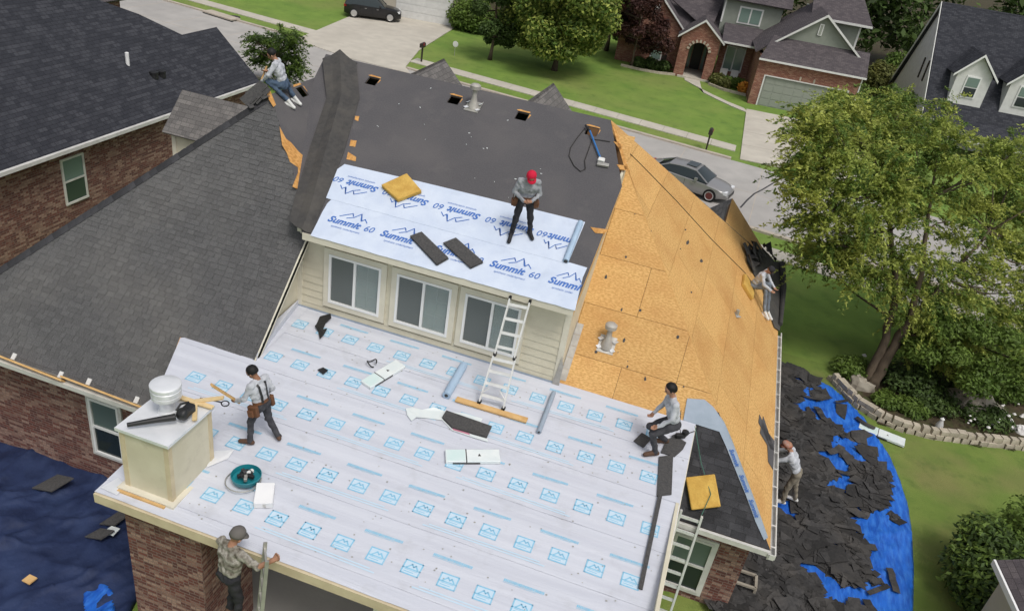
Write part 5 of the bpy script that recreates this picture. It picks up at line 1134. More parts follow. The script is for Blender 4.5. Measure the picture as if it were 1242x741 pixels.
# ================================================================== vehicles
def car(name, label, pos, rot, paint, L_=4.6, Wd=1.80, Hh=1.36, suv=False, rimm='rim_red', group=None):
    T = thing(name, label, 'car', pos, rot, group); inv = WM[T]; hw = Wd/2
    def loft(st, mat, nm, par=T, smooth=True):
        m = MB(); ring = len(st[0]); 
        for s_ in st: m.v += [tuple(p) for p in s_]
        for i in range(len(st)-1):
            for k in range(ring-1): m.f.append((i*ring+k, i*ring+k+1, (i+1)*ring+k+1, (i+1)*ring+k))
        m.f.append(tuple(range(ring-1, -1, -1))); m.f.append(tuple(range((len(st)-1)*ring, len(st)*ring))); m.m = [0]*len(m.f)
        me = m.mesh(nm, mat); o = bpy.data.objects.new(nm, me); COL.objects.link(o); o.parent = par; WM[o] = WM[par]; me.set_sharp_from_angle(angle=R(38)); me.polygons.foreach_set('use_smooth', [True]*len(me.polygons)); return o
    h = L_/2; belt = .92 if not suv else 1.08; hood = .80 if not suv else 1.0
    prof = [(-h, .62, belt*.72), (-h+.08, .78, belt*.90), (-h+.35, .92, belt*1.02), (-h+1.0, .99, belt*1.02), (-h+1.6, 1., belt), (-.2, 1., belt*.98), (h-1.75, 1., belt*.97), (h-1.2, .99, hood+.05), (h-.6, .95, hood-.03), (h-.25, .86, hood-.12), (h-.06, .74, hood-.24), (h, .62, hood-.34)]
    st = []
    for x, wf, zt in prof:
        w = hw*wf; zb_ = .22 if abs(x) < h-.3 else .30
        st.append([(x, -w*.9, zb_), (x, -w*.985, zb_+.12), (x, -w, (zb_+zt)/2), (x, -w*.975, zt-.06), (x, -w*.86, zt), (x, -w*.45, zt+.035), (x, 0, zt+.045), (x, w*.45, zt+.035), (x, w*.86, zt), (x, w*.975, zt-.06), (x, w, (zb_+zt)/2), (x, w*.985, zb_+.12), (x, w*.9, zb_)])
    body = loft(st, paint, 'body')
    # greenhouse: glass all round, painted roof and pillars
    if suv: g = [(-h+.12, 0., .86), (-h+.35, .95, .88), (-h+.9, 1., .9), (.1, 1., .9), (h-2.0, .96, .9), (h-1.3, .02, .9)]
    else: g = [(-h+.45, .02, .80), (-h+1.25, .84, .82), (-h+1.8, .98, .84), (-.15, 1., .85), (.45, .93, .86), (h-1.15, .02, .88)]
    st = []
    for x, t_, wf in g:
        z0 = belt*.97; z1 = z0+(Hh-z0-.02)*t_; w0 = hw*.93; w1 = hw*(.93-.23*t_)
        st.append([(x, -w0, z0-.05), (x, -(w0*.5+w1*.5)*1.02, (z0+z1)/2), (x, -w1, z1-.03*t_), (x, -w1*.8, z1), (x, 0, z1+.03*t_), (x, w1*.8, z1), (x, w1, z1-.03*t_), (x, (w0*.5+w1*.5)*1.02, (z0+z1)/2), (x, w0, z0-.05)])
    loft(st, 'glass_dark', 'windows')
    rs = [s_ for s_, q in zip(st, g) if q[1] > .8]; x0, x1 = rs[0][0][0], rs[-1][0][0]
    st2 = [[(p[0], p[1]*1.012, p[2]+.012) for p in s_[2:7]] for s_ in rs]; loft([s_+[(q[0], q[1], q[2]-.03) for q in s_[::-1]]+[s_[0]] for s_ in st2], paint, 'roof_panel')
    for sg in (2, 6):
        for a, b in ((0, 1), (-1, -2)):
            m = MB(); P0, P1 = np.array(st[a][sg]), np.array(st[b][sg]); m.tube([P0*np.array([1, 1.01, 1]), P1*np.array([1, 1.01, 1])], .035, 6); o = bpy.data.objects.new('pillar', m.mesh('pillar', paint)); COL.objects.link(o); o.parent = T; WM[o] = WM[T]
    def prt(nm, mat, m, par=T, smooth=False):
        o = bpy.data.objects.new(nm, m.mesh(nm, mat, smooth)); COL.objects.link(o); o.parent = par; WM[o] = WM[par]; return o
    r_ = .33 if not suv else .37; YX = np.array([[1, 0, 0], [0, 0, 1], [0, -1, 0]])
    for x in (-h+.85, h-.88):
        for sg in (-1, 1):
            m = MB(); m.lathe([(r_*.7, -.1), (r_, -.09), (r_, .09), (r_*.7, .1)], (x, sg*(hw-.09), r_), 24, YX); w = prt('wheel', 'rubber', m, T, False)
            m = MB(); m.lathe([(r_*.70, -.108), (r_*.66, -.112), (r_*.62, -.10), (r_*.62, .10), (r_*.66, .112), (r_*.70, .108)], (x, sg*(hw-.09), r_), 20, YX); prt('rim', 'rim', m, w)
            m = MB(); m.lathe([(r_*.58, -.114), (r_*.2, -.118), (r_*.2, .118), (r_*.58, .114)], (x, sg*(hw-.09), r_), 10, YX); prt('hub', rimm, m, w)
    for sg in (-1, 1):
        m = MB(); m.box((h-.22, sg*hw*.66, hood-.20), (.26, .34, .14)); prt('headlight', 'lamp_glass', m)
        m = MB(); m.box((-h+.1, sg*hw*.66, belt*.82), (.2, .36, .16)); prt('tail_light', 'tail_red', m)
        m = MB(); m.box((h-1.72, sg*(hw+.08), belt+.06), (.14, .18, .13)); prt('mirror', paint, m)
        for dx in (-.55, .42):
            m = MB(); m.box((dx, sg*(hw+.004), belt*.80), (.16, .02, .03)); prt('door_handle', 'rim', m)
            m = MB(); m.box((dx-.42, sg*hw*.992, belt*.60), (.012, .02, belt*.55)); prt('door_seam', 'rubber', m)
    m = MB(); m.box((h-.02, 0, .42), (.05, hw*1.1, .18)); prt('grille', 'black_plastic', m)
    m = MB(); m.box((-h-.0, 0, .55), (.03, .5, .12)); prt('number_plate', 'white_paint', m)
    if not suv:
        m = MB(); zr_ = Hh+.045; m.box((.05, 0, zr_-.012), (.55, .8, .012)); prt('sunroof', 'glass_dark', m)
    return T
fw = gnd(858, 245); ang = math.atan2(-.22, 1); dv = V(math.cos(ang), math.sin(ang), 0); nv = V(-dv[1], dv[0], 0)
car('parked_car', 'grey sedan parked at the kerb behind the plywood roof', fw+nv*.85-dv*1.42+V(0, 0, .01), ang, 'car_grey')
sp = gnd(452, 27); car('parked_suv', 'black sport utility vehicle parked on the wide drive at the top', sp+V(-.6, 1.2, .06), math.atan2(GU[1], GU[0])+.25, 'car_black', 4.7, 1.9, 1.75, True, 'rim')

# ================================================================== street furniture and garden things
def mailbox(label, px, mat='bronze'):
    b = gnd(*px); T = thing('mailbox', label, 'mailbox', b, 0, 'mailboxes'); m = MB(); m.bx(b[0]-.05, b[0]+.05, b[1]-.05, b[1]+.05, b[2], b[2]+1.05); m.build('post', mat, T)
    m = MB(); m.bx(b[0]-.12, b[0]+.12, b[1]-.28, b[1]+.28, b[2]+1.05, b[2]+1.25); k = [(b[0]+.12*math.cos(t), b[2]+1.25+.12*math.sin(t)) for t in np.linspace(0, math.pi, 9)]
    m.add([(x, b[1]-.28, z) for x, z in k]+[(x, b[1]+.28, z) for x, z in k], [tuple(range(8, -1, -1)), tuple(range(9, 18))]+[(i, i+1, i+10, i+9) for i in range(8)]); m.build('box', mat, T)
    m = MB(); m.bx(b[0]+.121, b[0]+.135, b[1]-.1, b[1]-.05, b[2]+1.2, b[2]+1.4); m.build('flag', 'red_cap', T)
mailbox('bronze mailbox by the kerb left of the garage drive', (856, 183)); mailbox('bronze mailbox by the wide drive at the top', (511, 76), 'bronze')
b = gnd(551, 68); T = thing('yard_sign', 'small round pale sign on the far lawn', 'sign', b); m = MB(); m.tube([b, b+V(0, 0, .7)], .02, 6); m.build('stake', 'metal_dull', T); m = MB(); m.lathe([(.2, -.015), (.22, 0), (.2, .015)], b+V(0, 0, .85), 18, np.array([[1, 0, 0], [0, 0, -1], [0, 1, 0]])); m.build('disc', 'white_paint', T)
# stone edging of the garden bed, block by block in two courses
T = thing('retaining_wall', 'low curved edging of pale stone blocks around the garden bed', 'wall', gnd(1092, 523))
cv = [gnd(*p) for p in ((1008, 462), (1022, 477), (1042, 496), (1064, 510), (1092, 522), (1130, 531), (1180, 538), (1300, 551))]
def along(P, s_):
    for a, b in zip(P[:-1], P[1:]):
        l = np.linalg.norm(b-a)
        if s_ <= l: return a+(b-a)*s_/l, unit(b-a)
        s_ -= l
    return None
sb = MB(); sb.box((0, 0, .09), (.27, .22, .17)); sme = sb.mesh('stone', 'stone'); sb2 = MB(); sb2.add([(-.13, -.12, 0), (.13, -.11, 0), (.12, .11, 0), (-.12, .10, 0), (-.11, -.09, .17), (.10, -.10, .18), (.10, .08, .165), (-.11, .09, .175)], [(0, 3, 2, 1), (4, 5, 6, 7), (0, 1, 5, 4), (1, 2, 6, 5), (2, 3, 7, 6), (3, 0, 4, 7)]); sme2 = sb2.mesh('stone', 'stone')
for row_ in range(2):
    s_ = .14*row_
    while True:
        q = along(cv, s_)
        if q is None: break
        p, d = q; a = rt.uniform(-.06, .06); d = V(d[0]*math.cos(a)-d[1]*math.sin(a), d[0]*math.sin(a)+d[1]*math.cos(a), 0); n = V(-d[1], d[0], 0); p = V(p[0], p[1], gz(p[0], p[1])+row_*.175)+n*(.04*row_+rt.uniform(-.02, .02))
        o = inst('stone', rt.choice((sme, sme2)), T, frame(p, d, n, V(0, 0, 1))); o.scale = (rt.uniform(.9, 1.05), 1, rt.uniform(.9, 1.08)); s_ += .285
def rock(label, px, sx, sy, sz, seed, mat='boulder', name='boulder', cat='rock', z=None):
    b = gnd(*px) if z is None else z; m = MB(); n_ = 9
    for i in range(n_+1):
        for k in range(14):
            th = math.pi*i/n_; ph = 2*math.pi*k/14; d = V(math.sin(th)*math.cos(ph), math.sin(th)*math.sin(ph), math.cos(th)); f_ = 1+.35*fbm(d[0]*1.3+seed, d[1]*1.3, d[2]*1.3)
            m.v.append(tuple(b+V(d[0]*sx, d[1]*sy, max(-.1, d[2]*sz))*f_))
    m.f = [(i*14+k, (i+1)*14+k, (i+1)*14+(k+1) % 14, i*14+(k+1) % 14) for i in range(n_) for k in range(14)]; m.m = [0]*len(m.f)
    return tag(m.build(name, mat), label, cat)
rock('large flat-topped tan boulder in the garden bed', (1180, 497), 1.0, .7, .65, 3); rock('pale rock at the left tip of the garden bed', (1024, 443), .3, .25, .25, 5, 'stone'); rock('brown boulder at the foot of the forked tree', (1040, 470), .5, .35, .45, 9); rock('white stone at the right edge of the bed', (1238, 525), .35, .25, .3, 12, 'petal'); rock('rounded white pebble stone on the bed edge', (1213, 517), .16, .13, .15, 14, 'petal')
m = MB()
for i in range(34):
    p = gnd(rt.uniform(1165, 1240), rt.uniform(500, 528))+V(0, 0, .2+rt.random()*.2); r_ = rt.uniform(.03, .07); m.lathe([(r_*.3, -r_*.5), (r_, 0), (r_*.4, r_*.6)], p, 6)
for px in ((1044, 441), (1107, 444), (1220, 520)): m.lathe([(.04, -.04), (.09, 0), (.03, .06)], gnd(*px)+V(0, 0, .35), 7)
o = m.build('blossoms', 'petal'); o['kind'] = 'stuff'; o['label'] = 'scattered white blossoms in the garden bed'; o['category'] = 'flowers'
b = gnd(1136, 522); m = MB(); m.lathe([(.10, 0), (.12, .12), (.05, .30), (.07, .36), (.01, .42)], b+V(0, 0, .1), 10); tag(m.build('garden_ornament', 'white_paint', None, True), 'small white pointed ornament on the stone edging', 'ornament')

# ================================================================== tarps and torn-off shingles
def tarp(name, label, px, mat, amp, z0, step=.14, seed=0, ridge=1.0, zbase=None):
    P = np.array([gnd(*p, -4.6 if zbase else ZG)[:2] for p in px]); x0, y0 = P.min(0); x1, y1 = P.max(0); m = MB(); idx = {}
    rf = random.Random(int(seed*10)); folds = []
    for _ in range(int(10+5*(x1-x0)*(y1-y0)**.5)):
        a = rf.gauss(.9, .5) if rf.random() < .7 else rf.uniform(0, 3.14); cx_, cy_ = rf.uniform(x0, x1), rf.uniform(y0, y1); folds.append((cx_, cy_, math.cos(a), math.sin(a), rf.uniform(.03, .10), rf.uniform(.3, 1.), rf.uniform(.4, 1.8)))
    def zf(x, y):
        w = fbm(x*.7+seed, y*.7, seed, 3); wx = .22*fbm(x*.9, y*.9+seed, 1., 2); z_ = .55*w
        for cx_, cy_, ca, sa, wd_, am, ln_ in folds:
            dx, dy = x-cx_, y-cy_; al = dx*ca+dy*sa; d = -dx*sa+dy*ca+wx
            if abs(d) < wd_*3 and abs(al) < ln_*2: z_ += am*ridge*.38*math.exp(-abs(d)/wd_)*math.exp(-(al/ln_)**2)
        return gz(x, y)+z0+amp*z_
    def vid(i, j):
        if (i, j) not in idx: x, y = x0+i*step, y0+j*step; idx[i, j] = len(m.v); m.v.append((x, y, zf(x, y)))
        return idx[i, j]
    for i in range(int((x1-x0)/step)+1):
        for j in range(int((y1-y0)/step)+1):
            if inpoly(x0+(i+.5)*step, y0+(j+.5)*step, P): m.f.append((vid(i, j), vid(i+1, j), vid(i+1, j+1), vid(i, j+1)))
    # pull the rim onto the true outline
    from collections import Counter
    ec = Counter()
    for f_ in m.f:
        for a, b in zip(f_, f_[1:]+f_[:1]): ec[tuple(sorted((a, b)))] += 1
    rim = {q for e, n_ in ec.items() if n_ == 1 for q in e}
    for q in rim:
        v_ = np.array(m.v[q][:2]); best = None
        for a, b in zip(P, np.roll(P, -1, 0)):
            ab = b-a; t_ = min(1, max(0, (v_-a)@ab/(ab@ab))); c_ = a+ab*t_; d_ = np.linalg.norm(c_-v_)
            if best is None or d_ < best[0]: best = (d_, c_)
        c_ = best[1]; m.v[q] = (c_[0], c_[1], gz(*c_)+.02+.03*abs(fbm(c_[0]*2, c_[1]*2)))
    m.m = [0]*len(m.f); o = m.build(name, mat); o.data.polygons.foreach_set('use_smooth', [True]*len(m.f)); s_ = o.modifiers.new('t', 'SOLIDIFY'); s_.thickness = .01
    return tag(o, label, 'tarp'), zf, P
tp, zt, TP = tarp('blue_tarp', 'bright blue tarp under torn-off shingles along the right side of the house', [(930, 452), (958, 447), (985, 458), (1008, 470), (1030, 490), (1048, 508), (1062, 530), (1078, 552), (1090, 580), (1100, 610), (1105, 640), (1108, 690), (1106, 800), (860, 800), (880, 690), (930, 600)], 'tarp_blue', .16, .10, .09, 2.)
tn, ztn, TN = tarp('navy_tarp', 'crumpled dark navy tarp on the ground at the lower left', [(-120, 505), (0, 535), (60, 553), (128, 577), (156, 600), (170, 650), (178, 705), (130, 800), (-160, 800)], 'tarp_navy', .22, .12, .065, 5., 1.3, True)
m = MB(); jd = random.Random(17); cnt = 0; tri = 0
while cnt < 3600 and tri < 200000:
    tri += 1; u_, v_ = jd.uniform(880, 1108), jd.uniform(436, 770); p = gnd(u_, v_, ZG+.2)
    if not inpoly(p[0], p[1], TP): continue
    rgt_ = 1106-(715-v_)*.07 if v_ > 590 else 985+(v_-440)*.74
    q = (rgt_-u_)/(rgt_-930)                       # 0 at the outer rim, 1 at the house
    cov = min(1.05, .22+q*1.0)-(.20 if v_ > 600 else 0)+1.25*fbm(p[0]*1.1+3, p[1]*.8, 4., 3)+.8*fbm(p[0]*3.1, p[1]*1.7, 9., 2)
    if q < .06 or cov < .70: continue
    a = jd.uniform(0, 6.28); ln_, w_ = (jd.uniform(.08, .24), jd.uniform(.06, .16)) if jd.random() < .7 else (jd.uniform(.25, .48), jd.uniform(.14, .26)); u3 = V(math.cos(a), math.sin(a), jd.uniform(-.12, .12)); n3 = unit(V(jd.uniform(-.09, .09), jd.uniform(-.09, .09), 1)); v3 = unit(np.cross(n3, u3))
    c = V(p[0], p[1], zt(p[0], p[1])+jd.uniform(.012, .03+.05*min(1, q*1.5))); j_ = lambda: jd.uniform(.5, 1.15)
    m.slab([c-u3*ln_*j_()-v3*w_*j_(), c-u3*ln_*.1-v3*w_*j_()*1.1, c+u3*ln_*j_()-v3*w_*j_()+n3*jd.uniform(-.03, .06), c+u3*ln_*j_()+v3*w_*j_(), c+v3*w_*j_()*1.1+n3*jd.uniform(0, .03), c-u3*ln_*j_()+v3*w_*j_()], .010); cnt += 1
for i in range(40):                                # long bent strips among the flakes
    u_, v_ = jd.uniform(890, 1085), jd.uniform(445, 740); p = gnd(u_, v_, ZG+.2)
    if not inpoly(p[0], p[1], TP): continue
    a = jd.uniform(0, 6.28); c = V(p[0], p[1], zt(p[0], p[1])+.09); w_ = jd.uniform(.05, .11); prev = None
    for k in range(5):
        d3 = V(math.cos(a), math.sin(a), 0); s3 = V(-d3[1], d3[0], 0)*w_; row_ = (c-s3, c+s3)
        if prev is not None: m.slab([prev[0], row_[0], row_[1], prev[1]], .010)
        prev = row_; a += jd.uniform(-.35, .35); c = c+d3*.16; c = V(c[0], c[1], zt(c[0], c[1])+.07+.05*jd.random())
o = m.build('torn_shingles', 'debris'); o['kind'] = 'stuff'; o['label'] = 'dark torn-off shingles heaped over the blue tarp'; o['category'] = 'debris'
for px, lab, ln_, w_ in (((65, 590), 'flat dark shingle slab on the navy tarp near the brick wall', .36, .26), ((140, 634), 'small dark shingle piece on the navy tarp next to the pier', .25, .2), ((122, 655), 'narrow dark shingle piece lying at the right rim of the navy tarp', .28, .14)):
    p = gnd(*px, -4.45); p[2] = ztn(p[0], p[1])+.08; m = MB(); m.slab([p+V(-ln_, -w_, 0), p+V(ln_*.5, -w_*.9, .1), p+V(ln_, w_, .18), p+V(-ln_*.4, w_*1.1, .06)], .03); tag(m.build('shingle_scrap', 'shingle_piece'), lab, 'shingle')
p = gnd(136, 650, -4.45); p[2] = ztn(p[0], p[1])+.12; m = MB(); m.slab([p+V(-.15, -.1, 0), p+V(.15, -.12, .05), p+V(.17, .08, .1), p+V(-.1, .12, .02)], .01); tag(m.build('paper_scrap', 'wrap_white'), 'white paper scrap on the navy tarp by the pier', 'scrap')
p = gnd(36, 706, -4.45); p[2] = ztn(p[0], p[1])+.1; m = MB(); m.slab([p+V(-.12, -.07, 0), p+V(.1, -.1, .03), p+V(.13, .08, .05), p+V(-.08, .1, .03)], .03); tag(m.build('wood_scrap', 'pine'), 'small yellow wood scrap at the bottom left on the navy tarp', 'scrap')
tp2, zt2, _ = tarp('blue_tarp', 'crumpled bright blue tarp corner at the bottom left beside the brick pier', [(98, 800), (100, 722), (110, 710), (124, 702), (136, 711), (142, 726), (146, 800)], 'tarp_blue', .16, .16, .06, 9., 1.4, True)
def wrapped(label, c, u, v, n, ln_, w_, h, name='shingle_pack', cut=.38):
    T = thing(name, label, 'pack', c); m = MB(); fr = np.stack([u, v, n], 1); m.box(c+n*h/2, (ln_, w_, h), fr); m.build('wrapper', 'wrap_white', T, False, .012)
    m = MB(); m.box(c+n*(h/2)+u*ln_*(-.5+cut), (.022, w_*1.012, h*1.03), fr); m.build('strap', 'dark_grey', T)
    m = MB(); m.box(c+n*(h+.001)+u*ln_*(-.5+cut/2), (ln_*cut*.9, w_*.9, .004), fr); m.build('printed_panel', 'wrap_mint', T)
    e = c+n*(h+.002)+u*ln_*.12; m = MB(); m.poly([e-u*.03-v*.03, e+u*.035-v*.025, e+v*.045]); m.build('printed_mark', 'dark_grey', T)
    m = MB(); m.box(c+n*h*.3-v*w_*.5-u*ln_*.12, (ln_*.5, .008, h*.5), fr); m.build('open_side', 'shingle_piece', T); return T
c = on_patio(465, 456); a, b = on_patio(438, 473), on_patio(492, 440); u = unit(b-a); wrapped('white wrapped shingle pack lying askew near the middle window', c+nP*.015, u, np.cross(nP, u), nP, 1.02, .30, .07)
c = on_patio(573, 556); a, b = on_patio(538, 556), on_patio(609, 556); u = unit(b-a); wrapped('white wrapped shingle pack with its long side towards us mid patio roof', c+nP*.015, u, np.cross(nP, u), nP, 1.05, .32, .08)
c = gnd(1068, 529)+V(0, 0, .05); a, b = gnd(1047, 521), gnd(1090, 538); u = unit(b-a); wrapped('white wrapped shingle pack lying on the lawn beside the blue tarp', c, u, np.cross((0, 0, 1), u), V(0, 0, 1), 1.35, .42, .08, cut=.42)

b = gnd(893, 712); T = thing('wooden_frame', 'low brown wooden frame against the brick wall at the bottom right', 'frame', b)
for q0, q1 in (((-.35, -.2, .35), (.35, -.2, .35)), ((-.35, .2, .35), (.35, .2, .35)), ((-.35, -.2, .35), (-.35, .2, .35)), ((.35, -.2, .35), (.35, .2, .35))): m = MB(); m.beam(b+V(*q0), b+V(*q1), .06, .05); m.build('rail', 'boulder', T)
for q0 in ((-.35, -.2), (.35, -.2), (-.35, .2), (.35, .2)): m = MB(); m.bx(b[0]+q0[0]-.03, b[0]+q0[0]+.03, b[1]+q0[1]-.03, b[1]+q0[1]+.03, b[2], b[2]+.33); m.build('leg', 'boulder', T)
# ================================================================== people: one continuous surface for each body
def nets(D, org, h):
    s = D < 0; nx_, ny_, nz_ = D.shape; c = [s[i:nx_-1+i, j:ny_-1+j, k:nz_-1+k] for i in (0, 1) for j in (0, 1) for k in (0, 1)]
    cnt = sum(q.astype(np.int8) for q in c); act = (cnt > 0) & (cnt < 8); ids = -np.ones(act.shape, np.int64); I = np.argwhere(act); ids[act] = np.arange(len(I))
    acc = np.zeros((len(I), 3)); num = np.zeros(len(I)); i0, j0, k0 = I.T
    for a in ((0, 0, 0), (0, 0, 1), (0, 1, 0), (0, 1, 1), (1, 0, 0), (1, 0, 1), (1, 1, 0), (1, 1, 1)):
        for ax in range(3):
            if a[ax]: continue
            b = list(a); b[ax] = 1; da = D[i0+a[0], j0+a[1], k0+a[2]]; db_ = D[i0+b[0], j0+b[1], k0+b[2]]; x = (da < 0) != (db_ < 0)
            t = np.where(x, da/np.where(x, da-db_, 1), 0); p = np.array(a, float)[None]+t[:, None]*np.eye(3)[ax][None]; acc += p*x[:, None]; num += x
    v = (acc/num[:, None]+I)*h+org; F = []
    for ax in range(3):
        o1, o2 = [(1, 2), (2, 0), (0, 1)][ax]; a = s; sh = [slice(None)]*3; sh2 = [slice(None)]*3; sh[ax] = slice(0, -1); sh2[ax] = slice(1, None)
        x = s[tuple(sh)] != s[tuple(sh2)]; J = np.argwhere(x); fl = s[tuple(sh)][x]
        q = []
        for d1, d2 in ((-1, -1), (0, -1), (0, 0), (-1, 0)):
            K = J.copy(); K[:, o1] += d1; K[:, o2] += d2; q.append(ids[K[:, 0], K[:, 1], K[:, 2]])
        q = np.stack(q, 1); q[~fl] = q[~fl][:, ::-1]; F.append(q)
    return v, np.concatenate(F), I
def sdf_mesh(name, prims, mats, h=.0115, k=.022):
    """prims: (a, b, ra, rb, material index)"""
    lo = np.min([np.minimum(np.array(p[0])-p[2], np.array(p[1])-p[3]) for p in prims], 0)-.05; hi = np.max([np.maximum(np.array(p[0])+p[2], np.array(p[1])+p[3]) for p in prims], 0)+.05
    n = np.ceil((hi-lo)/h).astype(int)+1; D = np.full(n, .3, np.float32); B = np.full(n, 9., np.float32); Lb = np.zeros(n, np.int8)
    for a, b, ra, rb, mi in prims:
        a = np.array(a, float); b = np.array(b, float); r = max(ra, rb)+.06
        i0 = np.maximum(((np.minimum(a, b)-r-lo)/h).astype(int), 0); i1 = np.minimum(((np.maximum(a, b)+r-lo)/h).astype(int)+2, n)
        g = np.stack(np.meshgrid(*[lo[q]+h*np.arange(i0[q], i1[q]) for q in range(3)], indexing='ij'), -1)
        ab = b-a; t = np.clip(((g-a)@ab)/max(1e-9, ab@ab), 0, 1); d = np.linalg.norm(g-(a+t[..., None]*ab), axis=-1)-(ra+t*(rb-ra))
        sl_ = tuple(slice(i0[q], i1[q]) for q in range(3)); o = D[sl_]; kk = k if min(ra, rb) > .02 else .006
        hh = np.clip(.5+.5*(o-d)/kk, 0, 1); D[sl_] = o+(d-o)*hh-kk*hh*(1-hh)
        m_ = d < B[sl_]; B[sl_] = np.where(m_, d, B[sl_]); Lb[sl_] = np.where(m_, mi, Lb[sl_])
    v, F, I = nets(D, lo, h); lab = Lb[tuple(I.T)]
    # folds of the cloth
    gx_, gy_, gz_ = np.gradient(D); nr_ = np.stack([g[tuple(I.T)] for g in (gx_, gy_, gz_)], 1); nr_ /= np.linalg.norm(nr_, axis=1)[:, None]+1e-6
    x, y, z = v.T; fold = np.sin(34*z+5*np.sin(17*x+2*y)+3*np.sin(9*y))+.8*np.sin(27*x-31*z+4*np.sin(13*y+6*z))+.7*np.sin(41*y+22*z+3*np.sin(19*x))
    v = v+nr_*(.0045*fold*((lab == 1) | (lab == 2)))[:, None]
    me = bpy.data.meshes.new(name); nf = len(F); me.vertices.add(len(v)); me.vertices.foreach_set('co', v.reshape(-1)); me.loops.add(nf*4); me.loops.foreach_set('vertex_index', F.reshape(-1).astype(np.int32))
    me.polygons.add(nf); me.polygons.foreach_set('loop_start', np.arange(0, nf*4, 4, dtype=np.int32)); me.polygons.foreach_set('loop_total', np.full(nf, 4, np.int32)); me.update(calc_edges=True)
    for m_ in mats: me.materials.append(M[m_])
    me.polygons.foreach_set('material_index', lab[F[:, 0]].astype(np.int32)); me.polygons.foreach_set('use_smooth', [True]*nf); me.validate(); return me
def face(fx, fy): return math.atan2(-fx, fy)
def person(label, loc, rot, J, ground, mats, hat=None, belt=False, sleeve=1., rig=False, scale=1.):
    """mats: skin, shirt, pants, shoe. J: joints in the figure's own axes (x right, y forward, z up)"""
    T = thing('person', label, 'person', loc, rot); T.scale = (scale,)*3; Wm = WM[T]; J = {q: np.array(p, float) for q, p in J.items()}
    def gl(p):
        w = Wm @ Vector((p[0], p[1], 0)); return ground(w.x, w.y)-loc[2]
    for q in ('anL', 'anR', 'toL', 'toR', 'knL', 'knR'):
        if q[:2] == 'kn' and J[q][2] > .2: continue
        J[q][2] += gl(J[q])
    SK, SH_, PA, SO = 0, 1, 2, 3; P = []
    def c(a, b, ra, rb, l): P.append((J[a] if isinstance(a, str) else a, J[b] if isinstance(b, str) else b, ra, rb, l))
    pel, ch = J['pel'], J['ch']; up = unit(ch-pel); sx_ = unit(J['shR']-J['shL']); hx = unit(J['hiR']-J['hiL']); fwd = unit(np.cross(up, sx_)); 
    c(pel-hx*.075, pel+hx*.075, .112, .112, PA); wst = pel+(ch-pel)*.35
    c(wst-sx_*.07, wst+sx_*.07, .108, .108, SH_); mid = pel+(ch-pel)*.7; c(mid-sx_*.085, mid+sx_*.085, .112, .112, SH_); c(ch-sx_*.10, ch+sx_*.10, .118, .118, SH_)
    c('shL', 'shR', .068, .068, SH_); nk = (J['shL']+J['shR'])/2+up*.05
    hd = J['hd']; hu = unit(hd-nk); c(nk, hd-hu*.05, .058, .052, SK)
    lk = unit(J['lk']); c(hd+hu*.02-lk*.018, hd+hu*.028+lk*.012, .092, .088, SK); c(hd-hu*.045+lk*.03, hd-hu*.06+lk*.05, .062, .048, SK)
    er = unit(np.cross(lk, hu)); c(hd+lk*.098-hu*.0, hd+lk*.112-hu*.03, .012, .016, SK)
    for s_ in (-1, 1): c(hd+er*s_*.092-hu*.01, hd+er*s_*.096-hu*.035, .018, .014, SK)
    for s_, q in ((-1, 'L'), (1, 'R')):
        c('sh'+q, 'el'+q, .062, .050, SH_); e, w = J['el'+q], J['wr'+q]
        if sleeve >= 1: c(e, w, .047, .036, SH_)
        else: m_ = J['sh'+q]+(e-J['sh'+q])*.75; c(e, w, .043, .031, SK)
        d = unit(J.get('hd'+q, w-e)) if ('hd'+q) in J else unit(w-e); n_ = unit(np.cross(d, sx_)+1e-3*up); sd_ = unit(np.cross(n_, d))
        pm = w+d*.075; c(w, pm-sd_*.018, .027, .022, SK); c(w, pm+sd_*.018, .027, .022, SK)
        for f_i, (off, ln_) in enumerate(((-.032, .062), (-.011, .075), (.011, .07), (.031, .055))):
            k0 = pm+sd_*off; k1_ = k0+d*ln_*.55-n_*.012; c(k0, k1_, .0125, .012, SK); c(k1_, k1_+d*ln_*.35-n_*.032, .012, .0105, SK)
        tb0 = w+d*.025-sd_*.028*s_; c(tb0, tb0+d*.045-sd_*.035*s_, .0145, .012, SK); c(tb0+d*.045-sd_*.035*s_, tb0+d*.075-sd_*.03*s_-n_*.02, .012, .011, SK)
        c('hi'+q, 'kn'+q, .092, .066, PA); c('kn'+q, 'an'+q, .064, .05, PA); an, to = J['an'+q], J['to'+q]; hl_ = an-(to-an)*.25; hl_ = V(hl_[0], hl_[1], (to[2]+an[2])/2-.01); c(an, to, .046, .036, SO); c(hl_, to, .040, .038, SO)
    body = bpy.data.objects.new('body', sdf_mesh('body', P, [M_ for M_ in mats])); put(body, T)
    A_ = np.stack([er, lk, hu], 1)
    if hat:
        kind, mt_ = hat; m = MB()
        prof = [(.104, -.01), (.106, .03), (.096, .075), (.066, .108), (.03, .122), (.005, .125)] if kind != 'hair' else [(.094, -.035), (.104, .0), (.105, .04), (.094, .08), (.064, .112), (.03, .126), (.005, .128)]
        m.lathe(prof, hd+hu*.012-lk*(.010 if kind != 'hair' else .022), 20, A_); mm = m
        if kind == 'cap':
            pts = [hd+lk*(.085+.085*math.sin(t))+er*(.092*math.cos(t))+hu*(.012-.02*math.sin(t)) for t in np.linspace(0, math.pi, 11)]; mm.slab(pts+[hd+lk*.05-er*.09+hu*.012, hd+lk*.05+er*.09+hu*.012], .010, hu)
        o = bpy.data.objects.new('hair' if kind == 'hair' else 'cap', mm.mesh('hat', mt_, True)); put(o, T)
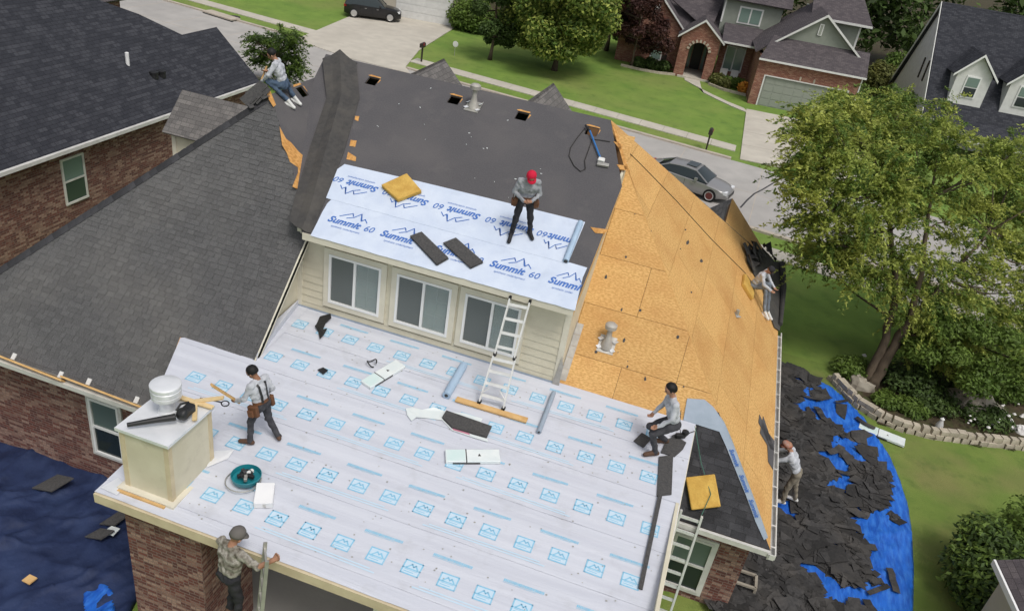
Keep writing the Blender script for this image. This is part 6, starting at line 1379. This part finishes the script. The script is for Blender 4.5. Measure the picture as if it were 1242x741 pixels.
    # eyes and brows
    for nm, mt_, dz, rr_ in (('eye', 'hair_black', .012, .010),):
        for s_ in (-1, 1): m = MB(); m.lathe([(.002, -.008), (rr_, 0), (.002, .008)], hd+lk*.096+er*s_*.034+hu*dz, 8, A_); put(bpy.data.objects.new(nm, m.mesh(nm, mt_)), T)
    m = MB(); m.box(hd+lk*.094-hu*.066, (.042, .012, .008), A_); put(bpy.data.objects.new('mouth', m.mesh('mouth', 'boot_brown')), T)
    if belt:
        B_ = np.stack([hx, unit(np.cross(up, hx)), up], 1); cen = pel+up*.10; m = MB(); n_ = 20; ring = [cen+B_@np.array([.185*math.cos(t), .125*math.sin(t), 0]) for t in np.linspace(0, 2*math.pi, n_+1)]
        for a, b in zip(ring[:-1], ring[1:]): m.beam(a, b, .012, .055, up)
        bo = bpy.data.objects.new('tool_belt', m.mesh('tool_belt', 'leather')); put(bo, T)
        for s_ in (-1, 1):
            m = MB(); q = cen+B_@np.array([s_*.215, .02, -.13]); m.box(q, (.085, .20, .22), B_); m.box(q+B_@np.array([s_*.055, .03, -.03]), (.05, .13, .14), B_); po = bpy.data.objects.new('pouch', m.mesh('pouch', 'leather')); put(po, T); po.parent = bo; bm_ = po.modifiers.new('b', 'BEVEL'); bm_.width = .018; bm_.segments = 2
        m = MB(); q = cen+B_@np.array([.25, .05, -.06]); m.tube([q+B_@np.array([0, 0, .12]), q+B_@np.array([0, 0, -.2])], .014, 6); m.box(q+B_@np.array([0, 0, .13]), (.03, .11, .03), B_); po = bpy.data.objects.new('hammer', m.mesh('hammer', 'metal_dull')); put(po, T); po.parent = bo
    if rig:
        m = MB()
        for s_ in (-1, 1):
            L_ = [pel+up*.1-fwd*.125*1+sx_*s_*.08, pel+(ch-pel)*.6-fwd*.128+sx_*s_*.07, ch-fwd*.12+sx_*s_*.085+up*.08, (J['shL']+J['shR'])/2+sx_*s_*.10+up*.062, ch+fwd*.125+sx_*s_*.10, pel+(ch-pel)*.5+fwd*.122+sx_*s_*.10, pel+up*.1+fwd*.12+sx_*s_*.1]
            for a, b in zip(L_[:-1], L_[1:]): m.beam(a, b, .042, .012, unit((a+b)/2-(pel+(ch-pel)*.5)))
        put(bpy.data.objects.new('suspenders', m.mesh('suspenders', 'black_plastic')), T)
    return T
def stand(**k):
    J = dict(pel=(0, -.01, .93), ch=(0, .02, 1.29), shL=(-.185, .01, 1.41), shR=(.185, .01, 1.41), hd=(0, .06, 1.61), lk=(0, 1, -.15), elL=(-.25, -.02, 1.13), elR=(.25, -.02, 1.13), wrL=(-.26, .10, .90), wrR=(.26, .10, .90), hiL=(-.09, -.01, .90), hiR=(.09, -.01, .90), knL=(-.12, .04, .50), knR=(.12, .04, .50), anL=(-.14, -.03, .085), anR=(.14, -.03, .085), toL=(-.17, .15, .045), toR=(.17, .15, .045)); J.update(k); return J
gP = lambda x, y: zp(y)+.02
gS = lambda x, y: zs(y)+.02
# 1 standing on the dormer roof
p = on_shed(630, 289); person('standing man in red cap and grey shirt with tool belt on the dormer roof', p, face(.40, -.92), stand(pel=(0, -.04, .90), ch=(0, .07, 1.22), shL=(-.18, .09, 1.34), shR=(.18, .09, 1.34), hd=(.0, .21, 1.50), lk=(-.15, .8, -.75), elL=(-.27, .06, 1.08), elR=(.27, .05, 1.08), wrL=(-.10, .25, .98), wrR=(.08, .26, .97), hdL=(.7, .4, -.1), hdR=(-.7, .4, -.1), knL=(-.16, .02, .49), knR=(.15, .05, .49), anL=(-.21, -.06, .085), anR=(.19, -.02, .085), toL=(-.26, .11, .045), toR=(.24, .15, .045)), gS, ('skin', 'shirt_grey', 'pants_dark', 'shoe_black'), ('cap', 'red_cap'), True)
# 2 by the chimney, holding a board
p = (on_patio(301, 541)+on_patio(334, 530))/2
person('man with black hair and suspenders reaching out with a board beside the chimney', p, face(-.90, .10), stand(pel=(0, -.02, .90), ch=(0, .06, 1.25), shL=(-.18, .08, 1.37), shR=(.18, .05, 1.37), hd=(-.02, .17, 1.55), lk=(-.3, .85, -.55), elL=(-.26, .16, 1.10), elR=(.27, -.04, 1.10), wrL=(-.20, .38, .93), wrR=(.28, .14, .90), knL=(-.13, .14, .50), knR=(.14, -.05, .49), anL=(-.18, .12, .085), anR=(.18, -.24, .085), toL=(-.24, .30, .045), toR=(.28, -.08, .045)), gP, ('skin_tan', 'shirt_light', 'pants_grey', 'boot_brown'), ('hair', 'hair_black'), True, rig=True)
hand = np.array(Matrix.Translation(Vector(p)) @ Matrix.Rotation(face(-.90, .10), 4, 'Z') @ Vector((-.17, .46, .90)))
d_ = unit(atx(249, 462, hand[0]-.28)-hand); m = MB(); m.beam(hand-d_*.12, hand+d_*.62, .09, .038, (0, 0, 1)); tag(m.build('held_board', 'pine', None, False, .004), 'pale pine board held out by the man beside the chimney', 'board')
# 3 kneeling on the left hip
gW = lambda x, y: min(zw(x), zl(y)) + .02 if x > -2.04 else zl(y)+.02
p = on_wing(345, 117); p = V(p[0], p[1], p[2]-.12); person('kneeling man in light shirt and jeans prying at the top of the left hip', p, face(-.95, -.30), dict(pel=(0, .02, .44), ch=(0, .14, .78), shL=(-.18, .17, .90), shR=(.18, .19, .90), hd=(-.02, .29, 1.08), lk=(-.1, .8, -.6), elL=(-.27, .30, .66), elR=(.27, .32, .68), wrL=(-.12, .50, .44), wrR=(.06, .42, .66), hiL=(-.10, -.02, .40), hiR=(.10, -.02, .40), knL=(-.16, .34, .09), knR=(.16, .26, .09), anL=(-.15, -.10, .09), anR=(.15, -.18, .09), toL=(-.15, -.27, .06), toR=(.15, -.35, .06)), gW, ('skin', 'shirt_light', 'jeans', 'shoe_white'), ('hair', 'hair_black'))
a = np.array(Matrix.Translation(Vector(p)) @ Matrix.Rotation(face(-.95, -.30), 4, 'Z') @ Vector((.08, .44, .76))); b = np.array(Matrix.Translation(Vector(p)) @ Matrix.Rotation(face(-.95, -.30), 4, 'Z') @ Vector((-.16, .62, .16)))
T = thing('pry_shovel', 'wooden handled shingle remover in the hands of the kneeling man', 'tool', b); m = MB(); m.tube([a, b], .02, 8); m.build('handle', 'pine', T, True); m = MB(); d_ = unit(b-a); m.beam(b, b+d_*.28, .2, .012); m.build('blade', 'metal_dull', T)
# 4 bending at the right end of the patio roof
p = on_patio(797, 546); person('bare-headed man in grey shirt crouching over shingles on the patio roof', p, face(-.90, -.42), stand(pel=(0, -.16, .70), ch=(0, -.02, 1.08), shL=(-.18, .0, 1.22), shR=(.18, -.02, 1.22), hd=(0, .09, 1.44), lk=(0, .9, -.25), elL=(-.27, .02, .96), elR=(.27, -.02, .95), wrL=(-.22, .22, .76), wrR=(.24, .16, .72), hiL=(-.10, -.16, .68), hiR=(.10, -.16, .68), knL=(-.15, .26, .52), knR=(.17, .20, .44), anL=(-.15, .10, .085), anR=(.17, -.18, .085), toL=(-.17, .30, .045), toR=(.19, .02, .045)), gP, ('skin', 'shirt_light', 'pants_grey', 'boot_brown'), ('hair', 'hair_black'), scale=1.06)
# 5 sitting at the right eave
gR = lambda x, y: zr(x)+.04
p = on_right(911, 352); person('man in white shirt sitting at the right edge of the plywood roof', p, face(.92, -.25), dict(pel=(0, .02, .22), ch=(0, .17, .54), shL=(-.18, .21, .65), shR=(.18, .21, .65), hd=(.0, .34, .81), lk=(0, .75, -.65), elL=(-.25, .36, .42), elR=(.25, .34, .42), wrL=(-.12, .58, .30), wrR=(.14, .55, .28), hiL=(-.10, .04, .20), hiR=(.10, .04, .20), knL=(-.14, .42, .10+.22), knR=(.15, .40, .32), anL=(-.13, .62, .10), anR=(.18, .58, .10), toL=(-.14, .80, .07), toR=(.2, .76, .07)), gR, ('skin', 'shirt_light', 'pants_bluegrey', 'shoe_white'), ('cap', 'pants_dark'))
c = on_right(905, 349)+nR*.06; m = MB(); m.box(c, (.75, .55, .12), np.stack([V(0, 1, 0), vR, nR], 1)); tag(m.build('foam_pad', 'foam', None, False, .03), 'yellow foam pad under the man sitting on the plywood roof', 'pad', 'foam pads')
# 6 on the tarp, arms on the gutter
gG = lambda x, y: ZG+.2
p = gnd(957, 610, ZG+.2); person('man in orange cap, white shirt and khaki trousers standing among torn shingles', p, face(-.98, .10), stand(pel=(0, .10, .90), ch=(0, .30, 1.22), shL=(-.18, .36, 1.33), shR=(.18, .36, 1.33), hd=(0, .50, 1.50), lk=(0, .9, -.2), elL=(-.22, .60, 1.17), elR=(.22, .58, 1.17), wrL=(-.16, .84, 1.16), wrR=(.16, .82, 1.16), hiL=(-.09, .10, .88), hiR=(.09, .10, .88), knL=(-.11, .18, .48), knR=(.12, .02, .48), anL=(-.13, .16, .085), anR=(.14, -.10, .085), toL=(-.15, .34, .045), toR=(.16, .08, .045)), gG, ('skin', 'shirt_light', 'khaki', 'shoe_white'), ('cap', 'orange_cap'), scale=1.12)
# 7 on a ladder at the eave
p7 = V(2.74, -6.66, -1.95); person('man in camouflage shirt and grey cap climbing a ladder at the patio eave', p7, face(.30, .95), stand(pel=(0, .0, .93), ch=(0, .06, 1.28), shL=(-.20, .06, 1.40), shR=(.20, .07, 1.40), hd=(.02, .15, 1.59), lk=(.25, .9, -.35), elL=(-.28, .20, 1.15), elR=(.44, .14, 1.30), wrL=(-.16, .40, 1.08), wrR=(.60, .26, 1.46), knL=(-.12, .16, .52), knR=(.12, .06, .50), anL=(-.12, .08, .085), anR=(.13, .02, .085), toL=(-.13, .26, .045), toR=(.15, .20, .045)), lambda x, y: -1.95, ('skin', 'shirt_camo', 'pants_dark', 'boot_brown'), ('cap', 'grey_cap'), sleeve=.5, scale=1.18)

# ================================================================== ladders, lumber, rolls and tools
def ladder(label, bl_, br_, tl_, tr_, n_, mat, rw=.03, rd=.065, feet=True, taper=None, skip=0, name='ladder', clip_=None):
    T = thing(name, label, 'ladder', (bl_+br_)/2); nrm = unit(np.cross(br_-bl_, tl_-bl_))
    for a, b in ((bl_, tl_), (br_, tr_)):
        m = MB(); pts = [a+(b-a)*t for t in (taper or (0, 1))]; m.beam(a, b, rd, rw, unit(br_-bl_)); m.build('rail', mat, T)
        if feet: m = MB(); m.box(a+V(0, 0, .0), (.07, .09, .05)); m.build('foot', 'rubber', T)
    for i in range(n_):
        t = (i+.6)/n_; a, b = bl_+(tl_-bl_)*t, br_+(tr_-br_)*t; m = MB(); m.beam(a, b, .06, .035, nrm); m.build('rung', mat, T)
    return T, nrm
# white ladder against the dormer, foot section splayed
fl, frr = on_patio(581, 491)+nP*.09, on_patio(610, 499)+nP*.09
tl, tr_ = aty(619, 361, -.50), aty(643, 366, -.50); hg = lambda a, b, t: a+(b-a)*t
xm_ = (fl+frr)/2; tm_ = (tl+tr_)/2; du_ = unit(tr_-tl); wtop = np.linalg.norm(tr_-tl)
mL, mR = hg(xm_, tm_, .47)-du_*wtop*.5, hg(xm_, tm_, .47)+du_*wtop*.5
T, nn_ = ladder('white folding ladder leaning against the dormer, feet on a board', fl, frr, mL-du_*.02, mR+du_*.02, 4, 'ladder_white', .03, .07)
for a, b in ((mL, tl), (mR, tr_)):
    m = MB(); m.beam(a+nn_*.02, b+nn_*.02, .065, .032, du_); m.build('rail', 'ladder_white', T)
    m = MB(); m.box(b+nn_*.02, (.05, .07, .07)); m.build('end_cap', 'rubber', T); m = MB(); m.lathe([(.05, -.03), (.06, 0), (.05, .03)], a, 12, np.array([[0, 0, 1], [0, 1, 0], [-1, 0, 0]])); m.build('hinge', 'black_plastic', T)
for i in range(4): t = (i+.55)/4; m = MB(); m.beam(hg(mL, tl, t)+nn_*.02, hg(mR, tr_, t)+nn_*.02, .06, .03, nn_); m.build('rung', 'ladder_white', T)
for s_, a in ((1, fl), (-1, frr)): m = MB(); m.beam(a+(frr-fl)*.0+V(0, 0, .22), a+(frr-fl)*.28*s_+V(0, .06, .36), .02, .012); m.build('brace', 'ladder_white', T)
a, b = on_patio(553, 486)+nP*.05, on_patio(639, 512)+nP*.05; m = MB(); m.beam(a, b, .14, .045, nP); tag(m.build('foot_board', 'pine', None, False, .006), 'yellow pine board under the feet of the white ladder', 'board')
# aluminium ladder on the right, foam pad at its top
eL, eR = V(9.62, -1.50, -1.36), V(10.04, -1.50, -1.36); d1 = V(-.02, -.62, -2.5); tl = eL-unit(d1)*.28; tr_ = eR-unit(d1)*.28
T, _ = ladder('aluminium ladder at the lower right reaching the low eave', eL+d1, eR+d1, tl, tr_, 9, 'alu', .045, .085)
c = on_back(852, 597)+nB*.09; u_ = unit(V(.93, .30, .3)); u_ = unit(u_-nB*(u_@nB)); m = MB(); m.box(c, (.60, .66, .10), np.stack([u_, np.cross(nB, u_), nB], 1)); tag(m.build('foam_pad', 'foam', None, False, .025), 'yellow foam pad on the dark shingles at the top of the aluminium ladder', 'pad', 'foam pads')
m = MB(); q = [on_patio(841, 522)+V(0, 0, .12), on_back(850, 562)+nB*.06, on_back(861, 600)+nB*.16, V(10.0, -1.5, -1.25)]; m.tube(q, .008, 5); tag(m.build('rope', 'rope_green', None, True), 'thin green rope running from the patio roof down to the aluminium ladder', 'rope')
# ladder under the man in camouflage
a, b = V(3.16, -6.95, -4.5), V(3.40, -7.26, -4.5); t0, t1 = V(3.24, -6.37, -.16), V(3.47, -6.68, -.16)
ladder('metal ladder standing below the patio eave under the climbing man', a, b, t0, t1, 14, 'metal_dull', .03, .06)
# foam pad and shingle bundles on the dormer roof
def slab_px(name, label, cat, px, on, n, h, mat, lift=.025, bevel=.01, group=None):
    m = MB(); m.slab([on(*q)+n*(lift+h) for q in px], h, None); o = m.build(name, mat, None, False, bevel); return tag(o, label, cat, group)
slab_px('foam_pad', 'square yellow foam pad on the upper white sheet of the dormer roof', 'pad', [(463, 229), (483, 247), (512, 236), (494, 215)], on_shed, nS, .10, 'foam', .03, .02, 'foam pads')
for px, lab in (([(498, 289), (512, 284), (544, 315), (530, 323)], 'left dark shingle bundle on the dormer sheet'), ([(538, 297), (553, 291), (586, 320), (571, 327)], 'right dark shingle bundle on the dormer sheet')):
    T = thing('shingle_bundle', lab, 'shingles', on_shed(*px[0]), 0, 'shingle bundles on the dormer')
    c4 = [on_shed(*q) for q in px]
    for i in range(4):
        m = MB(); j_ = V(random.uniform(-.01, .01), random.uniform(-.012, .012), 0); m.slab([q+j_+nS*(.035+i*.014) for q in c4], .011); m.build('shingle', 'shingle_piece', T)
# rolls on the patio roof
def roll(label, a, b, r_, mat):
    m = MB(); m.tube([a, b], r_, 18); o = tag(m.build('paper_roll', mat, None, True), label, 'roll'); d = unit(b-a)
    for e, s_ in ((a, -1), (b, 1)): m = MB(); m.tube([e+d*s_*.002, e+d*s_*.012], [r_*.45, r_*.4], 12); m.build('core', 'dark_grey', o)
roll('thick light blue roll of underlayment below the right window', on_patio(541, 484)+nP*.10, on_patio(562, 447)+nP*.10, .09, 'paper_blue'); roll('thin grey roll of underlayment to the right of the white ladder', on_patio(653, 527)+nP*.07, on_patio(671, 479)+nP*.07, .05, 'paper_grey')
# opened bundle on torn wrapper
T = thing('opened_bundle', 'dark shingle bundle spilling from torn white wrapper on the patio roof', 'shingles', on_patio(560, 515)); c4 = [on_patio(*q) for q in ((541, 501), (596, 520), (590, 533), (548, 521), (536, 509))]
for i in range(4): m = MB(); m.slab([q+nP*(.045+i*.013) for q in c4], .011); m.build('shingle', 'shingle_piece', T)
m = MB(); pts = [(492, 497), (500, 495), (512, 498), (526, 496), (540, 500), (544, 508), (536, 511), (522, 509), (505, 508), (499, 512), (494, 505)]; m.slab([on_patio(*q)+nP*(.03+.05*abs(fbm(q[0]*.2, q[1]*.3))) for q in pts], .006); m.build('torn_wrapper', 'wrap_white', T)
m = MB(); m.slab([on_patio(*q)+nP*.032 for q in ((534, 508), (548, 523), (575, 532), (592, 537), (590, 531), (560, 522), (542, 508))], .005); m.build('torn_wrapper', 'wrap_white', T); m = MB(); m.slab([on_patio(*q)+nP*.04 for q in ((538, 511), (550, 523), (570, 529), (566, 524), (548, 515))], .004); m.build('wrapper_print', 'wrap_pink', T)
m = MB(); m.slab([on_patio(*q)+nP*.035 for q in ((548, 501), (562, 502), (585, 509), (583, 513))], .004); m.build('torn_wrapper', 'wrap_white', T)
# black scraps
def scrap(label, polys, on, n, lift=.04, name='felt_scrap', mat='black_plastic'):
    m = MB(); o = None
    for k, P in enumerate(polys):
        m = MB(); m.slab([on(*q)+n*(lift+.05*random.random()) for q in P], .01)
        if o is None: o = tag(m.build(name, mat), label, 'scrap')
        else: m.build('flap', mat, o)
scrap('forked black felt scrap lying near the left cheek wall', [[(388, 386), (401, 383), (402, 388), (395, 394), (384, 396)], [(384, 396), (395, 394), (392, 402), (397, 401), (393, 409), (388, 414), (386, 404), (382, 399)]], on_patio, nP)
scrap('small black strap piece left of the askew white pack', [[(385, 450), (392, 448), (398, 452), (392, 456), (388, 453)]], on_patio, nP); 
m = MB(); c = on_patio(451, 443)+nP*.08; m.tube([c+UX*.10*math.cos(t)+vP*.10*math.sin(t)+nP*.05*math.sin(2*t) for t in np.linspace(0, 5.6, 20)], .014, 6); tag(m.build('strap_coil', 'black_plastic', None, True), 'small black strap loop beside the askew white pack', 'strap')
# teal tub with tools, hose around it
c = on_patio(299, 584)+nP*.03; T = thing('tool_tub', 'round teal tub holding tools beside the white box', 'tub', c); m = MB(); m.lathe([(.19, 0), (.245, .05), (.265, .15), (.255, .155), (.235, .06), (.10, .03)], c, 26); m.build('tub', 'teal', T, True)
for i in range(5):
    a = i*1.3; q = c+V(.09*math.cos(a), .09*math.sin(a), .14); m = MB(); m.box(q, (.13, .06, .07), Matrix.Rotation(a, 3, 'Z')); m.build('tool', ('black_plastic', 'white_paint', 'dark_grey', 'black_plastic', 'metal_dull')[i], T, False, .012)
m = MB(); m.tube([c+V(0, 0, .13)+V(.1*math.cos(t), .1*math.sin(t), .03) for t in np.linspace(0, 5, 12)], .018, 6); m.build('cord', 'black_plastic', T, True)
m = MB(); m.tube([c+V(-.03+.30*math.cos(t)*(1+.02*t/6), -.05+.30*math.sin(t), .012+.006*t) for t in np.linspace(2.2, 8.5, 40)], .011, 6); tag(m.build('air_hose', 'metal_dull', None, True), 'thin grey hose coiled around the foot of the teal tub', 'hose')
c4 = [on_patio(*q) for q in ((312, 592), (334, 592), (331, 617), (308, 617))]; m = MB(); m.slab([q+nP*.15 for q in c4], .13); o = tag(m.build('white_box', 'box_white', None, False, .008), 'plain white box standing right of the teal tub', 'box'); m = MB(); q = (c4[2]+c4[3])/2+nP*.085-vP*.002; m.box(q, (.10, .004, .07), np.stack([UX, vP, nP], 1)); m.build('side_label', 'gutter', o)
# magnetic sweeper and its cord on the felt
T = thing('magnetic_sweeper', 'blue handled nail sweeper lying on the dark felt near the right vent hole', 'tool', on_shed(722, 180)); a, b = on_shed(715, 162)+nS*.08, on_shed(729, 197)+nS*.06
m = MB(); m.tube([a, b], .022, 8); m.build('handle', 'blue_paint', T, True); m = MB(); m.tube([a, a-unit(b-a)*.18-UX*.06], .03, 8); m.build('grip', 'black_plastic', T, True); m = MB(); m.box(b+nS*.01, (.16, .12, .08), np.stack([UX, vS, nS], 1)); m.build('joint', 'white_paint', T, False, .02); m = MB(); e = on_shed(731, 202)+nS*.05; m.box(e, (.28, .10, .06), np.stack([unit(V(1, .1, .04)), unit(np.cross(nS, V(1, .1, .04))), nS], 1)); m.build('magnet_bar', 'metal_dull', T, False, .01)
m = MB(); q = [(709, 157), (700, 168), (692, 180), (690, 190), (696, 202), (704, 209), (710, 206), (709, 196), (714, 182), (718, 170), (728, 171), (740, 173)]; m.tube([on_shed(*k)+nS*.02 for k in q], .010, 5); tag(m.build('cord', 'rope', None, True), 'dark cord looping over the felt beside the nail sweeper', 'cord')
# shingle pieces around the bending man
slab_px('shingle', 'square dark shingle left of the bending man', 'shingle', [(768, 536), (778, 526), (790, 533), (780, 544)], on_patio, nP, .02, 'shingle_piece', .02, .002, 'shingles by the bending man'); slab_px('shingle', 'wide dark shingle piece right behind the bending man', 'shingle', [(801, 550), (808, 534), (820, 530), (832, 538), (828, 546), (818, 555)], on_patio, nP, .02, 'shingle_piece', .02, .002, 'shingles by the bending man'); slab_px('shingle', 'long dark shingle lying lengthwise at the right rake', 'shingle', [(799, 555), (816, 553), (814, 601), (796, 603)], on_patio, nP, .02, 'shingle_piece', .022, .002, 'shingles by the bending man')
a, b = on_patio(800, 603)+nP*.05, on_patio(776, 716)+nP*.05; m = MB(); m.beam(a, b, .075, .03, nP); tag(m.build('starter_strip', 'shingle_piece'), 'long narrow black starter strip lying along the right rake', 'strip')
T = thing('nail_gun', 'black nail gun lying on the patio roof behind the bending man', 'tool', on_patio(824, 532)); c = on_patio(824, 532)+nP*.09; m = MB(); m.box(c, (.22, .09, .10), Matrix.Rotation(.5, 3, 'Z')); m.build('body', 'black_plastic', T, False, .02); m = MB(); m.lathe([(.05, 0), (.075, .04), (.07, .09), (.03, .1)], c+V(.08, .05, .02), 14); m.build('magazine', 'black_plastic', T, True); m = MB(); m.tube([c+V(-.08, 0, 0), c+V(-.16, -.04, -.06)], .025, 8); m.build('handle', 'dark_grey', T, True)
m = MB(); m.tube([on_patio(822, 510)+nP*.3, on_patio(822, 524)+nP*.15, c+V(0, 0, .05)], .008, 5); m.tube([c+V(.1, 0, 0), on_patio(836, 526)+nP*.03, on_patio(842, 524)+nP*.03], .01, 5); tag(m.build('air_hose', 'black_plastic', None, True), 'short black hose at the nail gun', 'hose')
# litter of nails and paper on the felt and the plywood
m = MB(); jl = random.Random(33)
for i in range(38):
    u_, v_ = jl.uniform(420, 735), jl.uniform(85, 300); c = on_shed(u_, v_)
    if not (1.9 < c[1] < 4.9 and -1.2 < c[0] < 5.3): continue
    c = c+nS*.012; a = jl.uniform(0, 6.28); s_ = jl.uniform(.008, .028); u3 = UX*math.cos(a)+vS*math.sin(a); v3 = np.cross(nS, u3); m.slab([c-u3*s_-v3*s_*.3, c+u3*s_-v3*s_*.4, c+u3*s_*.7+v3*s_*.5, c-u3*s_*.6+v3*s_*.3], .006)
o = m.build('litter', 'wrap_white'); o['kind'] = 'stuff'; o['label'] = 'tiny pale scraps scattered over the dark felt'; o['category'] = 'litter'
m = MB()
for i in range(26):
    u_, v_ = jl.uniform(700, 900), jl.uniform(230, 480); c = on_back(u_, v_); s_ = jl.uniform(.015, .05); a = jl.uniform(0, 6.28)
    if not (6.6 < c[0] < 9.2 and .5 < c[1] < 3.4): continue
    m.poly([c+nB*.012+UX*s_*math.cos(a+t)*jl.uniform(.5, 1)+vB*s_*math.sin(a+t)*jl.uniform(.5, 1.6) for t in (0, 1.2, 2.4, 3.6, 4.9)])
o = m.build('litter', 'shingle_piece'); o['kind'] = 'stuff'; o['label'] = 'dark specks of torn felt on the plywood'; o['category'] = 'litter'
# patio floor and table seen under the eave
m = MB(); m.bx(.0, 9.6, -7.4, -.92, -4.72, -4.55); struct('patio_floor', m, 'street')
T = thing('patio_table', 'dark glass patio table below the eave at the bottom', 'table', V(4.1, -5.7, -4.55)); m = MB(); m.lathe([(.75, .70), (.78, .715), (.75, .73)], V(4.1, -5.7, -4.55), 28); m.build('glass_top', 'glass_dark', T, True); m = MB()
for i in range(4): a = i*math.pi/2+.4; m = MB(); m.tube([V(4.1, -5.7, -4.55)+V(.55*math.cos(a), .55*math.sin(a), .70), V(4.1, -5.7, -4.55)+V(.45*math.cos(a), .45*math.sin(a), 0)], .025, 6); m.build('leg', 'metal_dull', T)
for i in range(2): a = i*math.pi/2+.4; m = MB(); m.beam(V(4.1, -5.7, -3.815)-V(.74*math.cos(a), .74*math.sin(a), 0), V(4.1, -5.7, -3.815)+V(.74*math.cos(a), .74*math.sin(a), 0), .07, .012); m.build('table_bar', 'metal_dull', T)
